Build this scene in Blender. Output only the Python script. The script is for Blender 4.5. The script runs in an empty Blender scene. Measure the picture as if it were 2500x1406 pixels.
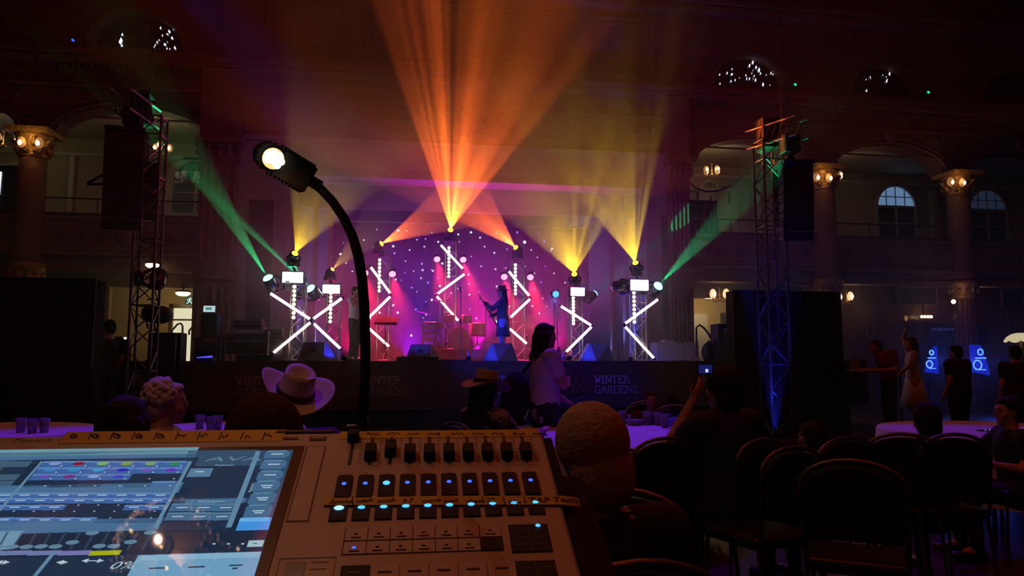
import bpy, bmesh, math, random
from mathutils import Vector, Matrix
V = Vector
random.seed(7)
sc = bpy.context.scene
COL = sc.collection
PI = math.pi
R_ = math.radians

# ------------------------------------------------------------------ camera, world, exposure
YAW, PITCH, FPX, CAMZ = R_(9.3), R_(5.6), 1805.0, 1.35
cam_d = bpy.data.cameras.new('camera'); cam = bpy.data.objects.new('camera', cam_d); COL.objects.link(cam)
cam_d.sensor_width = 36; cam_d.lens = 36 * FPX / 2500; cam_d.clip_start = .02; cam_d.clip_end = 200
cam.location = (0, 0, CAMZ); cam.rotation_euler = (PI / 2 + PITCH, 0, -YAW)
sc.camera = cam
w = bpy.data.worlds.new('night'); sc.world = w; w.use_nodes = True
w.node_tree.nodes['Background'].inputs[0].default_value = (.004, .0035, .006, 1)
w.node_tree.nodes['Background'].inputs[1].default_value = .3
sc.view_settings.view_transform = 'Standard'; sc.view_settings.look = 'None'
sc.view_settings.gamma = 1; sc.view_settings.exposure = 0; sc.view_settings.use_curve_mapping = False
cy = sc.cycles
cy.use_denoising = True
try: cy.denoiser = 'OPENIMAGEDENOISE'
except Exception: pass
cy.use_adaptive_sampling = True; cy.adaptive_threshold = .045; cy.adaptive_min_samples = 16
cy.max_bounces = 4; cy.diffuse_bounces = 2; cy.glossy_bounces = 2; cy.transmission_bounces = 4
cy.volume_bounces = 0; cy.transparent_max_bounces = 8
cy.sample_clamp_indirect = .6; cy.sample_clamp_direct = 0
cy.caustics_reflective = False; cy.caustics_refractive = False
cy.volume_step_rate = 4; cy.volume_max_steps = 64

# ------------------------------------------------------------------ measuring helpers
_F = V((math.sin(YAW) * math.cos(PITCH), math.cos(YAW) * math.cos(PITCH), math.sin(PITCH)))
_R = V((math.cos(YAW), -math.sin(YAW), 0)); _U = _R.cross(_F); CAM = V((0, 0, CAMZ))
def ray(px, py): return _F * FPX + _R * (px - 1250) + _U * (703 - py)
def at(px, py, Y):
    d = ray(px, py); return CAM + d * (Y / d.y)
def atz(px, py, Z):
    d = ray(px, py); return CAM + d * ((Z - CAMZ) / d.z)
def atd(px, py, dep): return CAM + ray(px, py) * (dep / FPX)

# ------------------------------------------------------------------ materials
MATS = {}
def mat(name, col, rough=.6, metal=0, emit=None, es=1, var=.12, scale=30, bump=0, bd=.03, coat=0, sheen=0, trans=0, spec=.5, nosample=False, kind='noise'):
    if name in MATS: return MATS[name]
    m = bpy.data.materials.new(name); m.use_nodes = True; nt = m.node_tree; N = nt.nodes; L = nt.links
    b = N['Principled BSDF']
    b.inputs['Base Color'].default_value = (*col, 1); b.inputs['Roughness'].default_value = rough; b.inputs['Metallic'].default_value = metal
    if emit is not None:
        b.inputs['Emission Color'].default_value = (*emit, 1); b.inputs['Emission Strength'].default_value = es
    b.inputs['Specular IOR Level'].default_value = spec; b.inputs['Coat Weight'].default_value = coat; b.inputs['Coat Roughness'].default_value = .03
    if sheen: b.inputs['Sheen Weight'].default_value = sheen
    if trans: b.inputs['Transmission Weight'].default_value = trans
    if var or bump:
        tc = N.new('ShaderNodeTexCoord')
        if kind == 'voronoi':
            t = N.new('ShaderNodeTexVoronoi'); t.feature = 'SMOOTH_F1'; t.inputs['Scale'].default_value = scale; fac = t.outputs['Distance']
        elif kind == 'magic':
            t = N.new('ShaderNodeTexMagic'); t.turbulence_depth = 3; t.inputs['Scale'].default_value = scale; fac = t.outputs['Fac'] if 'Fac' in t.outputs else t.outputs[1]
        else:
            t = N.new('ShaderNodeTexNoise'); t.inputs['Scale'].default_value = scale; t.inputs['Detail'].default_value = 3; fac = t.outputs['Fac']
        L.new(tc.outputs['Object'], t.inputs['Vector'])
        if var:
            mx = N.new('ShaderNodeMix'); mx.data_type = 'RGBA'; mx.blend_type = 'MULTIPLY'; mx.inputs[0].default_value = 1
            r = N.new('ShaderNodeMapRange'); r.inputs['To Min'].default_value = 1 - var; r.inputs['To Max'].default_value = 1 + var
            L.new(fac, r.inputs['Value']); mx.inputs[6].default_value = (*col, 1); L.new(r.outputs[0], mx.inputs[7]); L.new(mx.outputs[2], b.inputs['Base Color'])
        if bump:
            bp = N.new('ShaderNodeBump'); bp.inputs['Strength'].default_value = bump; bp.inputs['Distance'].default_value = bd
            L.new(fac, bp.inputs['Height']); L.new(bp.outputs[0], b.inputs['Normal'])
    if nosample: m.cycles.emission_sampling = 'NONE'
    MATS[name] = m; return m
def glow(name, col, s, sample=False): return mat(name, (.02, .02, .02), .4, emit=col, es=s, var=0, nosample=not sample)

BLACK = mat('black paint', (.008, .008, .009), .55, var=.3)
BLACKGLOSS = mat('black plastic', (.01, .01, .011), .3, var=.2)
RUBBER = mat('rubber', (.006, .006, .006), .8)
ALU = mat('brushed aluminium', (.26, .26, .27), .4, .9, var=.1, scale=60)
DARKALU = mat('dark truss metal', (.25, .26, .28), .35, .9, var=.1)
CHROME = mat('chrome', (.7, .7, .7), .15, 1)
BRASS = mat('old brass', (.35, .2, .07), .35, .8)
PLASTER = mat('painted plaster relief', (.16, .075, .045), .7, bump=.9, scale=3.2, kind='voronoi', var=.35)
PLASTER2 = mat('smooth painted plaster', (.2, .1, .065), .7, bump=.15, scale=8, var=.2)
PROSC = mat('pale proscenium paint', (.3, .25, .26), .65, bump=.08, scale=5, var=.1)
DARKPANEL = mat('dark brown panel', (.05, .03, .02), .5, var=.3)
GOLD = mat('gilded plaster', (.5, .3, .08), .45, .3, bump=.6, scale=14, kind='voronoi')
CREAM = mat('cream wall paint', (.55, .5, .36), .7, bump=.05, scale=6, var=.12)
WHITEP = mat('white gloss paint', (.7, .7, .66), .4, var=.05)
WOOD = mat('polished brown wood', (.16, .06, .025), .3, var=.4, scale=7)
FLOORW = mat('sprung dance floor', (.04, .022, .014), .3, var=.4, scale=5)
BLACKCLOTH = mat('black drape', (.006, .006, .007), .95, var=.3, scale=9)
STAGEBLK = mat('black stage deck', (.03, .026, .03), .35, var=.4, scale=6)
SKIN = mat('skin', (.55, .32, .22), .5, var=.1)
CLOTHW = mat('white tablecloth', (.75, .75, .78), .8, var=.06, scale=12, bump=.1)

# ------------------------------------------------------------------ mesh helpers
class MB:
    def __init__(s): s.bm = bmesh.new(); s.mi = 0
    def mark(s): return len(s.bm.faces)
    def _mi(s, fs):
        for f in fs: f.material_index = s.mi
    def quad(s, *p):
        f = s.bm.faces.new([s.bm.verts.new(q) for q in p]); f.material_index = s.mi; return f
    def hexa(s, b, t):
        vb = [s.bm.verts.new(q) for q in b]; vt = [s.bm.verts.new(q) for q in t]; n = len(b); fs = []
        fs.append(s.bm.faces.new(vb[::-1])); fs.append(s.bm.faces.new(vt))
        for i in range(n): fs.append(s.bm.faces.new((vb[i], vb[(i + 1) % n], vt[(i + 1) % n], vt[i])))
        s._mi(fs)
    def box(s, x0, x1, y0, y1, z0, z1, M=None):
        b = [V((x0, y0, z0)), V((x1, y0, z0)), V((x1, y1, z0)), V((x0, y1, z0))]
        t = [V((x0, y0, z1)), V((x1, y0, z1)), V((x1, y1, z1)), V((x0, y1, z1))]
        if M is not None: b = [M @ q for q in b]; t = [M @ q for q in t]
        s.hexa(b, t)
    def prism(s, pts, a, b, M=None, axis='z'):
        # pts 2D polygon extruded from a to b
        if axis == 'z': B = [V((x, y, a)) for x, y in pts]; T = [V((x, y, b)) for x, y in pts]
        elif axis == 'y': B = [V((x, a, z)) for x, z in pts]; T = [V((x, b, z)) for x, z in pts]
        else: B = [V((a, y, z)) for y, z in pts]; T = [V((b, y, z)) for y, z in pts]
        if M is not None: B = [M @ q for q in B]; T = [M @ q for q in T]
        s.hexa(B, T)
    def tube(s, p, q, r, n=8, r2=None):
        p, q = V(p), V(q); d = q - p
        if d.length < 1e-6: return
        a = d.normalized().orthogonal().normalized(); b = d.normalized().cross(a); r2 = r if r2 is None else r2
        s.hexa([p + (a * math.cos(2 * PI * i / n) + b * math.sin(2 * PI * i / n)) * r for i in range(n)],
               [q + (a * math.cos(2 * PI * i / n) + b * math.sin(2 * PI * i / n)) * r2 for i in range(n)])
    def path(s, pts, r, n=8, closed=False):
        pts = [V(p) for p in pts]; rings = []; prev = None
        rr = r if isinstance(r, (list, tuple)) else [r] * len(pts)
        for i, p in enumerate(pts):
            d = (pts[(i + 1) % len(pts)] - pts[i - 1]) if closed else (pts[min(i + 1, len(pts) - 1)] - pts[max(i - 1, 0)])
            d.normalize()
            a = d.orthogonal().normalized() if prev is None else (prev - d * prev.dot(d)).normalized()
            prev = a; b = d.cross(a)
            rings.append([s.bm.verts.new(p + (a * math.cos(2 * PI * k / n) + b * math.sin(2 * PI * k / n)) * rr[i]) for k in range(n)])
        fs = []
        m = len(rings)
        for i in range(m if closed else m - 1):
            A, B = rings[i], rings[(i + 1) % m]
            for k in range(n): fs.append(s.bm.faces.new((A[k], A[(k + 1) % n], B[(k + 1) % n], B[k])))
        if not closed: fs.append(s.bm.faces.new(rings[0][::-1])); fs.append(s.bm.faces.new(rings[-1]))
        for f in fs: f.smooth = True
        s._mi(fs)
    def lathe(s, prof, n=20, M=None, sx=1, sy=1, a0=0, smooth=True):
        rings = []
        for r, z in prof:
            rings.append([s.bm.verts.new((M or Matrix()) @ V((r * math.cos(a0 + 2 * PI * k / n) * sx, r * math.sin(a0 + 2 * PI * k / n) * sy, z))) for k in range(n)])
        fs = []
        for A, B in zip(rings, rings[1:]):
            for k in range(n): fs.append(s.bm.faces.new((A[k], A[(k + 1) % n], B[(k + 1) % n], B[k])))
        if prof[0][0] > 1e-5: fs.append(s.bm.faces.new(rings[0][::-1]))
        if prof[-1][0] > 1e-5: fs.append(s.bm.faces.new(rings[-1]))
        for f in fs: f.smooth = smooth
        s._mi(fs)
    def ball(s, c, rx, ry=None, rz=None, n=12, M=None):
        ry = rx if ry is None else ry; rz = rx if rz is None else rz
        T = Matrix.Translation(V(c)) @ (M or Matrix()) @ Matrix.Diagonal((rx, ry, rz, 1))
        r = bmesh.ops.create_uvsphere(s.bm, u_segments=n, v_segments=max(6, n * 2 // 3), radius=1, matrix=T)
        fs = set(f for v in r['verts'] for f in v.link_faces)
        for f in fs: f.smooth = True
        s._mi(fs)
    def capsule(s, p, q, r1, r2, n=12, flat=1.0, side=None):
        p, q = V(p), V(q); d = (q - p); L = d.length
        if L < 1e-6: s.ball(p, r1); return
        d.normalize()
        if side is not None:
            a = V(side); a = (a - d * a.dot(d)).normalized()
        else: a = d.orthogonal().normalized()
        b = d.cross(a); prof = []
        for k in range(5): t = PI / 2 * k / 4; prof.append((r1 * math.sin(t), -r1 * math.cos(t)))
        for k in range(5): t = PI / 2 * k / 4; prof.append((r2 * math.cos(t), L + r2 * math.sin(t)))
        M = Matrix(((a.x, b.x, d.x, p.x), (a.y, b.y, d.y, p.y), (a.z, b.z, d.z, p.z), (0, 0, 0, 1)))
        prof[0] = (1e-4, prof[0][1]); prof[-1] = (1e-4, prof[-1][1])
        s.lathe(prof, n, M, 1, flat)
    def build(s, name, mats, parent=None, M=None, bevel=0, seg=2, smooth=None):
        bmesh.ops.remove_doubles(s.bm, verts=s.bm.verts, dist=1e-6)
        me = bpy.data.meshes.new(name); s.bm.to_mesh(me); s.bm.free()
        for m in (mats if isinstance(mats, (list, tuple)) else [mats]): me.materials.append(m)
        if smooth is not None:
            for p in me.polygons: p.use_smooth = smooth
        o = bpy.data.objects.new(name, me); COL.objects.link(o)
        if parent is not None: o.parent = parent
        if M is not None: o.matrix_local = M
        if bevel:
            b = o.modifiers.new('bevel', 'BEVEL'); b.width = bevel; b.segments = seg; b.limit_method = 'ANGLE'
        return o
def tag(o, label=None, cat=None, group=None, kind=None):
    if label: o['label'] = label
    if cat: o['category'] = cat
    if group: o['group'] = group
    if kind: o['kind'] = kind
    return o
def thing(name, label, cat, loc=(0, 0, 0), rz=0, group=None, M=None):
    o = bpy.data.objects.new(name, None); COL.objects.link(o); o.empty_display_size = .1
    if M is not None: o.matrix_world = M
    else: o.location = loc; o.rotation_euler = (0, 0, rz)
    return tag(o, label, cat, group)
def struct(mb, name, m, label=None, **k):
    o = mb.build(name, m, **k); o['kind'] = 'structure'
    if label: o['label'] = label
    return o
def copy_tree(o, parent=None):
    c = o.copy(); COL.objects.link(c)
    if parent is not None: c.parent = parent
    for ch in list(o.children): copy_tree(ch, c)
    return c
def frame(o, z, x=None):
    # matrix whose Z looks along z
    z = V(z).normalized(); x = V(x) if x is not None else z.orthogonal()
    x = (x - z * x.dot(z)).normalized(); y = z.cross(x); o = V(o)
    return Matrix(((x.x, y.x, z.x, o.x), (x.y, y.y, z.y, o.y), (x.z, y.z, z.z, o.z), (0, 0, 0, 1)))
def lamp(name, kind, loc, power, col, size=.05, direction=None, angle=40, blend=.2, label=None, parent=None):
    l = bpy.data.lights.new(name, kind); l.energy = power; l.color = col
    if kind == 'AREA': l.size = size
    else: l.shadow_soft_size = size
    if kind == 'SPOT': l.spot_size = R_(angle); l.spot_blend = blend
    o = bpy.data.objects.new(name, l); COL.objects.link(o)
    o.location = loc
    if direction is not None: o.rotation_euler = V(direction).to_track_quat('-Z', 'Y').to_euler()
    return o
def gobo(o, kind, scale=14, seed=0, lo=.25, hi=.6, floor=0.0, rot=0):
    l = o.data; l.use_nodes = True; nt = l.node_tree; N = nt.nodes; L = nt.links
    em = N['Emission']; tc = N.new('ShaderNodeTexCoord'); sp = N.new('ShaderNodeSeparateXYZ'); L.new(tc.outputs['Normal'], sp.inputs[0])
    dx = N.new('ShaderNodeMath'); dx.operation = 'DIVIDE'; L.new(sp.outputs[0], dx.inputs[0]); L.new(sp.outputs[2], dx.inputs[1])
    dy = N.new('ShaderNodeMath'); dy.operation = 'DIVIDE'; L.new(sp.outputs[1], dy.inputs[0]); L.new(sp.outputs[2], dy.inputs[1])
    cb = N.new('ShaderNodeCombineXYZ'); L.new(dx.outputs[0], cb.inputs[0]); L.new(dy.outputs[0], cb.inputs[1]); cb.inputs[2].default_value = seed
    mp = N.new('ShaderNodeMapRange'); mp.interpolation_type = 'SMOOTHSTEP'
    if kind == 'dots':      # prism of pencil beams
        t = N.new('ShaderNodeTexVoronoi'); t.inputs['Scale'].default_value = scale; L.new(cb.outputs[0], t.inputs['Vector'])
        mp.inputs['From Min'].default_value = hi; mp.inputs['From Max'].default_value = lo; L.new(t.outputs['Distance'], mp.inputs['Value'])
    elif kind == 'rays':    # line gobo: a fan of thin sheets of light
        st = N.new('ShaderNodeVectorMath'); st.operation = 'MULTIPLY'; st.inputs[1].default_value = (1, .06, 1); L.new(cb.outputs[0], st.inputs[0])
        t = N.new('ShaderNodeTexNoise'); t.inputs['Scale'].default_value = scale; t.inputs['Detail'].default_value = 3; t.inputs['Roughness'].default_value = .65; L.new(st.outputs[0], t.inputs['Vector'])
        mp.inputs['From Min'].default_value = lo; mp.inputs['From Max'].default_value = hi; L.new(t.outputs['Fac'], mp.inputs['Value'])
    else:                   # broken glass breakup
        t = N.new('ShaderNodeTexNoise'); t.inputs['Scale'].default_value = scale; t.inputs['Detail'].default_value = 4; L.new(cb.outputs[0], t.inputs['Vector'])
        mp.inputs['From Min'].default_value = lo; mp.inputs['From Max'].default_value = hi; L.new(t.outputs['Fac'], mp.inputs['Value'])
    mp.inputs['To Min'].default_value = floor; mp.inputs['To Max'].default_value = 1
    L.new(mp.outputs[0], em.inputs['Strength'])
    return o

# ------------------------------------------------------------------ haze in the hall (real scattering air)
def haze(name, x0, x1, y0, y1, z0, z1, dens, g=.2, label='thin patchy stage smoke hanging in the air of the hall'):
    mb = MB(); mb.box(x0, x1, y0, y1, z0, z1)
    m = bpy.data.materials.new(name); m.use_nodes = True; nt = m.node_tree; nt.nodes.clear(); N = nt.nodes; L = nt.links
    out = N.new('ShaderNodeOutputMaterial'); vs = N.new('ShaderNodeVolumeScatter')
    vs.inputs['Anisotropy'].default_value = g
    tc = N.new('ShaderNodeTexCoord'); t = N.new('ShaderNodeTexNoise'); t.inputs['Scale'].default_value = .42; t.inputs['Detail'].default_value = 2.5; t.inputs['Distortion'].default_value = .4
    L.new(tc.outputs['Object'], t.inputs['Vector'])
    r = N.new('ShaderNodeMapRange'); r.inputs['From Min'].default_value = .36; r.inputs['From Max'].default_value = .66; r.inputs['To Min'].default_value = dens * .3; r.inputs['To Max'].default_value = dens * 1.9
    L.new(t.outputs['Fac'], r.inputs['Value'])
    sx = N.new('ShaderNodeSeparateXYZ'); L.new(tc.outputs['Object'], sx.inputs[0])
    hz = N.new('ShaderNodeMapRange'); hz.inputs['From Min'].default_value = 4.1; hz.inputs['From Max'].default_value = 6.0; hz.inputs['To Min'].default_value = 1.0; hz.inputs['To Max'].default_value = .1
    L.new(sx.outputs[2], hz.inputs['Value'])
    mu = N.new('ShaderNodeMath'); mu.operation = 'MULTIPLY'; L.new(r.outputs[0], mu.inputs[0]); L.new(hz.outputs[0], mu.inputs[1]); yz = N.new('ShaderNodeMapRange'); yz.inputs['From Min'].default_value = 17.2; yz.inputs['From Max'].default_value = 18.8; yz.inputs['To Min'].default_value = 1.0; yz.inputs['To Max'].default_value = 2.6
    L.new(sx.outputs[1], yz.inputs['Value']); m2 = N.new('ShaderNodeMath'); m2.operation = 'MULTIPLY'; L.new(mu.outputs[0], m2.inputs[0]); L.new(yz.outputs[0], m2.inputs[1]); L.new(m2.outputs[0], vs.inputs['Density'])
    L.new(vs.outputs[0], out.inputs['Volume'])
    o = mb.build(name, m); tag(o, label, 'haze', kind='stuff'); return o
haze('stage_haze', -9.5, 16, 10.5, 21.95, .02, 12.5, .028)

# ================================================================== THE HALL
YF = 20.0            # face of the arcade and proscenium wall
XL, XR, YB, YN = -14.5, 25.0, 23.8, -6.0
mb = MB(); mb.box(XL, XR, YN, 26, -.3, 0); struct(mb, 'floor', FLOORW)
mb = MB(); mb.box(XL, XR, YN, 26, 13.0, 13.3); struct(mb, 'ceiling', PLASTER)
mb = MB(); mb.box(XL - .3, XL, YN, 26, 0, 13.3); struct(mb, 'wall_left', PLASTER)
mb = MB(); mb.box(XR, XR + .3, YN, 26, 0, 13.3); struct(mb, 'wall_right', PLASTER)
mb = MB(); mb.box(XL, XR, YN - .3, YN, 0, 13.3); struct(mb, 'wall_near', PLASTER)

COLS_L = [-13.5, -8.97, -4.4]; COLS_R = [8.3, 12.72, 17.25, 21.8]
def strips(mb, x0, x1, bot, top, n, y0=YF, y1=YF + .6):
    for i in range(n):
        a = x0 + (x1 - x0) * i / n; b = x0 + (x1 - x0) * (i + 1) / n
        pa, pb, ta, tb = bot(a), bot(b), top(a), top(b)
        if max(ta - pa, tb - pb) < 1e-4: continue
        mb.hexa([V((a, y0, pa)), V((b, y0, pb)), V((b, y1, pb)), V((a, y1, pa))], [V((a, y0, ta)), V((b, y0, tb)), V((b, y1, tb)), V((a, y1, ta))])
def ell(c, hw, z, rise): return lambda x: z + rise * math.sqrt(max(0, 1 - ((x - c) / hw) ** 2))
SPR, CRN = 7.12, .78
def arcade(name, cols, half):
    mb = MB()
    for a, b in zip(cols, cols[1:]):
        c = (a + b) / 2; hw = (b - a) / 2 - .42
        strips(mb, a, a + .42, lambda x: SPR, lambda x: 9.25, 1); strips(mb, b - .42, b, lambda x: SPR, lambda x: 9.25, 1)
        strips(mb, c - hw, c + hw, ell(c, hw, SPR, CRN), lambda x: 9.25, 28)
        # upper storey with a half-round lunette opening
        lw = 1.15
        up = ell(c, lw, 9.5, .98); strips(mb, a, c - lw, lambda x: 9.25, lambda x: 13, 1); strips(mb, c + lw, b, lambda x: 9.25, lambda x: 13, 1)
        strips(mb, c - lw, c + lw, up, lambda x: 13, 24); strips(mb, c - lw, c + lw, lambda x: 9.25, lambda x: 9.5, 1)
        strips(mb, c - hw - .0, c + hw, lambda x: 4.98 - .9, lambda x: 4.98, 1, YF + .05, YF + .2)
    return struct(mb, name, PLASTER)
arcade('wall_back_left', COLS_L, 0); arcade('wall_back_right', COLS_R, 0)
# proscenium wall: header and jambs around the stage opening
OX0, OX1, OZ = -2.55, 7.2, 6.25
mb = MB(); mb.box(-4.4, 8.3, YF, YF + .6, 7.25, 13)
struct(mb, 'wall_back_centre', PLASTER2)
mb = MB(); mb.box(-4.0, 8.0, YF - .02, YF + .6, OZ, 7.25); mb.box(-4.0, OX0, YF - .02, YF + .6, 0, OZ); mb.box(OX1, 8.0, YF - .02, YF + .6, 0, OZ)
struct(mb, 'wall_proscenium', PROSC)
# mouldings: picture-frame around the opening, cornices, string courses
mb = MB()
for (x0, x1, z0, z1, d) in ((-2.95, -2.82, 1.3, 6.6, .06), (7.42, 7.55, 1.3, 6.6, .06), (-2.95, 7.55, 6.5, 6.62, .06), (OX0, OX0 + .06, 1.3, OZ, .1), (OX1 - .06, OX1, 1.3, OZ, .1), (OX0, OX1, OZ, OZ + .08, .1), (-3.95, 7.95, 7.18, 7.3, .1)):
    mb.box(x0, x1, YF - d, YF, z0, z1)
struct(mb, 'trim_1', PROSC)
mb = MB(); mb.box(-3.72, -3.1, YF - .05, YF - .02, 2.2, 5.55); mb.box(7.6, 7.92, YF - .05, YF - .02, 2.2, 5.5); struct(mb, 'trim_2', DARKPANEL)
mb = MB()
for z, h, d in ((8.95, .12, .35), (9.1, .1, .45), (9.25, .08, .3), (8.35, .06, .1), (11.6, .15, .35), (11.8, .1, .45), (7.55, .05, .06)):
    for a, b in ((XL, -3.9), (-3.9, 7.8), (7.8, XR)):
        mb.box(a, b, YF - d, YF, z, z + h)
struct(mb, 'trim_3', PLASTER2)
# arch mouldings and spandrel relief
mb = MB()
for cols in (COLS_L, COLS_R):
    for a, b in zip(cols, cols[1:]):
        c = (a + b) / 2; hw = (b - a) / 2 - .42
        for dz, r in ((.09, .05), (.24, .035)):
            mb.path([(c - (hw + dz) * math.cos(t), YF - .03, SPR + (CRN + dz) * math.sin(t)) for t in [PI * k / 28 for k in range(29)]], r, 6)
        mb.ball((c, YF - .05, SPR + CRN + .28), .16, .1, .22, 10)
        for s in (-1, 1):
            for k in range(3):
                x = c + s * (hw - .1 - .5 * k); z = SPR + CRN + .25 + (.12 if k % 2 else 0)
                mb.path([(x + .15 * (1 - q / 16) * math.cos(q * .7) * s, YF - .03, z + .15 * (1 - q / 16) * math.sin(q * .7)) for q in range(15)], .025, 6)
        for k in range(30):      # dentils under the cornice
            x = a + (b - a) * (k + .5) / 30; mb.box(x - .035, x + .035, YF - .2, YF, 8.82, 8.95)
        # lunette surround
        mb.path([(c - 1.22 * math.cos(t), YF - .03, 9.5 + 1.05 * math.sin(t)) for t in [PI * k / 24 for k in range(25)]], .06, 6)
struct(mb, 'trim_4', PLASTER2)
# upper panels over the proscenium
mb = MB()
for x0, x1 in ((-3.6, -1.2), (-.8, 5.2), (5.6, 7.5)):
    for r in (.0, .18):
        pts = [(x0 + r, YF - .03, 9.7 + r), (x1 - r, YF - .03, 9.7 + r), (x1 - r, YF - .03, 11.3 - r), (x0 + r, YF - .03, 11.3 - r)]
        for i in range(4): mb.tube(pts[i], pts[(i + 1) % 4], .04, 6)
for k in range(18):
    x = -3.5 + k * .65
    mb.path([(x + .2 * (1 - q / 18) * math.cos(q * .7), YF - .02, 8.0 + .2 * (1 - q / 18) * math.sin(q * .7)) for q in range(16)], .03, 6)
struct(mb, 'trim_5', PLASTER2)
# pilasters and columns, each its own
def column(x, r=.34, kind='round', cap=GOLD, y=YF - .05):
    root = bpy.data.objects.new('column', None); COL.objects.link(root); root.location = (x, y, 0); root['kind'] = 'structure'
    # ground floor shaft (fluted) + capital, parapet pedestal, upper shaft + capital
    mb = MB(); n = 40
    prof = [(r * 1.25, 0), (r * 1.25, .12), (r * 1.05, .2), (r, .3), (r * .97, 2.2), (r * .93, 3.2)]
    rings = []
    for R, z in prof:
        rings.append([mb.bm.verts.new((R * (1 - .05 * (k % 2)) * math.cos(2 * PI * k / n), R * (1 - .05 * (k % 2)) * math.sin(2 * PI * k / n), z)) for k in range(n)])
    for A, B in zip(rings, rings[1:]):
        for k in range(n): mb.bm.faces.new((A[k], A[(k + 1) % n], B[(k + 1) % n], B[k]))
    mb.build('lower_shaft', WOOD, root)
    mb = MB(); mb.lathe([(r * .95, 3.2), (r * 1.05, 3.26), (r * 1.0, 3.32), (r * 1.1, 3.5), (r * 1.3, 3.62), (r * 1.35, 3.66), (r * 1.35, 3.74), (r * 1.2, 3.76)], 24)
    for k in range(12):
        a = 2 * PI * k / 12; mb.ball((r * 1.12 * math.cos(a), r * 1.12 * math.sin(a), 3.47), .05, .05, .09, 8)
    mb.build('lower_capital', GOLD, root)
    mb = MB(); mb.lathe([(r * 1.15, 3.76), (r * 1.15, 4.0), (r * 1.0, 4.1), (r * .97, 5.0), (r * .93, 6.0), (r * .9, 6.42)], 28); mb.build('upper_shaft', PLASTER2, root)
    mb = MB(); mb.lathe([(r * .92, 6.4), (r, 6.45), (r * .92, 6.5), (r, 6.6), (r * 1.2, 6.9), (r * 1.35, 7.0)], 24)
    for lv, rr, nn in ((6.62, 1.02, 8), (6.8, 1.12, 8)):
        for k in range(nn):
            a = 2 * PI * (k + (.5 if lv > 6.7 else 0)) / nn
            mb.path([(r * rr * math.cos(a), r * rr * math.sin(a), lv - .12), (r * (rr + .12) * math.cos(a), r * (rr + .12) * math.sin(a), lv), (r * (rr + .3) * math.cos(a), r * (rr + .3) * math.sin(a), lv + .04), (r * (rr + .26) * math.cos(a), r * (rr + .26) * math.sin(a), lv - .03)], [.05, .06, .04, .02], 6)
    mb.box(-r * 1.45, r * 1.45, -r * 1.45, r * 1.45, 7.0, 7.12)
    mb.build('upper_capital', cap, root)
    return root
for x in COLS_L[:-1] + COLS_R[1:]: column(x)
def pilaster(x0, x1):
    root = bpy.data.objects.new('pilaster', None); COL.objects.link(root); root.location = ((x0 + x1) / 2, YF, 0); root['kind'] = 'structure'
    h = (x1 - x0) / 2
    mb = MB(); mb.box(-h, h, -.35, .6, 0, 3.4); mb.box(-h * .92, h * .92, -.3, .6, 3.7, 6.5)
    mb.box(-h, h, -.35, .6, 7.1, 9.0)
    for k in range(5): xx = -h * .75 + k * h * 1.5 / 4; mb.tube((xx, -.31, 3.9), (xx, -.31, 6.4), .035, 6); mb.tube((xx, -.36, .4), (xx, -.36, 3.2), .035, 6)
    mb.build('shaft', PLASTER2, root)
    mb = MB(); mb.box(-h * 1.12, h * 1.12, -.45, .6, 3.4, 3.52); mb.box(-h * 1.05, h * 1.05, -.4, .6, 3.52, 3.7); mb.build('band', PLASTER2, root)
    mb = MB(); mb.box(-h * .95, h * .95, -.34, .6, 6.5, 6.95); mb.box(-h * 1.15, h * 1.15, -.5, .6, 6.95, 7.1)
    for k in range(5): xx = -h + k * h / 2; mb.ball((xx, -.4, 6.7), .07, .08, .13, 8); mb.ball((xx, -.46, 6.86), .08, .06, .05, 8)
    mb.build('capital', PLASTER2, root)
    return root
pilaster(-4.95, -3.95); pilaster(7.75, 8.4)

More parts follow.
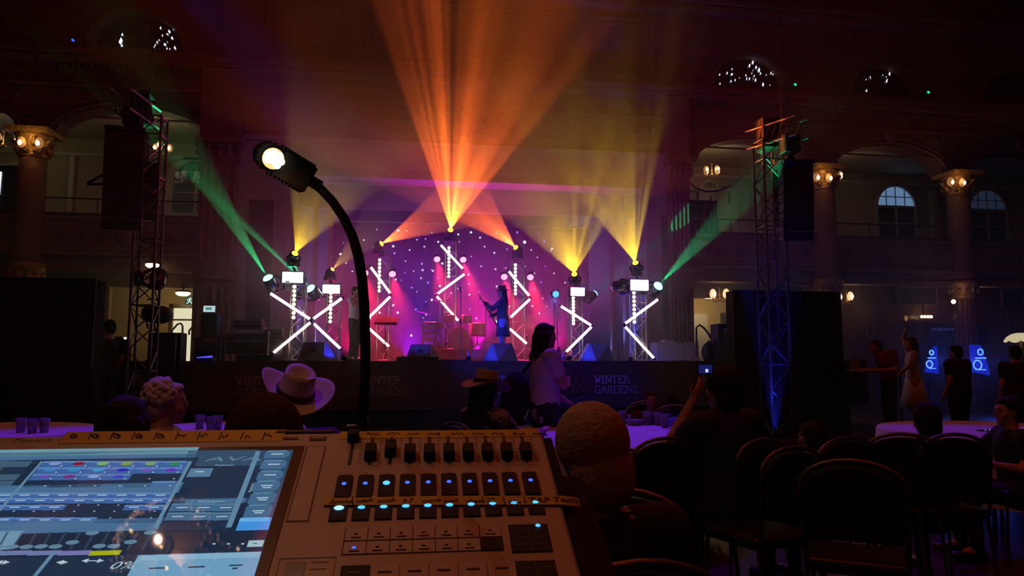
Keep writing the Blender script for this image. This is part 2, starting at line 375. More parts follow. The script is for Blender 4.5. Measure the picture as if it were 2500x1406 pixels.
# balconies: slab, curved parapet relief, soffit strip, handrail
def balcony(n, cols, x_out, x_in):
    a0, b0 = x_out, x_in
    mb = MB(); mb.box(a0, b0, YF + .0, 24.4, 3.75, 3.98); struct(mb, 'floor_balcony', PLASTER2)
    mb = MB(); mb.box(a0, b0, YF + .6, 24.4, 8.15, 8.3); struct(mb, 'ceiling_balcony', CREAM)
    mb = MB()
    for a, b in zip(cols, cols[1:]):
        c = (a + b) / 2
        strips(mb, a + .33, b - .33, lambda x: 4.0, lambda x: 4.95, 1, YF - .02, YF + .12)
        for (z, h, d) in ((3.98, .1, .14), (4.1, .05, .08), (4.9, .08, .1)): mb.box(a + .33, b - .33, YF - .02 - d, YF, z, z + h)
    struct(mb, 'trim_parapet', mat('parapet plaster', (.24, .12, .07), .65, bump=.8, scale=5, kind='voronoi', var=.35))
    mb = MB()
    for a, b in zip(cols, cols[1:]):
        c = (a + b) / 2
        for s in (-1, 1):        # scrolls round a cartouche
            for k, (off, R) in enumerate(((.55, .17), (1.05, .13), (1.5, .12))):
                mb.path([(c + s * (off + R * (1 - q / 20) * math.cos(q * .75)), YF - .05, 4.48 + R * (1 - q / 20) * math.sin(q * .75)) for q in range(18)], .024, 6)
            mb.path([(c + s * (.3 + 1.4 * t), YF - .05, 4.48 + .16 * math.sin(t * 9)) for t in [k / 24 for k in range(25)]], .02, 6)
        mb.ball((c, YF - .05, 4.5), .24, .06, .26, 14)
        for k in range(40):
            x = a + .4 + (b - a - .8) * k / 39; mb.ball((x, YF - .15, 4.2), .025, n=6)
    struct(mb, 'trim_relief', PLASTER2)
    mb = MB()
    for a, b in zip(cols, cols[1:]): mb.box(a + .3, b - .3, YF - .12, YF + .2, 4.98, 5.06)
    struct(mb, 'trim_capping', DARKPANEL)
    for a, b in zip(cols, cols[1:]):
        hr = thing('handrail', None, None, (0, 0, 0)); hr['kind'] = 'structure'
        mb = MB(); mb.tube((a + .3, YF + .06, 5.46), (b - .3, YF + .06, 5.46), .022)
        mb.build('rail', BLACK, hr)
        for k in range(1, 3):
            mb = MB(); x = a + (b - a) * k / 3; mb.tube((x, YF + .06, 5.05), (x, YF + .06, 5.46), .015); mb.build('post', BLACK, hr)
    mb = MB(); mb.box(a0, b0, YF - .06, YF + .4, 3.62, 3.75); struct(mb, 'trim_soffit', PLASTER2)
balcony(1, COLS_L, XL, -3.95); balcony(2, COLS_R, 7.85, XR)
# corridor back walls
mb = MB(); mb.box(XL, -4.0, 24.1, 24.4, 3.98, 8.15); mb.box(8.0, XR, 24.1, 24.4, 3.98, 8.15)
mb.box(-4.25, -3.95, YF + .6, 24.4, 0, 8.3); mb.box(7.95, 8.25, YF + .6, 24.4, 0, 8.3); struct(mb, 'wall_corridor', CREAM)
mb = MB(); mb.box(8.0, XR, YF + .62, YF + .9, 3.98, 4.0); struct(mb, 'trim_6', PLASTER2)
# ground floor back walls: wood panelled to the right, warm painted to the left with a lit doorway each side
GW = mat('warm ground floor wall', (.30, .15, .05), .7, var=.15, scale=4)
mb = MB()
d0, d1, dz = at(268, 700, 21.6).x, -4.25, at(400, 702, 21.6).z
mb.box(XL, d0, 21.6, 21.8, 0, 3.75); mb.box(d0, d1, 21.6, 21.8, dz, 3.75); struct(mb, 'wall_lobby', GW)
mb = MB(); rx0, rx1, rz = at(1674, 730, 21.6).x, at(1800, 730, 21.6).x, at(1730, 728, 21.6).z; mb.box(8.26, rx0, 21.6, 21.8, 0, 3.75); mb.box(rx0, rx1, 21.6, 21.8, rz, 3.75); mb.box(rx1, XR, 21.6, 21.8, 0, 3.75); struct(mb, 'wall_panelled', WOOD)
for k in range(9):
    x = rx1 + .25 + k * 1.55
    mb = MB(); mb.box(x, x + 1.25, 21.54, 21.6, .3, 1.2); mb.box(x, x + 1.25, 21.54, 21.6, 1.35, 3.3)
    struct(mb, 'trim_%d' % (10 + k), WOOD, bevel=.02)
# rooms behind the doorways
ROOMW = mat('yellow lobby paint', (.65, .5, .22), .7, var=.08)
mb = MB(); mb.box(-9.5, -4.3, 24.4, 24.6, 0, 3.7); mb.box(-9.7, -9.5, 21.8, 24.6, 0, 3.7); struct(mb, 'wall_foyer_left', ROOMW)
mb = MB(); mb.box(8.3, 12.2, 24.0, 24.2, 0, 3.7); mb.box(12.0, 12.2, 21.8, 24.2, 0, 3.7); struct(mb, 'wall_foyer_right', ROOMW)
mb = MB(); mb.box(at(1682, 760, 23.94).x, at(1727, 760, 23.94).x, 23.94, 24.0, 0, at(1700, 766, 23.94).z); struct(mb, 'door_2', WHITEP, bevel=.01)
mb = MB(); vp = at(1768, 778, 23.95); mb.box(vp.x - .12, vp.x + .12, 23.94, 24.0, vp.z - .2, vp.z + .2); o = mb.build('wall_vent', DARKPANEL); tag(o, 'small dark slatted vent by the lit right doorway', 'vent')

# stage house behind the opening
SH = mat('stage house paint', (.42, .40, .48), .75, var=.12, scale=4)
mb = MB(); mb.box(OX0 - .3, OX0, YF + .6, 23.4, 1.3, OZ + .3); mb.box(OX1, OX1 + .3, YF + .6, 23.4, 1.3, OZ + .3); mb.box(OX0 - .3, OX1 + .3, 23.2, 23.4, 1.3, 8); struct(mb, 'wall_stage', SH)
mb = MB(); mb.box(OX0 - .3, OX1 + .3, YF + .6, 23.4, OZ + .1, OZ + .3); struct(mb, 'ceiling_stage', SH)
mb = MB()
for x in (-2.15, -1.75, 6.35, 6.75):
    mb.box(x, x + .12, YF + .7, YF + .95, 1.3, OZ)
mb.box(OX0, OX1, 21.2, 21.3, 5.65, OZ + .1)
struct(mb, 'trim_7', SH)

# ---------- windows
def arched_window(n, x, y, w_, z0, zs, lit_top, lit_low, frame_m=WHITEP, mull=(2, 2), wf=.1):
    root = bpy.data.objects.new('window_%d' % n, None); COL.objects.link(root); root['kind'] = 'structure'; root.location = (x, y, 0)
    h = w_ / 2
    mb = MB()
    def arc(r): return [(r * math.cos(t), zs + r * math.sin(t)) for t in [PI * k / 20 for k in range(21)]]
    o_, i_ = [(h + wf, z0 - .1)] + arc(h + wf) + [(-h - wf, z0 - .1)], [(h, z0)] + arc(h) + [(-h, z0)]
    for k in range(len(o_) - 1):
        a, b, c, d = o_[k], o_[k + 1], i_[k + 1], i_[k]
        mb.hexa([V((p[0], -.1, p[1])) for p in (a, b, c, d)], [V((p[0], 0, p[1])) for p in (a, b, c, d)])
    mb.box(-h - .14, h + .14, -.16, 0, z0 - .14, z0 - .02)
    mb.box(-h, h, -.07, 0, zs - .04, zs + .05)
    for k in range(1, mull[0]): xx = -h + w_ * k / mull[0]; mb.box(xx - .035, xx + .035, -.06, 0, z0, zs)
    for k in range(1, mull[1] + 1): zz = z0 + (zs - z0) * k / (mull[1] + 1); mb.box(-h, h, -.05, 0, zz - .02, zz + .02)
    for k in range(1, 4): xx = -h + w_ * k / 4; mb.box(xx - .015, xx + .015, -.05, 0, zs, zs + math.sqrt(h * h - xx * xx) + .0)
    mb.box(-h * .86, h * .86, -.05, 0, zs + h * .5 - .015, zs + h * .5 + .015)
    mb.build('window_frame', frame_m, root)
    mb = MB(); mb.prism(arc(h), -.02, .01, axis='y'); mb.build('upper_pane', lit_top, root)
    mb = MB(); mb.box(-h, h, -.02, .01, z0, zs); mb.build('lower_pane', lit_low, root)
    return root
DUSK = glow('dusk sky through leaded glass', (.25, .45, .8), .45); DUSK2 = glow('dim dusk sky glass', (.2, .3, .6), .06)
NIGHTG = mat('dark night glass', (.01, .012, .02), .1, var=.2); GREENG = mat('dark green glass', (.02, .05, .04), .1, var=.2, emit=(.1, .3, .2), es=.02)
arched_window(1, 18.2, 24.1, 1.5, 5.15, 6.95, DUSK, NIGHTG)
arched_window(2, 22.0, 24.1, 1.5, 5.15, 6.95, DUSK2, NIGHTG)
arched_window(3, at(480, 450, 24.1).x, 24.1, 1.35, at(480, 521, 24.1).z, at(480, 447, 24.1).z, GREENG, GREENG, wf=.2)
arched_window(4, 10.95, 24.1, .55, 5.1, 7.3, GREENG, WHITEP)
# far-left tall dark window with a bright slit of daylight between the curtains
root = bpy.data.objects.new('window_5', None); COL.objects.link(root); root['kind'] = 'structure'; root.location = (-12.0, 24.1, 0)
mb = MB(); mb.box(-.9, 1.1, -.08, -.04, 5.0, 7.2); mb.build('night_pane', NIGHTG, root)
mb = MB()
for k in range(2): mb.hexa([V((x, -.12, z)) for x, z in (((.17, 5.35), (.31, 5.35), (.33, 6.2), (.17, 6.2)) if k == 0 else ((.2, 6.28), (.36, 6.28), (.37, 7.0), (.22, 7.0)))], [V((x, -.1, z)) for x, z in (((.17, 5.35), (.31, 5.35), (.33, 6.2), (.17, 6.2)) if k == 0 else ((.2, 6.28), (.36, 6.28), (.37, 7.0), (.22, 7.0)))])
mb.build('daylight_gap', glow('daylight slit', (.75, .85, 1), 2.2), root)
mb = MB(); mb.box(-1.0, -.9, -.15, 0, 5, 7.3); mb.box(1.1, 1.2, -.15, 0, 5, 7.3); mb.box(-1, 1.2, -.15, 0, 7.2, 7.3); mb.build('window_frame', WHITEP, root)
# white pilaster strips in the corridors
mb = MB()
for x, wd in ((-9.75, .14), (-4.95, .1), (12.55, .3), (13.9, .1), (14.9, .06), (19.6, .3)): mb.box(x, x + wd, 23.95, 24.1, 4.0, 7.6)
mb.box(9.2, 11.9, 23.9, 24.1, 7.25, 7.35); mb.box(11.3, 11.95, 23.95, 24.1, 4, 7.25)
mb.box(9.0, XR, 24.0, 24.1, 7.75, 7.85); mb.box(XL, -4.0, 24.0, 24.1, 7.6, 7.7)
struct(mb, 'trim_8', WHITEP)
# lunettes: dark leaded glass with scattered small glowing quarries
def lunette(n, x, lits):
    root = bpy.data.objects.new('window_%d' % n, None); COL.objects.link(root); root['kind'] = 'structure'; root.location = (x, YF + .35, 9.5)
    mb = MB(); mb.prism([(1.15 * math.cos(t), .98 * math.sin(t)) for t in [PI * k / 24 for k in range(25)]], 0, .03, axis='y'); mb.build('dark_pane', NIGHTG, root)
    mb = MB()
    for k in range(-6, 7):
        xx = k * .18; mb.box(xx - .01, xx + .01, -.03, 0, 0, .98 * math.sqrt(1 - (xx / 1.15) ** 2))
    for k in range(1, 5): zz = k * .2; hw = 1.15 * math.sqrt(1 - (zz / .98) ** 2); mb.box(-hw, hw, -.03, 0, zz - .01, zz + .01)
    mb.build('leading', BLACK, root)
    mb = MB()
    for dx, dz, s in lits:
        mb.hexa([V((dx + s * a, -.05, dz + s * 1.5 * b)) for a, b in ((-.6, -.3), (.1, -1), (.7, .2), (.1, 1))], [V((dx + s * a, -.035, dz + s * 1.5 * b)) for a, b in ((-.6, -.3), (.1, -1), (.7, .2), (.1, 1))])
    mb.build('glowing_quarry', glow('glowing quarry', (.7, .82, 1), 1.5), root)
def lits_from(x, pts): return [(at(px, py, YF + .3).x - x, at(px, py, YF + .3).z - 9.5, s) for px, py, s in pts]
cx1 = (COLS_L[1] + COLS_L[2]) / 2; cx2 = (COLS_R[0] + COLS_R[1]) / 2; cx3 = (COLS_R[1] + COLS_R[2]) / 2; cx0 = (COLS_L[0] + COLS_L[1]) / 2; cx4 = (COLS_R[2] + COLS_R[3]) / 2
rs = random.Random(3)
lunette(6, cx1, lits_from(cx1, [(294, 100, .07), (297, 112, .035), (298, 84, .03)] + [(rs.uniform(375, 430), rs.uniform(66, 124), rs.uniform(.012, .03)) for _ in range(22)]))
lunette(7, cx2, lits_from(cx2, [(1786, 136, .045), (1838, 152, .045), (1830, 160, .04), (1846, 164, .04), (1853, 171, .055), (1899, 188, .05), (1845, 195, .035), (1863, 206, .045), (1757, 182, .025), (1758, 204, .025)] + [(rs.uniform(1735, 1905), rs.uniform(165, 208), rs.uniform(.012, .03)) for _ in range(26)]))
lunette(8, cx3, lits_from(cx3, [(2172, 180, .04), (2165, 198, .035), (2116, 221, .03)] + [(rs.uniform(2100, 2180), rs.uniform(180, 212), .015) for _ in range(6)]))
lunette(9, cx0, []); lunette(10, cx4, [])
# ---------- lit foyer door on the left, exit sign, round ceiling lights
root = bpy.data.objects.new('door_1', None); COL.objects.link(root); root['kind'] = 'structure'
P = lambda px, py: at(px, py, 24.3)
a, b = P(414, 742), P(497, 742); za, zb = P(425, 752).z, P(425, 860).z
mb = MB(); mb.box(a.x, a.x + .12, 24.25, 24.35, 1.3, a.z); mb.box(a.x, b.x, 24.25, 24.35, za, a.z); mb.box(b.x - .05, b.x + .1, 24.25, 24.35, 1.3, a.z)
mb.box(a.x, b.x, 24.25, 24.33, P(425, 781).z - .02, P(425, 781).z + .03)
mb.build('door_frame', WOOD, root)
mb = MB(); mb.box(a.x + .12, b.x - .05, 24.36, 24.38, 1.2, za); mb.build('door_pane', glow('lit frosted door glass', (1, .92, .62), 1.0), root)
mb = MB()
for dx in (0, 42):
    pts = [P(424 + dx, 818), P(424 + dx, 808), P(438 + dx, 792), P(446 + dx, 790), P(450 + dx, 796), P(450 + dx, 836)]
    mb.path([(p.x, 24.1, p.z) for p in pts], .03, 8)
o = mb.build('stair_handrail', BLACK); tag(o, 'black bent stair handrail in front of the lit left doorway', 'handrail')
e = thing('exit_sign', 'green and white running man exit sign by the left doorway', 'sign', at(463, 734, 21.5))
mb = MB(); mb.box(-.12, .12, 0, .05, -.11, .11); mb.build('sign_box', glow('exit sign green', (.01, .25, .13), .25), e)
mb = MB(); mb.ball((.02, -.01, .07), .022, .01, .022, 8)
for p, q, r in (((.01, .045), (-.01, -.01), .02), ((-.01, -.01), (.05, -.04), .014), ((.05, -.04), (.05, -.09), .012), ((-.01, -.01), (-.03, -.06), .014), ((-.03, -.06), (-.08, -.07), .012), ((.01, .04), (.06, .02), .01), ((.01, .04), (-.05, .03), .01), ((-.05, .03), (-.06, -.01), .009)):
    mb.tube((p[0], -.012, p[1]), (q[0], -.012, q[1]), r, 6)
mb.build('running_man', glow('exit sign white', (.8, 1, .9), 1.2), e)
for px, py, r, lab in ((447, 716, .19, 'oval ceiling light glowing beside the exit sign'), (372, 647, .16, 'oval ceiling light beside the left truss tower')):
    p = at(px, py, 21.4 if px > 400 else 19.6)
    t = thing('ceiling_light', lab, 'light', p)
    mb = MB(); mb.lathe([(.0001, -.08), (r * .6, -.07), (r, -.02), (r, .02), (r * .8, .04)], 24); mb.build('diffuser', glow('ceiling light glow', (1, .75, .4), 3.5), t)
    mb = MB(); mb.lathe([(r * 1.05, .03), (r * 1.05, .07), (.02, .08), (.02, .3)], 24); mb.build('rim', BRASS, t)
lamp('foyer_bulb', 'POINT', (-6.6, 22.9, 3.2), 16, (1, .72, .3), .15)
lamp('foyer_bulb', 'POINT', (10.4, 23.0, 3.0), 22, (1, .72, .35), .15)
lamp('lobby_bulb', 'POINT', (-6.3, 20.9, 3.45), 1.5, (1, .55, .2), .1)

# ---------- chandeliers and wall brackets with egg-shaped shades
BULB = glow('warm shade glow', (1, .72, .35), 5); SHADE = mat('amber cut glass shade', (.6, .3, .1), .3, emit=(1, .42, .12), es=.35, var=.3, nosample=True); UNLIT = mat('frosted shade with faint glow', (.5, .55, .5), .3, var=.1, emit=(.4, .5, .4), es=.05, nosample=True)  # UNLIT shades have a faint glow put into their glass
SHADEB = glow('bright amber shade', (1, .6, .28), 1.6)
def chandelier(name, loc, label, n=3, rad=.3, lit=True, stem=.35, power=6, cat='chandelier', group=None, r=.085, up=True):
    t = thing(name, label, cat, loc, group=group)
    mb = MB(); mb.tube((0, 0, 0), (0, 0, stem), .015); mb.ball((0, 0, -.03), .05); mb.ball((0, 0, .1), .035); mb.lathe([(.06, stem - .03), (.01, stem)], 12); mb.build('stem', BRASS, t)
    for k in range(n):
        a = 2 * PI * (k + .25) / n
        ax, ay = math.cos(a) * rad, math.sin(a) * rad * .9
        mb = MB(); mb.path([(0, 0, -.03), (ax * .4, ay * .4, -.1), (ax * .85, ay * .85, -.08), (ax, ay, -.01)], .012, 6); mb.ball((ax, ay, -.005), .025, n=8); mb.build('arm', BRASS, t)
        mb = MB(); mb.lathe([(.02, .0), (r * .8, r * .5), (r, r * 1.2), (r * .75, r * 2.1), (r * .35, r * 2.6)], 12, Matrix.Translation((ax, ay, 0)))
        s_ = mb.build('shade', (SHADEB if name.startswith('hall') else SHADE) if lit else UNLIT, t)
        if lit:
            mb = MB(); mb.ball((ax, ay - r * .85, r * 1.1), r * .5, r * .5, r * .65, 8); mb.build('bulb', BULB, s_)
    if lit: lamp('candle_glow', 'POINT', V(loc) + V((0, -.2, .1)), power * (1.5 if name.startswith('balcony') else .8), (1, .8, .45) if name.startswith('balcony') else (1, .6, .25), .15)
    return t
chandelier('balcony_chandelier', at(394, 368, 21.6), 'small lit chandelier in the left balcony arch beside the truss tower', 3, .22, power=7)
chandelier('balcony_chandelier', at(1738, 424, 21.8), 'lit three-shade chandelier over the dark curtain in the right balcony', 4, .25, power=8)
chandelier('balcony_chandelier', at(2043, 437, 21.4), 'lit chandelier just right of the first gilded capital on the right', 3, .2, power=8)
chandelier('balcony_chandelier', at(8, 350, 21.6), 'lit chandelier at the far left edge of the left balcony', 3, .3, power=6)
chandelier('balcony_chandelier', at(463, 440, 22.6), 'unlit glass chandelier before the arched balcony window', 6, .33, False)
chandelier('hall_chandelier', at(1757, 728, 20.6), 'lit chandelier hanging over the right doorway under the balcony', 4, .27, power=5, r=.1)
chandelier('hall_chandelier', at(2067, 734, 20.9), 'lit chandelier against the wood wall beside the black draped stack', 3, .22, power=7, r=.1)
chandelier('hall_chandelier', at(2363, 737, 20.6), 'lit chandelier just right of the fluted column under the balcony', 3, .2, power=6, r=.09)
for x, px, py, lab in ((COLS_L[1], 75, 352, 'pair of lit egg shades on the left gilded capital'), (COLS_R[1], 2008, 437, 'pair of lit egg shades on the gilded capital by the speaker array'), (COLS_R[2], 2334, 448, 'pair of lit egg shades on the far right gilded capital')):
    p = at(px, py, YF - .62)
    t = thing('wall_bracket_light', lab, 'light', p, group=None)
    mb = MB(); mb.path([(-.2, -.02, -.1), (-.1, .1, -.16), (0, .22, -.1), (.1, .1, -.16), (.2, -.02, -.1)], .014, 6); mb.ball((0, .2, -.1), .05); mb.build('bracket_arm', BRASS, t)
    for s in (-1, 1):
        mb = MB(); mb.lathe([(.02, -.1), (.08, -.05), (.1, .03), (.075, .12), (.035, .17)], 12, Matrix.Translation((s * .2, -.02, 0))); sh = mb.build('shade', SHADE, t)
        mb = MB(); mb.ball((s * .2, -.1, .01), .05, .04, .065, 8); mb.build('bulb', BULB, sh)
    lamp('bracket_glow', 'POINT', p + V((0, -.12, .12)), 4, (1, .55, .2), .1)
p = at(2328, 738, YF - .6); t = thing('wall_bracket_light', 'single lit globe on the fluted wood column', 'light', p)
mb = MB(); mb.path([(0, 0, -.05), (.02, .1, -.12), (.04, .3, -.1)], .014, 6); mb.build('bracket_arm', BRASS, t)
mb = MB(); mb.ball((0, 0, .02), .065); mb.build('shade', BULB, t); lamp('bracket_glow', 'POINT', p + V((0, -.1, .05)), 3, (1, .5, .16), .08)
for px, py, n, lab in ((2212, 777, 1, 'dim lit wall light on the panelled wall'), (2262, 773, 4, 'row of small lit shades low on the panelled wall')):
    p = at(px, py, 21.3); t = thing('wall_light', lab, 'light', p)
    mb = MB(); mb.box(-.05 * n - .02, .05 * n + .02, 0, .1, -.06, -.04); mb.build('bracket', BRASS, t)
    for k in range(n): mb = MB(); mb.ball(((k - (n - 1) / 2) * .11, 0, 0), .05, .05, .05 if n > 1 else .09, 8); mb.build('shade', BULB if n > 1 else SHADE, t)
# picture frames / screens on the panelled wall
for px0, py0, px1, py1, lab in ((1923, 694, 1962, 720, 'thin white framed board above the black stack'), (2190, 700, 2290, 745, 'large dark framed picture on the panelled wall'), (2115, 794, 2134, 822, 'small white framed notice on the wood wall'), (2445, 706, 2500, 750, 'dark framed picture at the right edge of the wall')):
    a, b = at(px0, py0, 21.45), at(px1, py1, 21.45)
    t = thing('picture_frame', lab, 'picture', ((a.x + b.x) / 2, 21.45, (a.z + b.z) / 2)); hw, hh = (b.x - a.x) / 2, (a.z - b.z) / 2
    mb = MB()
    for x0, x1, z0, z1 in ((-hw, hw, hh - .03, hh), (-hw, hw, -hh, -hh + .03), (-hw, -hw + .03, -hh, hh), (hw - .03, hw, -hh, hh)): mb.box(x0, x1, 0, .05, z0, z1)
    mb.build('frame', mat('dull frame', (.35, .3, .25), .5), t)
    mb = MB(); mb.box(-hw + .03, hw - .03, .03, .05, -hh + .03, hh - .03); mb.build('board', DARKPANEL, t)

# ================================================================== STAGE
SX0, SX1, SY, SZ = -5.9, 9.9, 15.5, 1.33
mb = MB(); mb.box(SX0, SX1, SY, YF - .05, SZ - .12, SZ); mb.box(OX0 + .01, OX1 - .01, YF - .05, 23.19, SZ - .12, SZ); tag(mb.build('stage_deck', STAGEBLK), 'low black stage platform across the hall', 'stage')
# banner skirt with the lettering, each panel a banner of its own
BAN = mat('dark printed banner cloth', (.05, .02, .03), .6, var=.15, scale=3)
LET = mat('pale print on banner', (.6, .48, .5), .6, var=.1); LET2 = mat('red print on banner', (.14, .015, .02), .6, var=.1)
GL = {'W': [[(0, 1), (.25, 0), (.5, .8), (.75, 0), (1, 1)]], 'I': [[(.5, 0), (.5, 1)]], 'N': [[(0, 0), (0, 1), (1, 0), (1, 1)]], 'T': [[(.5, 0), (.5, 1)], [(0, .85), (0, 1), (1, 1), (1, .85)]],
      'E': [[(1, .12), (1, 0), (.1, 0), (.1, 1), (1, 1), (1, .88)], [(.1, .52), (.75, .52)]], 'R': [[(.1, 0), (.1, 1), (.75, 1), (.92, .77), (.75, .52), (.1, .52)], [(.5, .52), (1, 0)]],
      'G': [[(.95, .8), (.8, 1), (.3, 1), (0, .7), (0, .3), (.3, 0), (.95, .05), (.95, .45), (.6, .45)]], 'A': [[(0, 0), (.5, 1), (1, 0)], [(.2, .35), (.8, .35)]],
      'D': [[(.1, 0), (.1, 1), (.65, 1), (1, .7), (1, .3), (.65, 0), (.1, 0)]], 'S': [[(.9, .82), (.7, 1), (.25, 1), (.05, .78), (.25, .55), (.75, .45), (.95, .22), (.75, 0), (.25, 0), (.05, .18)]]}
SERIF = {'W': [(0, 1), (1, 1)], 'I': [(.5, 0), (.5, 1)], 'N': [(0, 0), (0, 1), (1, 1)], 'T': [(.5, 0)], 'R': [(.1, 0), (1, 0)], 'A': [(0, 0), (1, 0)]}
def serif_word(mb, s, x, z, h, pitch, y, th):
    for k, ch in enumerate(s):
        cw = pitch * (.45 if ch == 'I' else .78); ox = x
        for st in GL[ch]:
            for (a, b), (c, d) in zip(st, st[1:]):
                p, q = V((ox + a * cw, 0, z + b * h)), V((ox + c * cw, 0, z + d * h)); dr = (q - p).normalized() * th * .35; nrm = V((-dr.z, 0, dr.x)).normalized() * th / 2
                p -= dr; q += dr
                mb.quad(*[V((v.x, y, v.z)) for v in (p - nrm, q - nrm, q + nrm, p + nrm)])
        for a, b in SERIF.get(ch, []):
            zz = z + b * h; mb.box(ox + a * cw - th * 1.2, ox + a * cw + th * 1.2, y - .001, y, zz - th * .4, zz + th * .4)
        x += pitch * (.72 if ch == 'I' else 1.0)
BP = 2.44; tx = [-5.43 + BP * k for k in range(7)]
for k, x in enumerate(tx):
    pos = ['beside the left black drape', 'behind the cowboy hats on the left', 'behind the gooseneck lamp stem', 'behind the tan hat at the round table', 'right of the standing woman', 'behind the raised phone', 'under the right black stack'][k]
    t = thing('stage_banner', 'dark stage front banner lettered WINTER GARDENS, ' + pos, 'banner', (x - .9, SY - .06, 0), group='banners along the stage front')
    mb = MB(); n = 20
    for i in range(n):
        a, b = BP * i / n, BP * (i + 1) / n; f_ = lambda u: .012 * math.sin(u * 5)
        mb.quad((a, f_(a), .35), (b, f_(b), .35), (b, f_(b), SZ + .01), (a, f_(a), SZ + .01))
    mb.build('cloth', BAN, t)
    mb = MB(); serif_word(mb, 'WINTER', .9, .87, .15, .137, -.02, .022); mb.mi = 0; serif_word(mb, 'GARDENS', .9, .66, .15, .137, -.02, .016)
    mb.build('lettering', LET, t)
    mb = MB()
    for j in range(6): # faint red ray artwork
        mb.quad((.1 + .13 * j, -.016, .62), (.13 + .13 * j, -.016, .62), (.26 + .17 * j, -.016, 1.15), (.2 + .17 * j, -.016, 1.15))
    mb.quad((.05, -.016, .58), (.8, -.016, .66), (.8, -.016, .69), (.05, -.016, .61))
    mb.build('artwork', LET2, t)
mb = MB(); mb.box(SX0, SX1, SY + .02, SY + .06, .0, SZ - .12); mb.box(SX0, SX1, SY - .02, SY + .0, .28, .34); tag(mb.build('stage_skirt', BLACKCLOTH), 'plain black skirt behind the stage banners', 'stage skirt')
# drum riser
mb = MB(); mb.box(.9, 4.4, 18.45, 21.2, SZ, SZ + .3); tag(mb.build('drum_riser', STAGEBLK, bevel=.01), 'low platform carrying the drum kit at the back of the stage', 'platform')
# star cloth
STARC = mat('dark star cloth', (.05, .03, .07), .85, var=.3, scale=2, bump=.2)
bx0, bx1, by = -1.75, 6.0, 21.95
t = thing('star_cloth', 'dark star cloth dotted with tiny white and blue lights behind the band', 'backdrop', (0, by, 0))
mb = MB(); n = 120
for i in range(n):
    a, b = bx0 + (bx1 - bx0) * i / n, bx0 + (bx1 - bx0) * (i + 1) / n; f_ = lambda u: .03 * math.sin(u * 14) + .015 * math.sin(u * 31)
    f = mb.quad((a, f_(a), SZ), (b, f_(b), SZ), (b, f_(b), 5.4), (a, f_(a), 5.4)); f.smooth = True
mb.build('cloth', STARC, t)
mb = MB(); mb.tube((bx0 - .2, -.05, 5.43), (bx1 + .2, -.05, 5.43), .03); mb.build('track_pipe', DARKALU, t)
stars = [(804,562),(838,592),(863,560),(888,586),(876,625),(831,620),(845,642),(860,662),(920,560),(972,562),(993,563),(960,601),(912,603),(1018,585),(1039,583),(1054,567),(1070,590),(1036,602),(1108,567),(1121,590),(1150,567),(1172,580),(1183,602),(1207,617),(1212,570),(1237,591),(1238,608),(1263,567),(1281,591),(1297,610),(1315,571),(1329,589),(1345,612),(1348,607),(1312,628),(1331,650),(1353,667),(1361,633),(1281,650),(1305,667),(1321,689),(1305,706),(1235,654),(1258,661),(990,637),(1030,644),(1032,659),(1010,662),(1057,661),(989,666),(963,618),(943,640),(1053,659),(1080,643),(1069,679),(1045,690),(1028,679),(980,684),(1005,702),(1018,712),(1040,736),(1074,698),(1054,732),(1062,716),(1119,572),(1151,626),(1175,650),(1210,657),(1213,699),(1145,693),(1169,712),(1119,704),(1101,715),(1146,719),(1144,670),(1209,740),(1220,740),(1245,748),(1281,767),(1290,719),(1325,728),(1355,736),(1335,748),(1317,765),(1300,747),(966,682),(1015,755),(971,763),(1147,755),(1163,777),(1148,791),(1040,768),(1034,776),(1004,819),(934,704),(960,745),(927,763),(942,800),(905,778),(873,842),(832,797),(832,764),(868,601),(1000,610),(1250,640),(1380,690)]
rs = random.Random(5)
for x_, y_ in stars:
    p = at(x_, y_, by - .06); r = rs.choice((.018, .022, .028, .034)); c = rs.random()
    if (x_, y_) == (1281, 591): r = .05; c = .1
    mb = MB(); mb.ball((p.x, -.045, p.z), r, r * .5, r, 8)
    mb.build('star_led', glow('white star', (.75, .85, 1), 1.6) if c < .6 else (glow('blue star', (.12, .16, 1), 1.6) if c < .85 else glow('lilac star', (.55, .45, 1), 1.0)), t)

# ---------- lattice towers
def truss(name, label, base, h, wdt, m=ALU, cat='truss tower', group=None, yaw=0, step=None, r=.022, chords=4):
    t = thing(name, label, cat, base, yaw, group)
    s = wdt / 2; pts = [(-s, -s), (s, -s), (s, s), (-s, s)]
    for x, y in pts:
        mb = MB(); mb.tube((x, y, .02), (x, y, h), r, 8); mb.build('chord', m, t)
    mb = MB(); step = step or wdt * 1.05; n = max(1, int(h / step)); st = h / n
    for i in range(n):
        z0, z1 = i * st, (i + 1) * st
        for k in range(4):
            a, b = pts[k], pts[(k + 1) % 4]
            if (i + k) % 2: a, b = b, a
            mb.tube((*a, z0 + .02), (*b, z1 - .01), r * .5, 6)
            if i == 0 or i == n - 1 or i % 3 == 0: mb.tube((*a, z0 + .03), (*b, z0 + .03), r * .5, 6)
    for k in range(4): mb.tube((*pts[k], h - .02), (*pts[(k + 1) % 4], h - .02), r * .6, 6)
    mb.build('lattice', m, t)
    mb = MB(); mb.box(-s - .1, s + .1, -s - .1, s + .1, 0, .02); mb.build('base_plate', m, t)
    return t
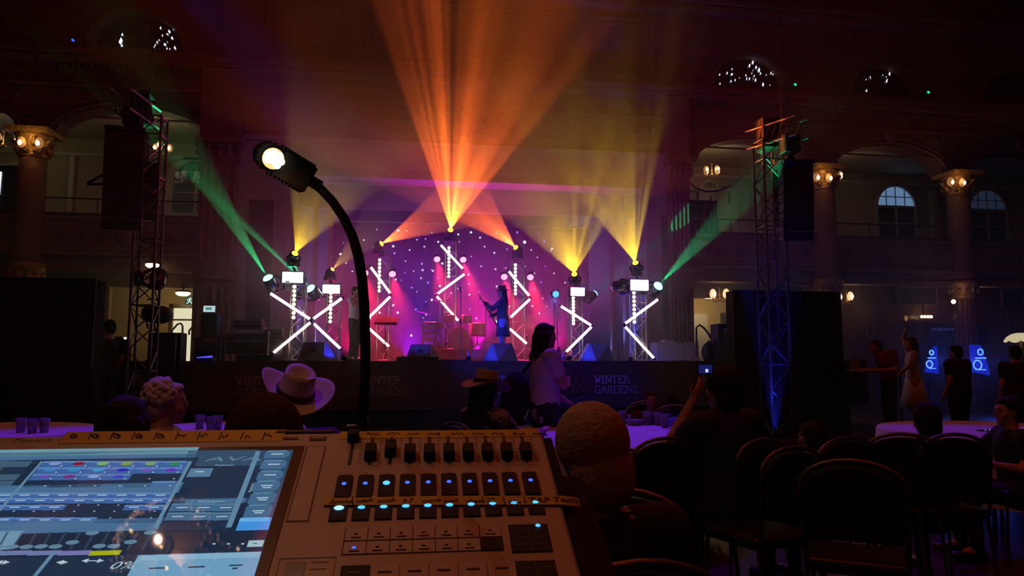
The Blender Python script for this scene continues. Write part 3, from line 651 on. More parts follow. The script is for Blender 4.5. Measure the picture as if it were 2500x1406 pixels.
TW = [ # px, py_base, Y, py_top, led_y0, led_y1, n
    (725, 880, 16.75, 690, 'aluminium lattice tower at the left front of the stage', 719, 700, 775, 8),
    (812, 868, 17.7, 716, 'short lattice tower behind the left crossed light tubes', 808, 716, 785, 8),
    (934, 862, 18.4, 627, 'lattice tower behind the music stand', 927, 635, 710, 9),
    (1098, 790, 19.5, 592, 'tall lattice tower in the middle behind the drum kit', 1096, 605, 675, 9),
    (1264, 862, 18.4, 636, 'lattice tower just right of the guitarist', 1258, 647, 717, 9),
    (1405, 868, 17.7, 722, 'short lattice tower behind the right chevron of light tubes', 1399, 728, 790, 9),
    (1560, 880, 16.75, 708, 'blue lit lattice tower at the right front of the stage', 1547, 715, 786, 8)]
WARM = glow('warm tungsten bulb', (1, .62, .35), 6)
TOPZ = []
for px, pb, Y, pt, lab, lx, l0, l1, n in TW:
    b = at(px, pb, Y); zt = at(px, pt, Y).z; zb = SZ + (.3 if 1000 < px < 1200 else 0)
    truss('truss_tower', lab, (b.x, Y, zb), zt - zb, .29, group='light towers on the stage', r=.02)
    TOPZ.append((b.x, Y, zt))
    a, c = at(lx, l0, Y - .2), at(lx, l1, Y - .2)
    t = thing('bulb_batten', 'row of warm bulbs on the ' + lab.replace('aluminium ', '').replace('lattice tower', 'tower').replace(' of light tubes', ''), 'light', (a.x, Y - .2, c.z))
    H = a.z - c.z
    mb = MB(); mb.box(-.04, .04, .0, .06, -.05, H + .05); mb.build('housing', BLACK, t)
    for k in range(n):
        mb = MB(); mb.ball((0, -.02, H * k / (n - 1)), .04, .03, .04, 10); mb.build('bulb', WARM, t)

# ---------- neon-like light tubes
TUBE = glow('white light tube', (1, .76, .68), 7); TUBECAP = BLACK
def tube_light(x0, y0, x1, y1, Y, lab):
    a, b = at(x0, y0, Y), at(x1, y1, Y)
    d = (b - a).normalized(); t = thing('light_tube', lab, 'light tube', (a + b) / 2, group='bright light tubes on the towers')
    c = (a + b) / 2; L = (b - a).length / 2
    mb = MB(); mb.capsule(-d * L, d * L, .029, .029, 12); mb.build('tube', TUBE, t)
    tw_ = min(TOPZ, key=lambda q: abs(q[0] - c.x) + abs(q[1] - Y)); u_ = max(-L * .9, min(L * .9, (tw_[0] - c.x) / d.x)) if abs(d.x) > .05 else 0
    k0 = d * u_; mb = MB(); e_ = V((tw_[0] - c.x, tw_[1] - .16 - c.y, k0.z)); mb.tube(k0 + V((0, .02, 0)), V((k0.x, e_.y, k0.z)), .012, 6); mb.tube(V((k0.x, e_.y, k0.z)), e_, .012, 6); mb.build('bracket', BLACK, t)
    for s in (-1, 1):
        mb = MB(); mb.tube(d * s * (L - .01), d * s * (L + .05), .03, 10); mb.tube(d * s * (L + .02), d * s * (L + .02) + V((0, .1, 0)), .012); mb.build('end_cap', TUBECAP, t)
LX, RX = 16.5, 16.5
for a in ((660, 716, 757, 779, LX, 'upper left arm of the big glowing tube cross on the left'), (765, 778, 835, 728, LX + .1, 'upper right arm of the big glowing tube cross on the left'),
          (668, 861, 758, 787, LX, 'lower left arm of the big glowing tube cross on the left'), (766, 790, 831, 851, LX + .1, 'lower right arm of the big glowing tube cross on the left'),
          (905, 652, 953, 716, 18.0, 'tube sloping down right at the top of the tower behind the music stand'), (953, 724, 897, 778, 18.0, 'tube sloping down left beside the lamp stem, above the music stand'), (898, 799, 950, 846, 18.0, 'lowest tube beside the lamp stem, below the music stand'),
          (1076, 598, 1130, 656, 19.1, 'highest tube, sloping down right on the middle tower'), (1134, 669, 1068, 717, 19.1, 'middle tube of the zigzag on the middle tower'), (1066, 723, 1119, 783, 19.1, 'lowest tube of the zigzag on the middle tower'),
          (1242, 662, 1292, 722, 18.0, 'top tube of the zigzag right of the guitarist'), (1294, 730, 1246, 775, 18.0, 'tube meeting the guitarist at his back'), (1244, 802, 1286, 839, 18.0, 'low tube behind the monitor at the guitarist'),
          (1369, 747, 1443, 794, 17.35, 'upper tube of the chevron pointing right'), (1444, 798, 1382, 859, 17.35, 'lower tube of the chevron pointing right'),
          (1606, 731, 1526, 790, 16.45, 'upper tube of the chevron at the far right tower'), (1526, 797, 1596, 874, 16.45, 'lower tube of the chevron at the far right tower')):
    tube_light(*a)

# ---------- strobe panels
PANEL = glow('strobe white', (.8, .85, 1), 14)
for x0, y0, x1, y1, Y, lab in ((690, 664, 739, 690, 16.55, 'bright white strobe panel on the left front tower'), (788, 695, 829, 716, 17.5, 'bright white strobe panel over the left crossed tubes'), (1394, 702, 1427, 722, 17.5, 'small bright white strobe panel above the right chevron'), (1540, 683, 1583, 709, 16.5, 'bright white strobe panel on the far right tower')):
    a, b = at(x0, y0, Y), at(x1, y1, Y); hw, hh = (b.x - a.x) / 2, (a.z - b.z) / 2
    t = thing('strobe_light', lab, 'strobe light', ((a.x + b.x) / 2, Y, (a.z + b.z) / 2))
    mb = MB(); mb.box(-hw - .03, hw + .03, .01, .14, -hh - .03, hh + .03); mb.build('housing', BLACK, t, bevel=.01)
    mb = MB(); mb.box(-hw, hw, -.005, .01, -hh, hh); mb.build('panel', PANEL, t)
    mb = MB(); mb.path([(-hw - .05, .08, 0), (-hw - .05, .08, -hh - .08), (hw + .05, .08, -hh - .08), (hw + .05, .08, 0)], .015, 6); mb.build('yoke', BLACK, t)

# ---------- moving heads
def moving_head(lab, src, Y, tgt, Y2, col, power, angle, blend=.12, base='down', lens=None, r=.11, gob=None, body=True, ls=10):
    p = at(*src, Y); q = at(*tgt, Y2); d = (q - p).normalized(); k_ = .6 if base == 'down' else 1
    t = thing('moving_head_light', lab, 'moving head light', p - d * .02)
    side = d.cross(V((0, 0, 1))).normalized(); c = -d * .17 * k_
    M = frame((0, 0, 0), d)
    mb = MB(); mb.lathe([(.03, -.34 * k_), (r * .7, -.33 * k_), (r * .95, -.25 * k_), (r, -.12 * k_), (r * .92, -.03), (r * .85, 0)], 20, M)
    for k in range(8): a = 2 * PI * k / 8; mb.box(-.01, .01, r * .9, r * 1.04, -.28 * k_, -.12 * k_, M @ Matrix.Rotation(a, 4, 'Z'))
    mb.build('head', BLACKGLOSS, t)
    mb = MB(); mb.lathe([(1e-4, .005), (r * .4, .004), (r * .62, 0)] if base == 'down' else [(1e-4, .06), (r * .35, .052), (r * .65, .03), (r * .8, 0)], 20, M); mb.build('lens', glow('lens ' + lab[:14] + str(round(col[0] + col[1], 2)), lens or col, ls), t)
    dn = {'down': V((0, 0, -1)), 'right': V((1, 0, 0)), 'left': V((-1, 0, 0))}[base]
    sd = side if base == 'down' else V((0, 0, 1))
    bc = c + dn * (r + (.13 if base != 'down' else .03))
    mb = MB()
    for s in (-1, 1): mb.path([c + sd * s * (r + .03), c + sd * s * (r + .035) + dn * .1, bc + sd * s * (r * .6)], [.022, .03, .03], 8)
    mb.tube(bc - sd * r * .8, bc + sd * r * .8, .03); mb.build('yoke', BLACK, t)
    mb = MB(); mb.box(-.11, .11, -.1, .1, -.05, .05, frame(bc + dn * (.07 if base != 'down' else .05), dn)); mb.build('base', BLACK, t, bevel=.012)
    tw_ = min(TOPZ, key=lambda q_: abs(q_[0] - p.x) + abs(q_[1] - Y))
    if base == 'down' and abs(tw_[0] - p.x) < .6:
        b0 = bc + dn * .08; b1 = V((tw_[0], tw_[1], tw_[2])) - V(t.location); mb = MB(); mb.tube(b0, b1, .03); mb.build('mounting_pole', BLACK, t)
    l = lamp('beam', 'SPOT', p + d * (.01 if base == 'down' else .075), power, col, .012, d, angle, blend)
    if gob: gobo(l, *gob)
    return t
YEL, ORG, GRN = (1, .64, .01), (1, .14, .012), (0, 1, .28)
K = 1.0
moving_head('moving head throwing a wide yellow beam, on top of the left front tower', (721, 617), 16.7, (805, 430), 14.9, YEL, 2600 * K, 42, gob=('rays', 9, 1, .4, .56, .08), ls=12)
moving_head('small moving head with a faint yellow beam, above the left crossed tubes', (813, 656), 17.7, (880, 590), 17.0, (1, .6, .05), 400 * K, 30, ls=6, r=.08)
moving_head('moving head throwing the widest yellow beam, over the right chevron', (1402, 668), 17.75, (1365, 430), 15.0, YEL, 4000 * K, 50, gob=('rays', 8, 5, .42, .55, .08), ls=12)
moving_head('moving head with a yellow beam, on top of the far right tower', (1551, 640), 16.7, (1513, 490), 15.4, YEL, 5000 * K, 40, gob=('rays', 9, 9, .42, .55, .06), ls=12)
moving_head('moving head throwing orange rays straight up, on top of the middle tower', (1100, 560), 19.4, (1145, 300), 16.0, ORG, 100000 * K, 37, gob=('rays', 16, 0, .44, .58, .03), ls=12, r=.12)
moving_head('moving head with orange rays toward the right, on the tower by the music stand', (933, 594), 18.3, (1120, 495), 16.9, ORG, 21000 * K, 31, gob=('rays', 16, 4, .44, .58, .03), ls=12)
moving_head('moving head with orange rays toward the left, above the guitarist', (1258, 603), 18.3, (1150, 495), 16.9, ORG, 21000 * K, 31, gob=('rays', 16, 7, .44, .58, .03), ls=12)
moving_head('green moving head at the far left of the stage, beam to the upper left', (653, 677), 16.5, (520, 460), 15.2, GRN, 4500 * K, 12, base='right', lens=(.1, 1, .5), r=.14)
moving_head('green moving head between the two left strobe panels', (757, 703), 17.2, (600, 520), 15.7, GRN, 8000 * K, 14, base='left', lens=(.1, 1, .5), r=.14)
moving_head('green moving head on the far right tower, beam to the upper right', (1608, 697), 16.5, (1897, 385), 12.45, GRN, 3600 * K, 11, base='left', lens=(.1, 1, .5), r=.14)
moving_head('blue green moving head right of the right chevron panel', (1453, 716), 18.9, (1672, 530), 19.6, (0, 1, .4), 2200 * K, 7, base='left', lens=(.1, .8, .9), r=.12)
# unlit heads
for px, py, Y, tg, lab, bs in ((1497, 700, 16.6, (1440, 700), 'unlit black moving head pointing left on the far right tower', 'right'), (382, 700, 13.8, (372, 740), 'black moving head with a green glint by the left truss', 'left')):
    t = moving_head(lab, (px, py), Y, tg, Y - .2, (.02, .02, .03), 0, 10, base=bs, r=.14, ls=.0)

# ---------- PAR cans
def par(lab, px, py, Y, tgt, Y2, col, power, angle, lens, ls=8, r=.1):
    p = at(px, py, Y); d = (at(*tgt, Y2) - p).normalized()
    t = thing('par_light', lab, 'stage light', p)
    view = (CAM - p).normalized(); M = frame((0, 0, 0), (d * .6 + view).normalized())
    mb = MB(); mb.lathe([(.04, -.16), (r * .9, -.13), (r, -.02), (r * 1.02, 0), (r * .9, .0)], 20, M); mb.build('housing', BLACK, t)
    mb = MB(); mb.lathe([(1e-4, .012), (r * .6, .008), (r * .88, -.002)], 20, M); mb.build('lens', glow('par ' + str(lens), lens, ls), t)
    mb = MB(); mb.path([M @ V((r * 1.1, 0, -.06)), M @ V((r * 1.1, 0, -.2)), M @ V((-r * 1.1, 0, -.2)), M @ V((-r * 1.1, 0, -.06))], .012, 6); mb.build('yoke', BLACK, t)
    if lab.startswith('blue'): mb = MB(); mb.tube((0, .2, -.05), (0, .2, SZ - p.z), .018); mb.tube((-.2, .2, SZ - p.z + .01), (.2, .2, SZ - p.z + .01), .015); mb.tube((0, 0, -.05), (0, .2, -.05), .015); mb.build('stand', BLACK, t)
    lamp('wash', 'SPOT', p + d * .05, power, col, .05, d, angle, 1.0)
    return t
RED = (1, .02, .08); RL = (1, .12, .2)
for i, (px, py, Y, lab) in enumerate(((891, 667, 18.1, 'red stage light left of the music stand tower'), (958, 669, 18.1, 'red stage light right of the music stand tower'), (1067, 633, 19.2, 'red stage light left of the middle tower'), (1131, 634, 19.2, 'red stage light right of the middle tower'), (1231, 676, 18.1, 'red stage light above the guitarist'), (1295, 677, 18.1, 'red stage light right of the guitarist tower'))):
    par(lab, px, py, Y, (px + 35, py + 170), Y - .4, RED, 3200 * K, 52, RL, 6)
par('blue stage light beside the boom microphone', 1357, 718, 18.6, (1330, 830), 16, (.1, .2, 1), 200, 40, (.05, .3, 1), 3)
# colour floods rigged low at the back and sides of the stage
def flood(lab, loc, tgt, col, power, angle=88):
    t = thing('flood_light', lab, 'stage light', loc); d = (V(tgt) - V(loc)).normalized(); M = frame((0, 0, .08), d)
    mb = MB(); mb.box(-.12, .12, -.08, .08, -.1, 0, M); mb.build('housing', BLACK, t, bevel=.01)
    mb = MB(); mb.box(-.1, .1, -.06, .06, 0, .01, M); mb.build('lens', glow('flood ' + str(col), col, 2), t)
    lamp('flood_glow', 'SPOT', V(loc) + V((0, 0, .08)) + d * .04, power, col, .12, d, angle, .8)
flood('magenta floor flood behind the drum kit', (2.5, 21.5, SZ + .3), (2.5, 20.4, 3.2), (1, 0, .75), 1000)
flood('magenta floor flood behind the right chevron', (4.5, 21.2, SZ), (4.5, 20.0, 2.6), (1, 0, .5), 1200)
flood('blue floor flood left of the middle tower', (.5, 21.3, SZ), (.7, 20.0, 2.6), (.25, 0, 1), 1100)
flood('pink floor flood behind the left crossed tubes', (-1.0, 20.5, SZ), (-1.0, 19.4, 2.4), (1, .0, .2), 1000)
flood('violet floor flood at the left side wall', (-1.9, 20.9, SZ), (-2.3, 21.9, 5), (.35, .22, 1), 200)
flood('violet floor flood at the right side wall', (6.4, 20.9, SZ), (6.7, 21.9, 5), (.35, .28, 1), 420)

# ================================================================== ON THE STAGE
BLUEWEDGE = mat('worn black speaker paint', (.07, .065, .07), .5, var=.2)
def wedge(lab, x0, x1, px_y, Y, flip, h=.42):
    a, b = at(x0, px_y, Y), at(x1, px_y, Y); w_ = b.x - a.x
    t = thing('stage_monitor', lab, 'monitor speaker', (a.x, Y, SZ), group='wedge monitors along the stage front')
    # side profile in x: sloped speaker face on one side, angled to the performer
    s = .32 * w_
    pts = [(0, 0), (w_, 0), (w_, h * .25), (w_ - .28 * w_, h), (.28 * w_, h), (0, h * .18)] if not flip else [(0, 0), (w_, 0), (w_, h * .18), (w_ - .28 * w_, h), (.28 * w_, h), (0, h * .25)]
    mb = MB()
    q = w_ * .3
    if flip:
        B = [V((0, 0, 0)), V((w_ * .62, -.12, 0)), V((w_, .25, 0)), V((w_ * .3, .5, 0))]; T = [V((w_ * .3, .2, h)), V((w_ * .38, .12, h)), V((w_ * .82, .3, h)), V((w_ * .36, .45, h))]
        B = [V((0, .1, 0)), V((w_ * .4, -.12, 0)), V((w_, .12, 0)), V((w_ * .95, .5, 0)), V((.05, .5, 0))]
        T = [V((w_ * .29, .22, h)), V((w_ * .30, .16, h)), V((w_ * .84, .22, h)), V((w_ * .82, .45, h)), V((w_ * .3, .45, h))]
    else:
        B = [V((0, .12, 0)), V((w_ * .68, -.12, 0)), V((w_, .15, 0)), V((w_ * .95, .5, 0)), V((.05, .5, 0))]
        T = [V((w_ * .14, .22, h)), V((w_ * .68, .16, h)), V((w_ * .72, .24, h)), V((w_ * .7, .45, h)), V((w_ * .16, .45, h))]
    mb.hexa(B, T); mb.build('cabinet', BLUEWEDGE, t, bevel=.008)
    mb = MB(); cx_ = w_ * (.55 if flip else .4); mb.box(cx_ - .05, cx_ + .05, .0, .02, h * .55, h * .72, Matrix.Rotation(-.5, 4, 'X') @ Matrix.Translation((0, -.02, 0.02))); mb.build('handle', BLACK, t)
    mb = MB()
    for k in range(5): mb.box(.08, .12, .1, .12, .05 + k * .03, .06 + k * .03)
    mb.build('connector_plate', BLACK, t)
    return t
wedge('grey topped wedge monitor below the crossed tubes', 723, 822, 878, 15.85, False, .41)
wedge('blue lit wedge monitor centre left on a black box', 990, 1080, 872, 16.4, False, .38)
wedge('blue and black wedge monitor in front of the guitarist', 1178, 1268, 876, 16.0, True, .40)
wedge('blue sided wedge monitor by the right chevron', 1418, 1507, 879, 15.85, True, .40)
a, b = at(968, 868, 15.62), at(1070, 880, 15.62)
mb = MB(); mb.box(a.x, b.x, 15.56, 16.0, SZ, SZ + .1); tag(mb.build('floor_box', BLACK, bevel=.01), 'low black box at the stage lip before the centre left monitor', 'box')
mb = MB(); a2 = at(1130, 870, 15.62); mb.box(b.x + .05, a2.x + .1, 15.6, 15.95, SZ, SZ + .045); tag(mb.build('cable_ramp', BLACK, bevel=.01), 'flat black cable ramp at the middle of the stage lip', 'cable ramp')
def mic_stand(lab, px, Y, top, boom=None):
    b = at(px, 868, Y); z = at(px, top, Y).z - SZ
    t = thing('microphone_stand', lab, 'microphone stand', (b.x, Y, SZ))
    mb = MB(); mb.lathe([(.13, 0), (.13, .02), (.02, .035)], 20); mb.build('base', BLACK, t)
    mb = MB(); mb.tube((0, 0, .02), (0, 0, z), .012); mb.tube((0, 0, z * .55), (0, 0, z * .62), .022); mb.build('pole', DARKALU, t)
    tip = V((0, -.02, z))
    if boom:
        e0 = at(*boom[0], Y) - b; e1 = at(*boom[1], Y) - b; e0.z += b.z - SZ; e1.z += b.z - SZ; e0.y = 0; e1.y = -.1
        mb = MB(); mb.tube(e0, e1, .01); mb.ball((0, 0, z), .03); mb.build('boom', DARKALU, t); tip = e1
    mb = MB(); mb.tube(tip, tip + V((-.03, -.05, .1)), .014, 10, .02); mb.ball(tip + V((-.035, -.06, .12)), .028); mb.build('microphone', BLACKGLOSS, t)
    return t
mic_stand('straight microphone stand left of the guitarist', 1124, 16.6, 716)
mic_stand('boom microphone stand behind the standing woman', 1361, 16.8, 765, ((1369, 778), (1346, 728)))
mic_stand('short microphone stand lying low by the guitarist tower', 1288, 17.6, 832)
b = at(940, 868, 17.4)
t = thing('music_stand', 'black music stand between the lamp stem and the centre monitor', 'music stand', (b.x, 17.4, SZ))
mb = MB()
for k in range(3): a = 2 * PI * k / 3 + .3; mb.tube((0, 0, .2), (.28 * math.cos(a), .28 * math.sin(a), .01), .01)
mb.build('tripod', BLACK, t)
mb = MB(); mb.tube((0, 0, .1), (0, 0, .9), .012); mb.build('pole', BLACK, t)
mb = MB(); mb.box(-.26, .26, -.01, .01, 0, .3, Matrix.Translation((0, 0, .86)) @ Matrix.Rotation(-.9, 4, 'X') @ Matrix.Rotation(.12, 4, 'Y')); mb.box(-.26, .26, -.05, .01, -.01, .0, Matrix.Translation((0, 0, .86)) @ Matrix.Rotation(-.9, 4, 'X')); mb.build('desk', mat('matt black desk', (.004, .004, .005), .9, spec=.1), t)
# drum kit on the riser
DRUM = mat('purple lit drum shell', (.3, .28, .3), .3, .2); HEADM = mat('drum head', (.6, .58, .6), .6)
b = at(1115, 848, 19.1); dz = SZ + .3
t = thing('drum_kit', 'drum kit with a pale bass drum head on the riser', 'drum kit', (b.x, 18.85, dz))
mb = MB(); M = Matrix.Translation((0, 0, .29)) @ Matrix.Rotation(PI / 2, 4, 'X'); mb.lathe([(.27, -.22), (.28, -.22), (.28, .22), (.27, .22)], 32, M); mb.build('bass_drum', DRUM, t)
mb = MB(); mb.lathe([(1e-4, .2), (.27, .205)], 32, M); mb.build('bass_head', HEADM, t)
for dx, dy, z, r, h in ((-.2, .1, .68, .14, .2), (.22, .1, .68, .15, .2), (.55, .35, .35, .2, .35), (-.5, .3, .55, .18, .14)):
    mb = MB(); mb.lathe([(1e-4, h), (r, h), (r * 1.03, h * .9), (r * 1.03, h * .1), (r, 0), (1e-4, 0)], 20, Matrix.Translation((dx, dy, z))); d_ = mb.build('tom_drum', DRUM, t)
    mb = MB()
    for k in range(3): a = 2 * PI * k / 3; mb.tube((dx, dy, z * .6), (dx + .2 * math.cos(a), dy + .2 * math.sin(a), .0), .01, 6)
    mb.tube((dx, dy, z * .55), (dx, dy, z), .012, 6); mb.build('tripod', ALU, d_)
for dx, z, tilt in ((-.85, .95, .2), (.75, 1.25, -.25), (1.05, 1.0, -.1), (-.45, 1.25, .3), (1.4, 1.35, .1)):
    mb = MB(); mb.tube((dx, .2, 0), (dx, .2, z), .011, 6); mb.tube((dx - .17, .2, .01), (dx, .2, .25), .008, 6); mb.tube((dx + .17, .2, .01), (dx, .2, .25), .008, 6); mb.tube((dx, .35, .01), (dx, .2, .25), .008, 6); c_ = mb.build('cymbal_stand', ALU, t)
    mb = MB(); mb.lathe([(1e-4, .03), (.04, .02), (.2, -.01)], 24, Matrix.Translation((dx, .2, z)) @ Matrix.Rotation(tilt, 4, 'Y')); mb.build('cymbal', BRASS, c_)
# amp rack, cabinets
def rackframe(name, lab, cat, x0, x1, y0, y1, Y, m=ALU):
    a, b = at(x0, y1, Y), at(x1, y0, Y); t = thing(name, lab, cat, (a.x, Y, a.z)); W, H = b.x - a.x, b.z - a.z
    mb = MB()
    for x in (0, W):
        for y in (0, .4): mb.tube((x, y, 0), (x, y, H), .015, 6)
    for z in (.02, H): mb.tube((0, 0, z), (W, 0, z), .015, 6); mb.tube((0, .4, z), (W, .4, z), .015, 6); mb.tube((0, 0, z), (0, .4, z), .015, 6); mb.tube((W, 0, z), (W, .4, z), .015, 6)
    mb.build('frame', m, t)
    mb = MB()
    for k in range(3): z = H * (.3 + .22 * k); mb.box(.02, W - .02, .0, .35, z, z + H * .13)
    mb.build('rack_unit', mat('rack unit face', (.3, .3, .33), .4), t)
rackframe('equipment_rack', 'open metal equipment rack left of the drum kit', 'rack', 1033, 1064, 787, 850, 18.6)
a, b = at(1285, 852, 19.5), at(1300, 786, 19.5)
t = thing('instrument_amplifier', 'tall pale amplifier cabinet behind the standing woman', 'amplifier', ((a.x + b.x) / 2, 19.5, SZ + .3)); W = (b.x - a.x) + .1; H = b.z - SZ - .3
mb = MB(); mb.box(-W / 2, W / 2, 0, .35, 0, H); mb.build('cabinet', mat('pale amp vinyl', (.5, .48, .52), .5), t, bevel=.015)
mb = MB(); mb.box(-W / 2 + .03, W / 2 - .03, -.01, 0, .05, H * .75); mb.build('grille', BLACK, t)
mb = MB(); mb.box(-.09, .09, .05, .25, H, H + .2); mb.build('head_unit', mat('small framed speaker', (.4, .38, .45), .5), t, bevel=.01)
for px, lab in ((1143, 'pink lit bottle on the stage lip beside the straight stand'), (1375, 'pink lit bottle behind the standing woman, nearer the right monitor')):
    p = at(px, 876, 15.8); t = thing('water_bottle', lab, 'bottle', (p.x, 15.8, SZ))
    mb = MB(); mb.lathe([(.03, 0), (.034, .02), (.034, .12), (.03, .15), (.014, .19), (.013, .21)], 14); mb.build('body', mat('clear bottle plastic', (.8, .7, .75), .15, var=0), t)
    mb = MB(); mb.lathe([(.016, .21), (.016, .235)], 12); mb.build('cap', WHITEP, t)
    mb = MB(); mb.lathe([(.0345, .06), (.0348, .11)], 14); mb.build('label_band', mat('bottle label', (.6, .2, .5), .5), t)
# flight cases and gear left of the stage, white box on the right
CASE = mat('flight case laminate', (.012, .012, .014), .5, var=.3)
def flight_case(lab, x0, x1, y0, y1, Y, depth=.6):
    a, b = at(x0, y1, Y), at(x1, y0, Y); t = thing('flight_case', lab, 'flight case', (a.x, Y, a.z)); W, H = b.x - a.x, b.z - a.z
    mb = MB(); mb.box(.01, W - .01, .01, depth, .01, H - .01); mb.build('panel', CASE, t)
    mb = MB(); r = .014
    for z in (r, H * .62, H - r): mb.box(0, W, -.004, .02, z - r, z + r)
    for x in (r, W - r): mb.box(x - r, x + r, -.004, .02, 0, H)
    mb.build('aluminium_edge', mat('dull case edge', (.22, .2, .18), .45, .7), t)
    for x in (W * .3, W * .7):
        mb = MB(); mb.box(x - .05, x + .05, -.01, .01, H * .55, H * .7); mb.ball((x, -.012, H * .62), .015, n=8); mb.build('butterfly_latch', mat('dull latch', (.2, .19, .17), .4, .6), t)
    for x in (0, W):
        for z in (0, H): mb = MB(); mb.ball((x, .0, z), .028, n=8); mb.build('ball_corner', mat('dull latch', (.2, .19, .17), .4, .6), t)
    return t
flight_case('wide flight case with silver edges left of the crossed tubes', 549, 655, 812, 866, 16.3)
flight_case('flat flight case lying on the wide case', 568, 640, 781, 803, 16.5)
flight_case('small flight case end beside the wide case at the wall', 645, 690, 803, 822, 16.75, .25)
mb = MB(); a, b = at(575, 814, 16.5), at(690, 803, 16.5); mb.box(a.x, b.x, 16.6, 17.0, SZ, at(660, 822, 16.75).z); 
tag(mb.build('low_plinth', BLACK), 'low black plinth behind the wide flight case', 'box')
p = at(511, 754, 16.05)
t = thing('laptop', 'small glowing tablet screen on a dark stand left of the stage', 'tablet', p)
mb = MB(); mb.box(-.125, .125, 0, .015, -.075, .075, Matrix.Rotation(-.15, 4, 'X')); mb.build('bezel', BLACK, t)
mb = MB(); mb.box(-.115, .115, -.003, 0, -.065, .065, Matrix.Rotation(-.15, 4, 'X')); mb.build('screen', glow('tablet screen', (.55, .8, .85), .9), t)
mb = MB(); mb.box(-.07, .05, -.005, -.003, -.02, .03, Matrix.Rotation(-.15, 4, 'X')); mb.build('screen_window', glow('tablet window', (.2, .4, .42), .5), t)
a, b = at(487, 868, 16.0), at(532, 764, 16.0)
t = thing('equipment_stand', 'dark desk unit carrying the glowing tablet', 'stand', (a.x, 16.0, SZ))
mb = MB(); mb.box(0, b.x - a.x, 0, .5, 0, b.z - SZ); mb.box(-.12, b.x - a.x + .05, .05, .5, 0, (b.z - SZ) * .5); mb.build('cabinet', BLACK, t, bevel=.02)
mb = MB(); mb.box(.05, .3, -.02, 0, .4, .46); mb.build('front_bar', mat('red knob strip', (.25, .03, .02), .5), t)
# big black profile lantern by the left truss
p = at(385, 768, 14.6)
t = thing('followspot', 'large black followspot lantern beside the left truss tower', 'spotlight', p)
mb = MB(); M = frame((0, 0, 0), (.96, -.1, -.05)); mb.lathe([(.05, -.26), (.13, -.25), (.17, -.1), (.17, .1), (.13, .2), (.05, .27)], 20, M, .95, 1.0); mb.build('barrel', BLACK, t)
mb = MB(); mb.path([(-.15, -.2, 0), (-.1, -.22, -.25), (0, -.1, -.3), (0, .1, -.3), (-.1, .22, -.25), (-.15, .2, 0)], .018, 6); mb.tube((0, 0, -.3), (0, 0, -p.z), .025); mb.build('stand', BLACK, t)
mb = MB(); mb.tube((-.08, 0, .15), (-.08, 0, .28), .012); mb.tube((-.2, 0, .28), (.02, 0, .28), .012); mb.build('top_handle', BLACK, t)
for x_, y_, Y_, w_, h_, lab in ((360, 850, 15.0, .5, .3, 'dark amplifier box at the foot of the left truss'), (395, 850, 15.1, .35, .3, 'dark rack unit under the followspot')):
    p = at(x_, y_, Y_); t = thing('amplifier', lab, 'amplifier', (p.x, Y_, 0)); mb = MB(); mb.box(0, w_, 0, .4, 0, p.z + h_); mb.build('case', BLACK, t, bevel=.02)
    mb = MB()
    for k in range(4): mb.box(.04, w_ - .04, -.01, 0, p.z + .03 + k * .06, p.z + .05 + k * .06)
    mb.build('front_panel', BLACKGLOSS, t)
for pts, lab, c in ((((268, 829), (308, 826)), 'thin glowing white light bar left of the stage', (.7, .8, 1)), (((480, 872), (518, 871)), 'thin blue glowing bar on the stage edge by the flight cases', (.05, .05, 1))):
    a, b = at(*pts[0], 15.3), at(*pts[1], 15.3); t = thing('light_bar', lab, 'light bar', (a + b) / 2); c_ = (a + b) / 2
    mb = MB(); mb.hexa([a - c_ + V((0, 0, -.015)), b - c_ + V((0, 0, -.015)), b - c_ + V((0, .02, -.015)), a - c_ + V((0, .02, -.015))], [a - c_ + V((0, 0, .0)), b - c_ + V((0, 0, .025)), b - c_ + V((0, .02, .025)), a - c_ + V((0, .02, .0))]); mb.build('diffuser', glow('bar ' + str(c), c, 2.2), t)
    mb = MB(); mb.box(-.17, .17, .02, .05, -.02, .02); mb.build('housing', BLACK, t)
    # its floor stand / shelf
    mb = MB(); mb.box(-.15, .15, .03, .3, -c_.z if c_.x < -4.0 and lab.startswith('thin glowing') else SZ - c_.z + .001, -.02); mb.build('stand', BLACK, t)
WB = mat('white painted ramp side', (.5, .5, .55), .6)
a, b = at(1604, 878, 17.6), at(1706, 836, 17.6)
t = thing('white_box', 'low white panelled box at the right end of the stage', 'box', (a.x, 17.6, SZ))
mb = MB(); mb.box(0, b.x - a.x, 0, .5, 0, b.z - SZ); mb.box(.0, b.x - a.x, -.01, 0, .02, .06); mb.build('body', WB, t, bevel=.01)
mb = MB(); mb.box(.25, .5, .1, .4, b.z - SZ, b.z - SZ + .06); mb.build('lid_box', WB, t)
p = at(1695, 875, 16.6); mb = MB()
for k in range(14): mb.tube(V((p.x - .1 + .02 * k, 16.6, SZ)), V((p.x - .12 + .02 * k + .03 * math.sin(k * 9), 16.62, SZ + .06 + .05 * abs(math.sin(k * 5)))), .012, 5)
tag(mb.build('cable_bundle', mat('pale cable', (.4, .4, .5), .5)), 'heap of pale cables at the right end of the stage lip', 'cables')
mic_stand('thin stand before the white box on the right', 1668, 17.0, 838, ((1655, 838), (1682, 834)))
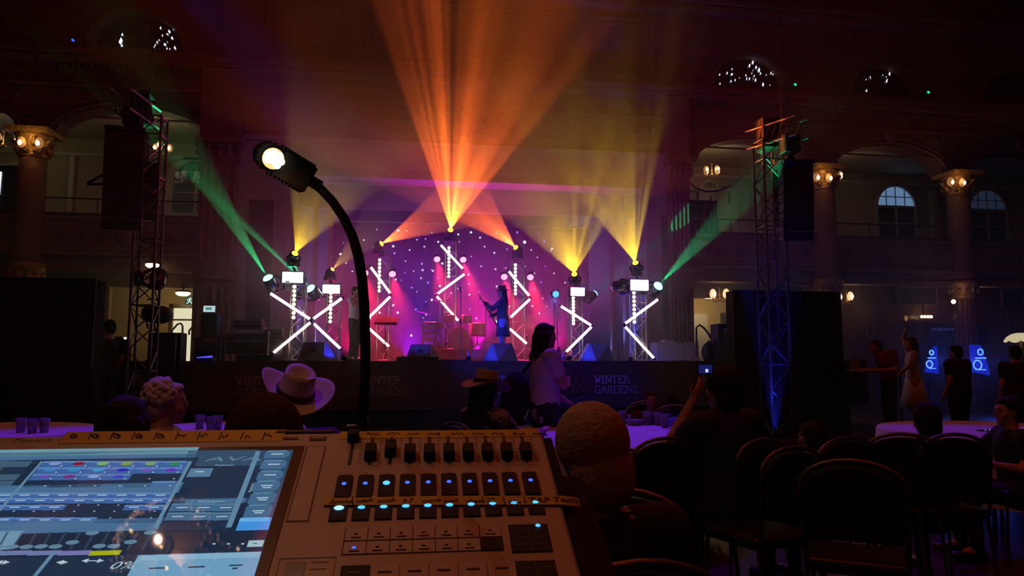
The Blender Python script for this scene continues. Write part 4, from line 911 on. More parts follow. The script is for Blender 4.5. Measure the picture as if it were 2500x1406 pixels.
# pile of dark gear on the right of the stage with bent stair rails
t = thing('stage_steps', 'stage steps with bent black handrails before the lit right doorway', 'steps', (at(1715, 870, 17.2).x, 17.2, 0))
for k in range(6): mb = MB(); mb.box(.1, 1.1, .9 - k * .25, 1.15 - k * .25, 0, 1.33 - k * .2); mb.build('tread', BLACK, t)
for dx in (0, .95):
    q = [at(x, y, 17.2) - V(t.location) for x, y in ((1700, 822), (1700, 800), (1708, 793), (1718, 800), (1730, 815), (1738, 830))]
    mb = MB(); mb.path([V((v.x + dx * .55, dx * .3, v.z)) for v in q], .025, 8); mb.tube((q[0].x + dx * .55, dx * .3, 1.0), (q[0].x + dx * .55, dx * .3, q[0].z), .025); mb.build('handrail', BLACK, t)
p = at(1768, 790, 16.2); t = thing('speaker_cabinet', 'dark speaker cabinet with a small white label by the right drape', 'speaker', (p.x - .12, 16.3, SZ))
mb = MB(); mb.box(0, .4, 0, .4, 0, p.z - SZ + .0); mb.build('cabinet', BLACK, t, bevel=.01)
mb = MB(); q = at(1772, 808, 16.3); mb.box(.16, .24, -.01, 0, q.z - SZ - .05, q.z - SZ + .07); mb.build('paper_label', mat('paper label', (.5, .5, .42), .7), t)
for k in range(5):
    px = 1730 + k * 9; p = at(px, 832, 16.4); t = thing('gear_bag', ('first', 'second', 'third', 'fourth', 'fifth')[k] + ' dark gear bag from the left in the heap by the stage steps', 'bag', (p.x, 16.45 + .1 * (k % 2), SZ))
    mb = MB(); mb.ball((0, 0, .2), .16, .14, .24 + .05 * (k % 3), 12); mb.tube((-.05, -.1, .2), (.15 - .05 * k, -.12, .5 + .05 * k), .02, 6); mb.build('bag_body', BLACKCLOTH, t)
# curtain in the right balcony
mb = MB(); a, b = at(1680, 560, 21.5), at(1750, 490, 21.5); n = 30
for i in range(n):
    u, v = a.x + (b.x - a.x) * i / n, a.x + (b.x - a.x) * (i + 1) / n; f_ = lambda x: 21.5 + .05 * math.sin(x * 30)
    mb.hexa([V((u, f_(u), 3.98)), V((v, f_(v), 3.98)), V((v, f_(v) + .03, 3.98)), V((u, f_(u) + .03, 3.98))], [V((u, f_(u), b.z)), V((v, f_(v), b.z)), V((v, f_(v) + .03, b.z)), V((u, f_(u) + .03, b.z))])
tag(mb.build('balcony_curtain', mat('dark green baize', (.02, .03, .022), .9)), 'dark curtain hung in the first right balcony arch', 'curtain')

# ================================================================== PA TOWERS
def drape_block(lab, x0, x1, y0, y1, top, flare=.12):
    t = thing('draped_speaker_stack', lab, 'draped speaker stack', ((x0 + x1) / 2, (y0 + y1) / 2, 0)); hx, hy = (x1 - x0) / 2, (y1 - y0) / 2
    mb = MB(); n = 24; ring = []
    for k in range(4):
        for j in range(n):
            u = j / n; c = [(-hx, -hy), (hx, -hy), (hx, hy), (-hx, hy)]; p, q = c[k], c[(k + 1) % 4]
            ring.append((p[0] + (q[0] - p[0]) * u, p[1] + (q[1] - p[1]) * u))
    lv = [0, .6, 1.3, 2.0, top - .03, top]; V_ = []
    for z in lv:
        f = (1 - z / top); row = []
        for i, (x, y) in enumerate(ring):
            k = 1 + flare * f * f + .012 * f * math.sin(i * 2.1); row.append(mb.bm.verts.new((x * k, y * k, z)))
        V_.append(row)
    for A, B in zip(V_, V_[1:]):
        for i in range(len(ring)): f = mb.bm.faces.new((A[i], A[(i + 1) % len(ring)], B[(i + 1) % len(ring)], B[i])); f.smooth = True
    mb.bm.faces.new(V_[-1]); mb.build('drape', BLACKCLOTH, t)
    mb = MB()
    for sx in (-1, 1): mb.tube((sx * (hx + .012), -hy - .012, 1.2), (sx * (hx + .012), -hy - .012, top + .02), .014)
    mb.tube((-hx, -hy - .012, top), (hx, -hy - .012, top), .014); mb.build('edge_frame', mat('edge tube', (.1, .1, .12), .4, .6), t)
    return t
drape_block('tall black draped speaker stack filling the left edge', -7.6, -4.79, 13, 13.45, 2.68, .02)
drape_block('tall black draped speaker stack on the right below the hung speakers', at(1792, 800, 12.9).x, at(2052, 800, 12.9).x, 12.9, 13.2, 2.65)
BLK2 = mat('array cabinet paint', (.012, .012, .013), .45, var=.2)
def array(lab, px, ytop, Y, n, w_, h_, d_, yaw, J=.02):
    p = at(px, ytop, Y); t = thing('hanging_speaker_array', lab, 'hanging speakers', p, yaw)
    z = 0; y = 0; ang = 0
    mb = MB(); mb.box(-w_ / 2, w_ / 2, -.05, d_ + .1, 0, .06); mb.tube((0, .2, .05), (0, .2, .4 if w_ > .5 else 13 - p.z), .012); mb.build('flying_frame', BLACK, t)
    for k in range(n):
        ang = J * k; M = Matrix.Translation((0, y, z)) @ Matrix.Rotation(ang, 4, 'X')
        mb = MB(); mb.hexa([M @ V(v) for v in ((-w_ / 2, 0, -h_), (w_ / 2, 0, -h_), (w_ / 2 * .8, d_, -h_ * .9), (-w_ / 2 * .8, d_, -h_ * .9))], [M @ V(v) for v in ((-w_ / 2, 0, -.01), (w_ / 2, 0, -.01), (w_ / 2 * .8, d_, -h_ * .1), (-w_ / 2 * .8, d_, -h_ * .1))])
        c = mb.build('cabinet', BLK2, t, bevel=.008)
        mb = MB()
        for j in range(7): xx = -w_ / 2 + .06 + (w_ - .12) * j / 6; mb.box(xx - .012, xx + .012, -.012, 0, -h_ + .03, -.04, M)
        mb.build('grille', BLACK, c)
        dn = M @ V((0, 0, -h_)); y, z = dn.y, dn.z
    return t
array('black speaker array hanging on the left truss tower', 305, 318, 13.3, 8, .62, .215, .42, R_(8))
array('smaller side-fill speaker array behind the left truss', 368, 405, 14.0, 5, .3, .2, .35, R_(35))
array('black speaker array hanging on the right truss tower', 1948, 398, 12.0, 8, .55, .175, .38, R_(-8))
array('smaller blue lit side-fill array between the right truss and the main array', 1908, 402, 12.75, 8, .3, .155, .3, R_(-40), .03)
DT = mat('dark truss', (.12, .12, .13), .4, .8)
a = at(346, 900, 13.8); truss('truss_tower', 'tall dark truss tower carrying the left speaker array', (a.x, 13.8, 0), at(346, 285, 13.8).z, .36, DT, r=.024)
a = at(1893, 900, 12.5); zt = at(1893, 345, 12.5).z
truss('truss_tower', 'tall dark truss tower carrying the right speaker array', (a.x, 12.5, 0), zt, .38, DT, r=.024)
# head-block arms at the top of each tower
def arm(lab, x, Y, z, x1, Y1):
    t = thing('truss_outrigger', lab, 'truss outrigger', (x, Y, z)); d = V((x1 - x, Y1 - Y, 0)); L = d.length; d.normalize(); s = V((-d.y, d.x, 0)) * .17
    for k, (o, h) in enumerate(((s, 0), (-s, 0), (s, .34), (-s, .34))):
        mb = MB(); mb.tube(o + V((0, 0, h)) - d * .35, o + V((0, 0, h)) + d * L, .025); mb.build('chord', ALU, t)
    mb = MB()
    for k in range(5):
        a, b = d * (L * k / 5 - .1), d * (L * (k + 1) / 5 - .1)
        for o in (s, -s): mb.tube(a + o, b + o + V((0, 0, .34)), .012, 6)
        mb.tube(a + s, b - s, .012, 6)
    mb.build('lattice', DT, t)
    mb = MB(); mb.box(-.16, .16, -.16, .16, -.05, .5); mb.build('sleeve_block', BLACK, t); return t
arm('truss arm on top of the left tower reaching over the speakers', at(346, 290, 13.8).x, 13.8, at(346, 300, 13.8).z, at(300, 290, 13.2).x, 13.0)
arm('green lit truss arm on top of the right tower', a.x, 12.5, zt - .1, at(1945, 350, 12.0).x, 11.8)
for px, py, Y, lab in ((325, 285, 13.5, 'black chain hoist above the left speaker array'), (1928, 352, 12.0, 'black chain hoist above the right speaker array')):
    p = at(px, py, Y); t = thing('chain_hoist', lab, 'hoist', p); mb = MB(); mb.box(-.14, .14, -.12, .12, -.16, .16); mb.tube((0, 0, -.3), (0, 0, .35), .02); mb.build('motor_body', BLACK, t, bevel=.03)
    mb = MB(); mb.lathe([(.05, -.38), (.09, -.3), (.05, -.2)], 12); mb.build('chain_bag', BLACKCLOTH, t)
# black angle bracket at the left array, sagging cable right
mb = MB(); P_ = [at(*q, 13.4) for q in ((262, 421), (214, 447), (214, 450), (262, 449))]; mb.path(P_, .022, 6); tag(mb.build('bracket_bar', BLACK), 'black bent bracket sticking out left of the left speaker array', 'bracket')
mb = MB(); pts = []
for (x, y) in ((1932, 215), (1918, 262), (1900, 300), (1880, 335), (1850, 380), (1825, 420), (1790, 450), (1755, 465), (1725, 468), (1700, 460), (1680, 442)): pts.append(at(x, y, 15.5 + (1932 - x) * .016))
mb.path(pts, .025, 6); tag(mb.build('hanging_cable', BLACK), 'black cable sagging from the ceiling across the right balcony arch', 'cable')
mb = MB()
for k, (x, y) in enumerate(((1702, 470), (1735, 480), (1780, 472))):
    q = at(x, y, 19.0); mb.path([q, q + V((.02, 0, -.15)), q + V((-.03, 0, -.3))], .02, 6)
tag(mb.build('cable_tails', BLACK), 'short black cable tails hanging under the sagging cable', 'cable')
for px, py, c, lab in ((178, 98, (.02, .1, 1), 'tiny blue indicator light high on the left upper wall'), (1942, 206, (0, 1, .4), 'tiny green light beside the large right lunette'), (2267, 225, (0, 1, .4), 'tiny green light high on the far right upper wall')):
    p = at(px, py, YF - .5); t = thing('indicator_light', lab, 'light', p)
    mb = MB(); mb.ball((0, 0, 0), .045, .03, .03, 8, Matrix.Rotation(.7, 4, 'Y')); mb.build('lens', glow('led ' + str(c), c, 1.5), t); mb = MB(); mb.box(-.05, .05, .03, .5, -.05, .05); mb.build('housing', BLACK, t)
a = at(588, 335, YF - .1); mb = MB(); mb.box(a.x - .05, a.x + .05, YF - .1, YF - .02, a.z - .13, a.z + .13); tag(mb.build('wall_speaker', BLACK, bevel=.01), 'small black box fixed high left of the stage opening', 'speaker')

# ================================================================== RIGHT SIDE OF THE HALL
# dark display screens with the festival lettering and blue lit posters
SIGN = mat('dark banner board', (.012, .012, .02), .6)
a, b = at(2262, 790, 20.8), at(2412, 850, 20.8)
t = thing('festival_sign', 'dark display board with pale blue festival lettering behind the fluted column', 'sign', (a.x, 20.8, 0))
mb = MB(); mb.box(0, b.x - a.x, 0, .05, 1.1, a.z); mb.tube((.2, .05, 0), (.2, .05, 1.2), .02); mb.tube((b.x - a.x - .2, .05, 0), (b.x - a.x - .2, .05, 1.2), .02); mb.build('board', SIGN, t)
def text_obj(body, name, m, parent, loc, size, rot=None, ext=.002, M=None, shear=0, align='LEFT'):
    c = bpy.data.curves.new(name, 'FONT'); c.body = body; c.offset = size * .028 if name == 'handwriting' else 0; c.size = size; c.extrude = ext; c.shear = shear; c.align_x = align; c.resolution_u = 2
    tmp = bpy.data.objects.new(name, c); COL.objects.link(tmp)
    bpy.context.view_layer.update()
    me = bpy.data.meshes.new_from_object(tmp.evaluated_get(bpy.context.evaluated_depsgraph_get())); bpy.data.objects.remove(tmp); bpy.data.curves.remove(c)
    me.name = name; me.materials.clear(); me.materials.append(m)
    o = bpy.data.objects.new(name, me); COL.objects.link(o); o.parent = parent
    o.matrix_local = M if M is not None else Matrix.Translation(loc) @ (rot or Matrix())
    return o
RX = Matrix.Rotation(PI / 2, 4, 'X')
q = at(2271, 807, 20.8)
text_obj('THE BRITISH MUSIC FESTIVAL', 'lettering', glow('sign blue letters', (.15, .12, .8), .28), t, (q.x - a.x, -.004, q.z), .12, RX)
q = at(2354, 835, 20.8); text_obj('festival', 'small_lettering', glow('sign cyan letters', (.1, .25, 1), .5), t, (q.x - a.x, -.004, q.z), .1, RX)
POST = glow('blue lit poster', (.01, .03, 1), .5); POSTW = glow('poster highlight', (.15, .4, 1), 1.6)
for k, (x0, x1, y0, y1, lab) in enumerate(((2258, 2288, 845, 908, 'blue glowing poster left of the dark figure by the column'), (2372, 2412, 842, 912, 'blue glowing poster right of the dark figure by the column'))):
    a, b = at(x0, y1, 17.6), at(x1, y0, 17.6); W = b.x - a.x; H = b.z - a.z
    t = thing('lit_poster', lab, 'poster', (a.x, 17.6, a.z))
    pr = [(0, 0), (W, -.05), (W, H), (W * .8, H)] if k == 0 else [(0, 0.05), (W, -.05), (W, .1), (W * .6, H), (0, H)]
    mb = MB(); mb.prism(pr, 0, .03, axis='y'); mb.build('panel', POST, t)
    mb = MB()
    for (u, v, r) in ((.55, .75, .1), (.35, .3, .16)): mb.path([(W * u + r * W * 1.4 * math.cos(2 * PI * j / 16), -.005, H * v + r * W * 1.4 * math.sin(2 * PI * j / 16)) for j in range(16)], .018, 6, True)
    mb.box(W * .25, W * .85, -.01, 0, H * .52, H * .56); mb.box(W * .3, W * .8, -.01, 0, H * .12, H * .15); mb.build('artwork', POSTW, t)
    mb = MB(); mb.tube((W / 2, .03, 0), (W / 2, .2, -a.z), .02); mb.build('stand', BLACK, t)
    lamp('poster_glow', 'POINT', (a.x + W / 2, 17.2, a.z + .3), 16, (.05, .1, 1), .1)
# far right table lamp with scalloped cream shade
p = at(2492, 826, 12)
t = thing('table_lamp', 'cream scalloped lamp shade at the right edge', 'lamp', p)
mb = MB(); n = 32; A = []; 
for r, z in ((.06, .1), (.14, .08), (.22, .03), (.27, -.04)): A.append([mb.bm.verts.new((r * math.cos(2 * PI * k / n), r * math.sin(2 * PI * k / n), z - (.035 * abs(math.sin(4 * 2 * PI * k / n)) if r > .25 else 0))) for k in range(n)])
for a_, b_ in zip(A, A[1:]):
    for k in range(n): f = mb.bm.faces.new((a_[k], a_[(k + 1) % n], b_[(k + 1) % n], b_[k])); f.smooth = True
mb.build('lamp_shade', glow('cream lit shade', (1, .85, .5), .55), t)
mb = MB(); mb.tube((0, 0, .1), (0, 0, -p.z + .02), .015); mb.lathe([(.15, -p.z), (.15, -p.z + .02), (.02, -p.z + .05)], 16); mb.build('stem', BRASS, t)
lamp('lamp_bulb', 'POINT', p + V((0, 0, -.12)), .6, (1, .8, .45), .05)
# merchandise tables in the dark
for x0, x1, Y, lab, pale in ((2085, 2180, 14.6, 'long dark table behind the sound stack with papers on it', True),):
    a, b = at(x0, 885, Y), at(x1, 885, Y); t = thing('long_table', lab, 'table', (a.x - .3, Y, 0)); zt2 = 1.15
    mb = MB(); mb.box(0, b.x - a.x + 1.0, 0, .7, zt2 - .04, zt2); mb.build('tabletop', BLACK, t)
    for x in (.1, b.x - a.x + .9):
        for y in (.1, .6): mb = MB(); mb.tube((x, y, 0), (x, y, zt2 - .04), .025); mb.build('leg', BLACK, t)
p = at(2092, 880, 14.7); mb = MB(); mb.box(p.x - .12, p.x + .1, 14.75, 14.76, 1.15, 1.45); mb.box(p.x - .1, p.x + .3, 14.7, 15.0, 1.15, 1.16); tag(mb.build('laptop', mat('dull grey plastic', (.25, .24, .22), .5)), 'open grey laptop lid on the long dark table', 'laptop')

# ================================================================== LIGHTING CONSOLE
AL, TAU = R_(2.5), R_(25.5)
cu = V((math.cos(AL), -math.sin(AL), 0)); cv = V((math.sin(AL) * math.cos(TAU), math.cos(AL) * math.cos(TAU), math.sin(TAU))); cn = cu.cross(cv)
CO = atd(1035, 1110, .912)
CM = Matrix(((cu.x, cv.x, cn.x, CO.x), (cu.y, cv.y, cn.y, CO.y), (cu.z, cv.z, cn.z, CO.z), (0, 0, 0, 1)))
def S(px, py):
    d = ray(px, py); t = (CO - CAM).dot(cn) / d.dot(cn); q = CAM + d * t - CO; return q.dot(cu), q.dot(cv)
con = thing('lighting_console', 'pale grey touchscreen lighting desk with black faders and blue lit buttons', 'lighting console', M=CM)
PUTTY = mat('putty grey desk enamel', (.40, .37, .34), .45, var=.04, scale=60, bump=.03)
KEY = mat('pale desk key', (.44, .41, .38), .5, var=.03); SEAM = mat('dark seam', (.03, .02, .02), .6); INK = mat('black marker ink', (.01, .008, .006), .6, var=0); PRINT = mat('grey desk print', (.10, .08, .07), .6, var=0)
TAPE = mat('yellow masking tape', (.55, .40, .03), .6, var=.1, scale=40)
uR = (S(1321, 1056)[0] + S(1425, 1406)[0]) / 2; vB = S(1035, 1053)[1]; vF = -.36; uL = -.82
mb = MB()
mb.hexa([V((uL, vF, -.09)), V((uR, vF, -.09)), V((uR, vB, -.05)), V((uL, vB, -.05))], [V((uL, vF, 0)), V((uR, vF, 0)), V((uR, vB, 0)), V((uL, vB, 0))]); mb.build('body', PUTTY, con, bevel=.004)
mb = MB(); mb.box(uR + .0005, uR + .012, vF, vB - .01, -.085, -.006); mb.build('side_cheek', BLACKCLOTH, con)
def R2(px0, py0, px1, py1):
    a, b = S(px0, py0), S(px1, py1); return a[0], b[0], b[1], a[1]     # u0,u1,v0,v1
def slab(mb, r, w0, w1): mb.box(r[0], r[1], r[2], r[3], w0, w1)
# --- touchscreen
su1 = (S(712, 1101)[0] + S(628, 1406)[0]) / 2; sv1 = S(700, 1101)[1]; su0 = -.72; sv0 = -.3
mb = MB(); mb.box(su0, su1 + .012, sv0, sv1 + .010, .0, .0012); mb.build('screen_bezel', mat('screen bezel', (.012, .01, .01), .25), con, bevel=.0008)
def ui(name, c, s=.8, rough=.02): return mat('ui ' + name, (.005, .006, .008), rough, emit=c, es=s, var=0, nosample=True)
UI_BG = ui('ground', (.028, .075, .15)); scr_m = [UI_BG]
mb = MB(); mb.box(su0, su1, sv0, sv1, .0013, .0016)
class UI:
    def __init__(s): s.mats = [UI_BG]; s.idx = {UI_BG.name: 0}
    def m(s, mt):
        if mt.name not in s.idx: s.idx[mt.name] = len(s.mats); s.mats.append(mt)
        mb.mi = s.idx[mt.name]
U_ = UI(); W1, W2, W3, W4 = .00175, .0019, .00205, .0022
def rr(r, w, mt):
    U_.m(mt); u0, u1, v0, v1 = r; u0 = max(u0, su0); u1 = min(u1, su1)
    if u1 > u0: mb.quad((u0, v0, w), (u1, v0, w), (u1, v1, w), (u0, v1, w))
def px(x0, y0, x1, y1, w, mt): rr(R2(x0, y0, x1, y1), w, mt)
DK = ui('dark', (.012, .026, .058)); DK2 = ui('dark panel', (.014, .034, .075)); BT = ui('blue button', (.05, .14, .4)); BT2 = ui('button top', (.13, .28, .6)); HD = ui('header', (.07, .18, .34)); TL = ui('teal bar', (.16, .36, .46))
LT = ui('light panel', (.17, .40, .62)); WH = ui('ui white', (.5, .65, .75)); TAB = ui('tab', (.06, .16, .30)); TAB2 = ui('tab top', (.1, .23, .38)); BR = ui('bright blue', (.06, .33, .85)); BR2 = ui('brighter blue', (.15, .5, .95)); GR = ui('divider', (.13, .27, .42))
px(-300, 1105, 478, 1111, W1, TL); px(-300, 1113, 470, 1119, W1, DK); px(-300, 1121, 470, 1130, W1, HD)
# first group panel, rows of colour chips
px(-300, 1131, 448, 1194, W1, DK)
chips = {0: [(.25, .35, .6), (.3, .01, .02), (.2, .5, .12), (.22, .4, .03), (.25, .4, .12), (.02, .3, .08)], 1: [(.05, .25, .6), (.03, .28, .6), (.05, .35, .7), (.01, .02, .5), (.2, .1, .55), (.16, .03, .6)], 2: [(.16, .08, .5), (.25, .02, .2), (.25, .4, .75), (.05, .06, .6)]}
def sl(x, y0, y1):    # px x at y0 slides toward the vanishing point when moved to y1
    return 1035 + (x - 1035) * (y1 - 30) / (y0 - 30)
for r, y in enumerate((1136, 1151.5, 1167.5, 1185)):
    for c in range(6):
        x = sl(135 + 58.4 * c, 1136, y); cnt = (6, 6, 4, 0)[r]
        if r == 3 and c == 5 or c < cnt:
            px(x - 27, y - 6.5, x + 27, y + 7.5, W2, BT); px(x - 27, y - 6.5, x + 27, y - 3.5, W3, BT2)
            if c < cnt:
                u0, u1, v0, v1 = R2(x - 12, y - 4, x + 12, y + 3); U_.m(ui('chip %d %d' % (r, c), chips[r][c])); cu0, cv0 = (u0 + u1) / 2, (v0 + v1) / 2
                f = mb.bm.faces.new([mb.bm.verts.new((cu0 + (u1 - u0) / 2 * math.cos(2 * PI * k / 14), cv0 + (v1 - v0) / 2 * math.sin(2 * PI * k / 14), W4)) for k in range(14)]); f.material_index = mb.mi
        else: px(x - 27, y - 6.5, x + 27, y + 7.5, W2, DK2); 
        px(x + 14, y + 4, x + 17, y + 6, W4, WH)
# left cluster
for r, y in enumerate((1136, 1152, 1168, 1184)):
    for c in range(3):
        x = sl(-75 + 58 * c, 1136, y); px(x - 27, y - 6, x + 27, y + 7, W2, DK2 if (r + c) % 3 == 0 else ui('grey button', (.06, .12, .2)))
def divider(x, y0, y1, w_=8):
    u = S(x, y0)[0]; ww = abs(S(x + w_, y0)[0] - u); v1, v0 = S(x, y0)[1], S(x, y1)[1]; U_.m(GR); mb.quad((u, v0, W4), (u + ww, v0, W4), (u + ww, v1, W4), (u, v1, W4))
divider(461, 1130, 1290, 9); divider(100, 1130, 1255, 7)
px(-300, 1195, 436, 1206, W2, HD)
# second panel
px(-300, 1207, 425, 1283, W1, DK)
for r, y in enumerate((1212.5, 1225.5, 1242, 1257, 1273)):
    for c in range(-2, 8):
        x = sl(62 + 47.3 * c, 1212, y); lit = r < 2 or (r == 2 and (c < 3 or c > 5)) or (r == 4 and c < 5)
        px(x - 22, y - 5.5, x + 22, y + 6.5, W2, BT if lit else DK2)
        if lit: px(x - 22, y - 5.5, x + 22, y - 2.5, W3, BT2); px(x - 12, y - .5, x + 11, y + 1, W4, WH)
        else: px(x + 8, y - 6, x + 11, y - 4, W4, WH)
px(-300, 1284, 385, 1298, W2, HD)
# fader strip
px(-300, 1299, 640, 1348, W1, DK)
for i in range(-2, 10):
    x0 = 30 + 35.3 * i; a = S(x0 + 25, 1302); b = S(x0, 1346); U_.m(ui('slot', (.03, .06, .11))); mb.quad((b[0] - .0012, b[1], W2), (b[0] + .0012, b[1], W2), (a[0] + .0012, a[1], W2), (a[0] - .0012, a[1], W2))
    y = (1339, 1339, 1339, 1339, 1338, 1338, 1328, 1305, 1337, 1337, 1327, 1304)[i + 2]; x = x0 + 25 * (1346 - y) / 44 - 4
    u0, u1, v0, v1 = R2(x - 13, y - 5, x + 13, y + 5); U_.m(ui('knob', (.12, .26, .38))); f = mb.bm.faces.new([mb.bm.verts.new(((u0 + u1) / 2 + (u1 - u0) / 2 * math.cos(2 * PI * k / 14), (v0 + v1) / 2 + (v1 - v0) / 2 * math.sin(2 * PI * k / 14), W3)) for k in range(14)]); f.material_index = mb.mi
for i, c in enumerate(((.16, .2, .4), (.16, .22, .45), (.18, .22, .45), (.2, .2, .5), (.42, .48, .01))):
    x = -72 + 73.5 * i; px(x, 1349, x + 70, 1358, W2, ui('strip %d' % i, c))
px(-300, 1360, 640, 1800, W1, DK2)
a, b = S(133, 1352), S(86, 1410); U_.m(GR); mb.quad((b[0] - .002, b[1], W3), (b[0] + .002, b[1], W3), (a[0] + .002, a[1], W3), (a[0] - .002, a[1], W3))
px(-300, 1308, 25, 1345, W2, ui('pale box', (.16, .34, .5)))
# arrows
def arrow(x0, y, x1):
    a, b = S(x0, y), S(x1, y); U_.m(WH); mb.quad((a[0], a[1] - .0006, W3), (b[0], b[1] - .0006, W3), (b[0], b[1] + .0006, W3), (a[0], a[1] + .0006, W3))
    for p, s in ((a, 1), (b, -1)): mb.bm.faces.new([mb.bm.verts.new((p[0] - s * .002, p[1], W4)), mb.bm.verts.new((p[0] + s * .004, p[1] - .003, W4)), mb.bm.verts.new((p[0] + s * .004, p[1] + .003, W4))]).material_index = mb.mi
arrow(205, 1373, 250); arrow(143, 1377, 162); arrow(-5, 1377, 20)
# right of the screen: playbacks, workspaces
px(462, 1103, 615, 1141, W1, ui('logo ground', (.035, .085, .16)))
px(448, 1142, 616, 1219, W1, DK2); px(466, 1147, 512, 1167, W2, TAB2); px(478, 1154, 498, 1156, W3, WH)
px(430, 1221, 596, 1233, W1, HD)
px(410, 1234, 585, 1300, W1, DK)
for r, y in enumerate((1242, 1264, 1288)):
    for c in range(3):
        x = sl(446 + 53 * c, 1242, y); px(x - 25, y - 9, x + 25, y + 9, W2, TAB if r < 2 else DK2)
        if r < 2: px(x - 25, y - 9, x + 25, y - 6, W3, TAB2); px(x - 14, y, x + 12, y + 1.6, W3, WH)
divider(625, 1105, 1290, 12)
for y, h in ((1112, 9), (1137, 11), (1163, 11), (1189, 13), (1219, 14), (1251, 16)):
    x = sl(677, 1112, y); r = R2(x - 27, y - h, x + 27, y + h); U_.m(TAB); u0, u1, v0, v1 = r; c = (u1 - u0) * .15
    f = mb.bm.faces.new([mb.bm.verts.new(q) for q in ((u0, v0, W2), (u1 - c, v0, W2), (u1, v0 + c, W2), (u1, v1 - c, W2), (u1 - c, v1, W2), (u0 + c, v1, W2), (u0, v1 - c, W2))]); f.material_index = mb.mi
    px(x - 22, y - h, x + 20, y - h + 4, W3, TAB2); px(x - 14, y - 1, x + 14, y + 1, W4, WH)
    if h > 12: px(x - 10, y + 4, x + 10, y + 6, W4, WH)
x = 624; px(587, 1268, 655, 1297, W2, BR); px(587, 1268, 655, 1276, W3, BR2)
px(608, 1323, 641, 1338, W2, ui('pale key', (.35, .6, .7))); px(619, 1330, 628, 1331.5, W3, DK)
for k in range(3): px(520 + 35 * k, 1330, 526 + 35 * k, 1333, W3, WH)
px(338, 1359, 632, 1800, W2, LT); px(345, 1360, 632, 1364, W3, ui('panel lip', (.25, .5, .7)))
px(560, 1383, 592, 1385, W3, DK); px(568, 1390, 580, 1393, W3, DK); px(460, 1387, 500, 1389, W3, DK); px(365, 1390, 405, 1392, W3, DK)
scr = mb.build('touchscreen', U_.mats, con)
def ctext(body, px_, py_, size, m, w=W4 + .0001, shear=0, parent=None, rot=0, name='lettering', sx=1.0):
    u, v = S(px_, py_); o = text_obj(body, name, m, parent or con, None, size, ext=.0, M=Matrix.Translation((u, v, w)) @ Matrix.Rotation(rot, 4, 'Z') @ Matrix.Diagonal((sx, 1, 1, 1)), shear=shear); return o
TXT = ui('ui text', (.45, .6, .7)); TXT2 = ui('ui faint text', (.12, .25, .36))
ctext('0%', 262, 1394, .0145, TXT, shear=.3, parent=scr, sx=1.35); ctext('Playbacks', 525, 1141, .0035, TXT, parent=scr, sx=1.6); ctext('Workspaces', 482, 1230, .0035, TXT, parent=scr, sx=1.6)
ctext('AVA', 497, 1130, .013, TXT2, parent=scr, sx=2.6, shear=.2)
u, v = S(613, 1205); text_obj('Playbacks', 'lettering', TXT, scr, None, .0045, ext=0, M=Matrix.Translation((u, v, W4)) @ Matrix.Rotation(PI / 2, 4, 'Z'))
for s_, x, y in (('Add Menu', 662, 1115), ('Update', 655, 1140), ('Set Legend', 646, 1166), ('Effects', 638, 1192), ('Channels', 625, 1222), ('Mapped', 612, 1249)): pass
# --- desk hardware
mb = MB(); mb.box(*(lambda r: (r[0], r[1], r[2], r[3]))(R2(757, 1067, 796, 1076)), .0, .0008); usb = mb.build('usb_socket', BLACK, con)
mb = MB(); slab(mb, R2(763, 1069, 790, 1071.5), .0008, .0012); mb.build('usb_tongue', mat('usb tongue', (.5, .45, .4), .4), usb)
def outline(mb, r, t=.0006, w0=.0, w1=.0004):
    u0, u1, v0, v1 = r; mb.box(u0, u1, v0, v0 + t, w0, w1); mb.box(u0, u1, v1 - t, v1, w0, w1); mb.box(u0, u0 + t, v0, v1, w0, w1); mb.box(u1 - t, u1, v0, v1, w0, w1)
r = list(R2(748, 1090, 795, 1090)); r[2] = S(700, 1275)[1]; ru0 = (S(748, 1090)[0] + S(698, 1275)[0]) / 2; ru1 = (S(796, 1090)[0] + S(754, 1275)[0]) / 2
mb = MB(); outline(mb, (ru0, ru1, r[2], S(748, 1090)[1]), .0012, 0, .0005); mb.build('label_strip_edge', mat('dark red seam', (.05, .012, .01), .5), con)
mb = MB(); mb.box(ru0 + .0015, ru1 - .0015, r[2] + .0015, S(748, 1090)[1] - .0015, 0, .0008); mb.build('label_strip', KEY, con, bevel=.0004)
# tapes
def tape(x0, y0, x1, y1, ov=0):
    u0, u1, v0, v1 = R2(x0, y0, x1, y1); mb = MB(); mb.box(u0, u1, v0, v1, .0002, .0006); return mb.build('masking_tape', TAPE, con)
tp1 = tape(165, 1055, 690, 1077); tp2 = tape(832, 1054, 1318, 1066)
a = S(792, 1226); b = S(1418, 1224); hv = abs(S(1000, 1214)[1] - S(1000, 1236)[1]) / 2
mb = MB(); mb.hexa([V((a[0], a[1] - hv, .0022)), V((uR + .001, b[1] - hv, .0022)), V((uR + .001, b[1] + hv, .0022)), V((a[0], a[1] + hv, .0022))], [V((a[0], a[1] - hv, .0025)), V((uR + .001, b[1] - hv, .0025)), V((uR + .001, b[1] + hv, .0025)), V((a[0], a[1] + hv, .0025))])
ue = S(1416, 1226)[0]
mb.hexa([V((uR + .001, b[1] - hv, .0022)), V((ue, b[1] - hv * 1.1, -.001)), V((ue, b[1] + hv, -.001)), V((uR + .001, b[1] + hv, .0022))], [V((uR + .001, b[1] - hv, .0025)), V((ue, b[1] - hv * 1.1, -.0007)), V((ue, b[1] + hv, -.0007)), V((uR + .001, b[1] + hv, .0025))])
tp3 = mb.build('masking_tape', TAPE, con)
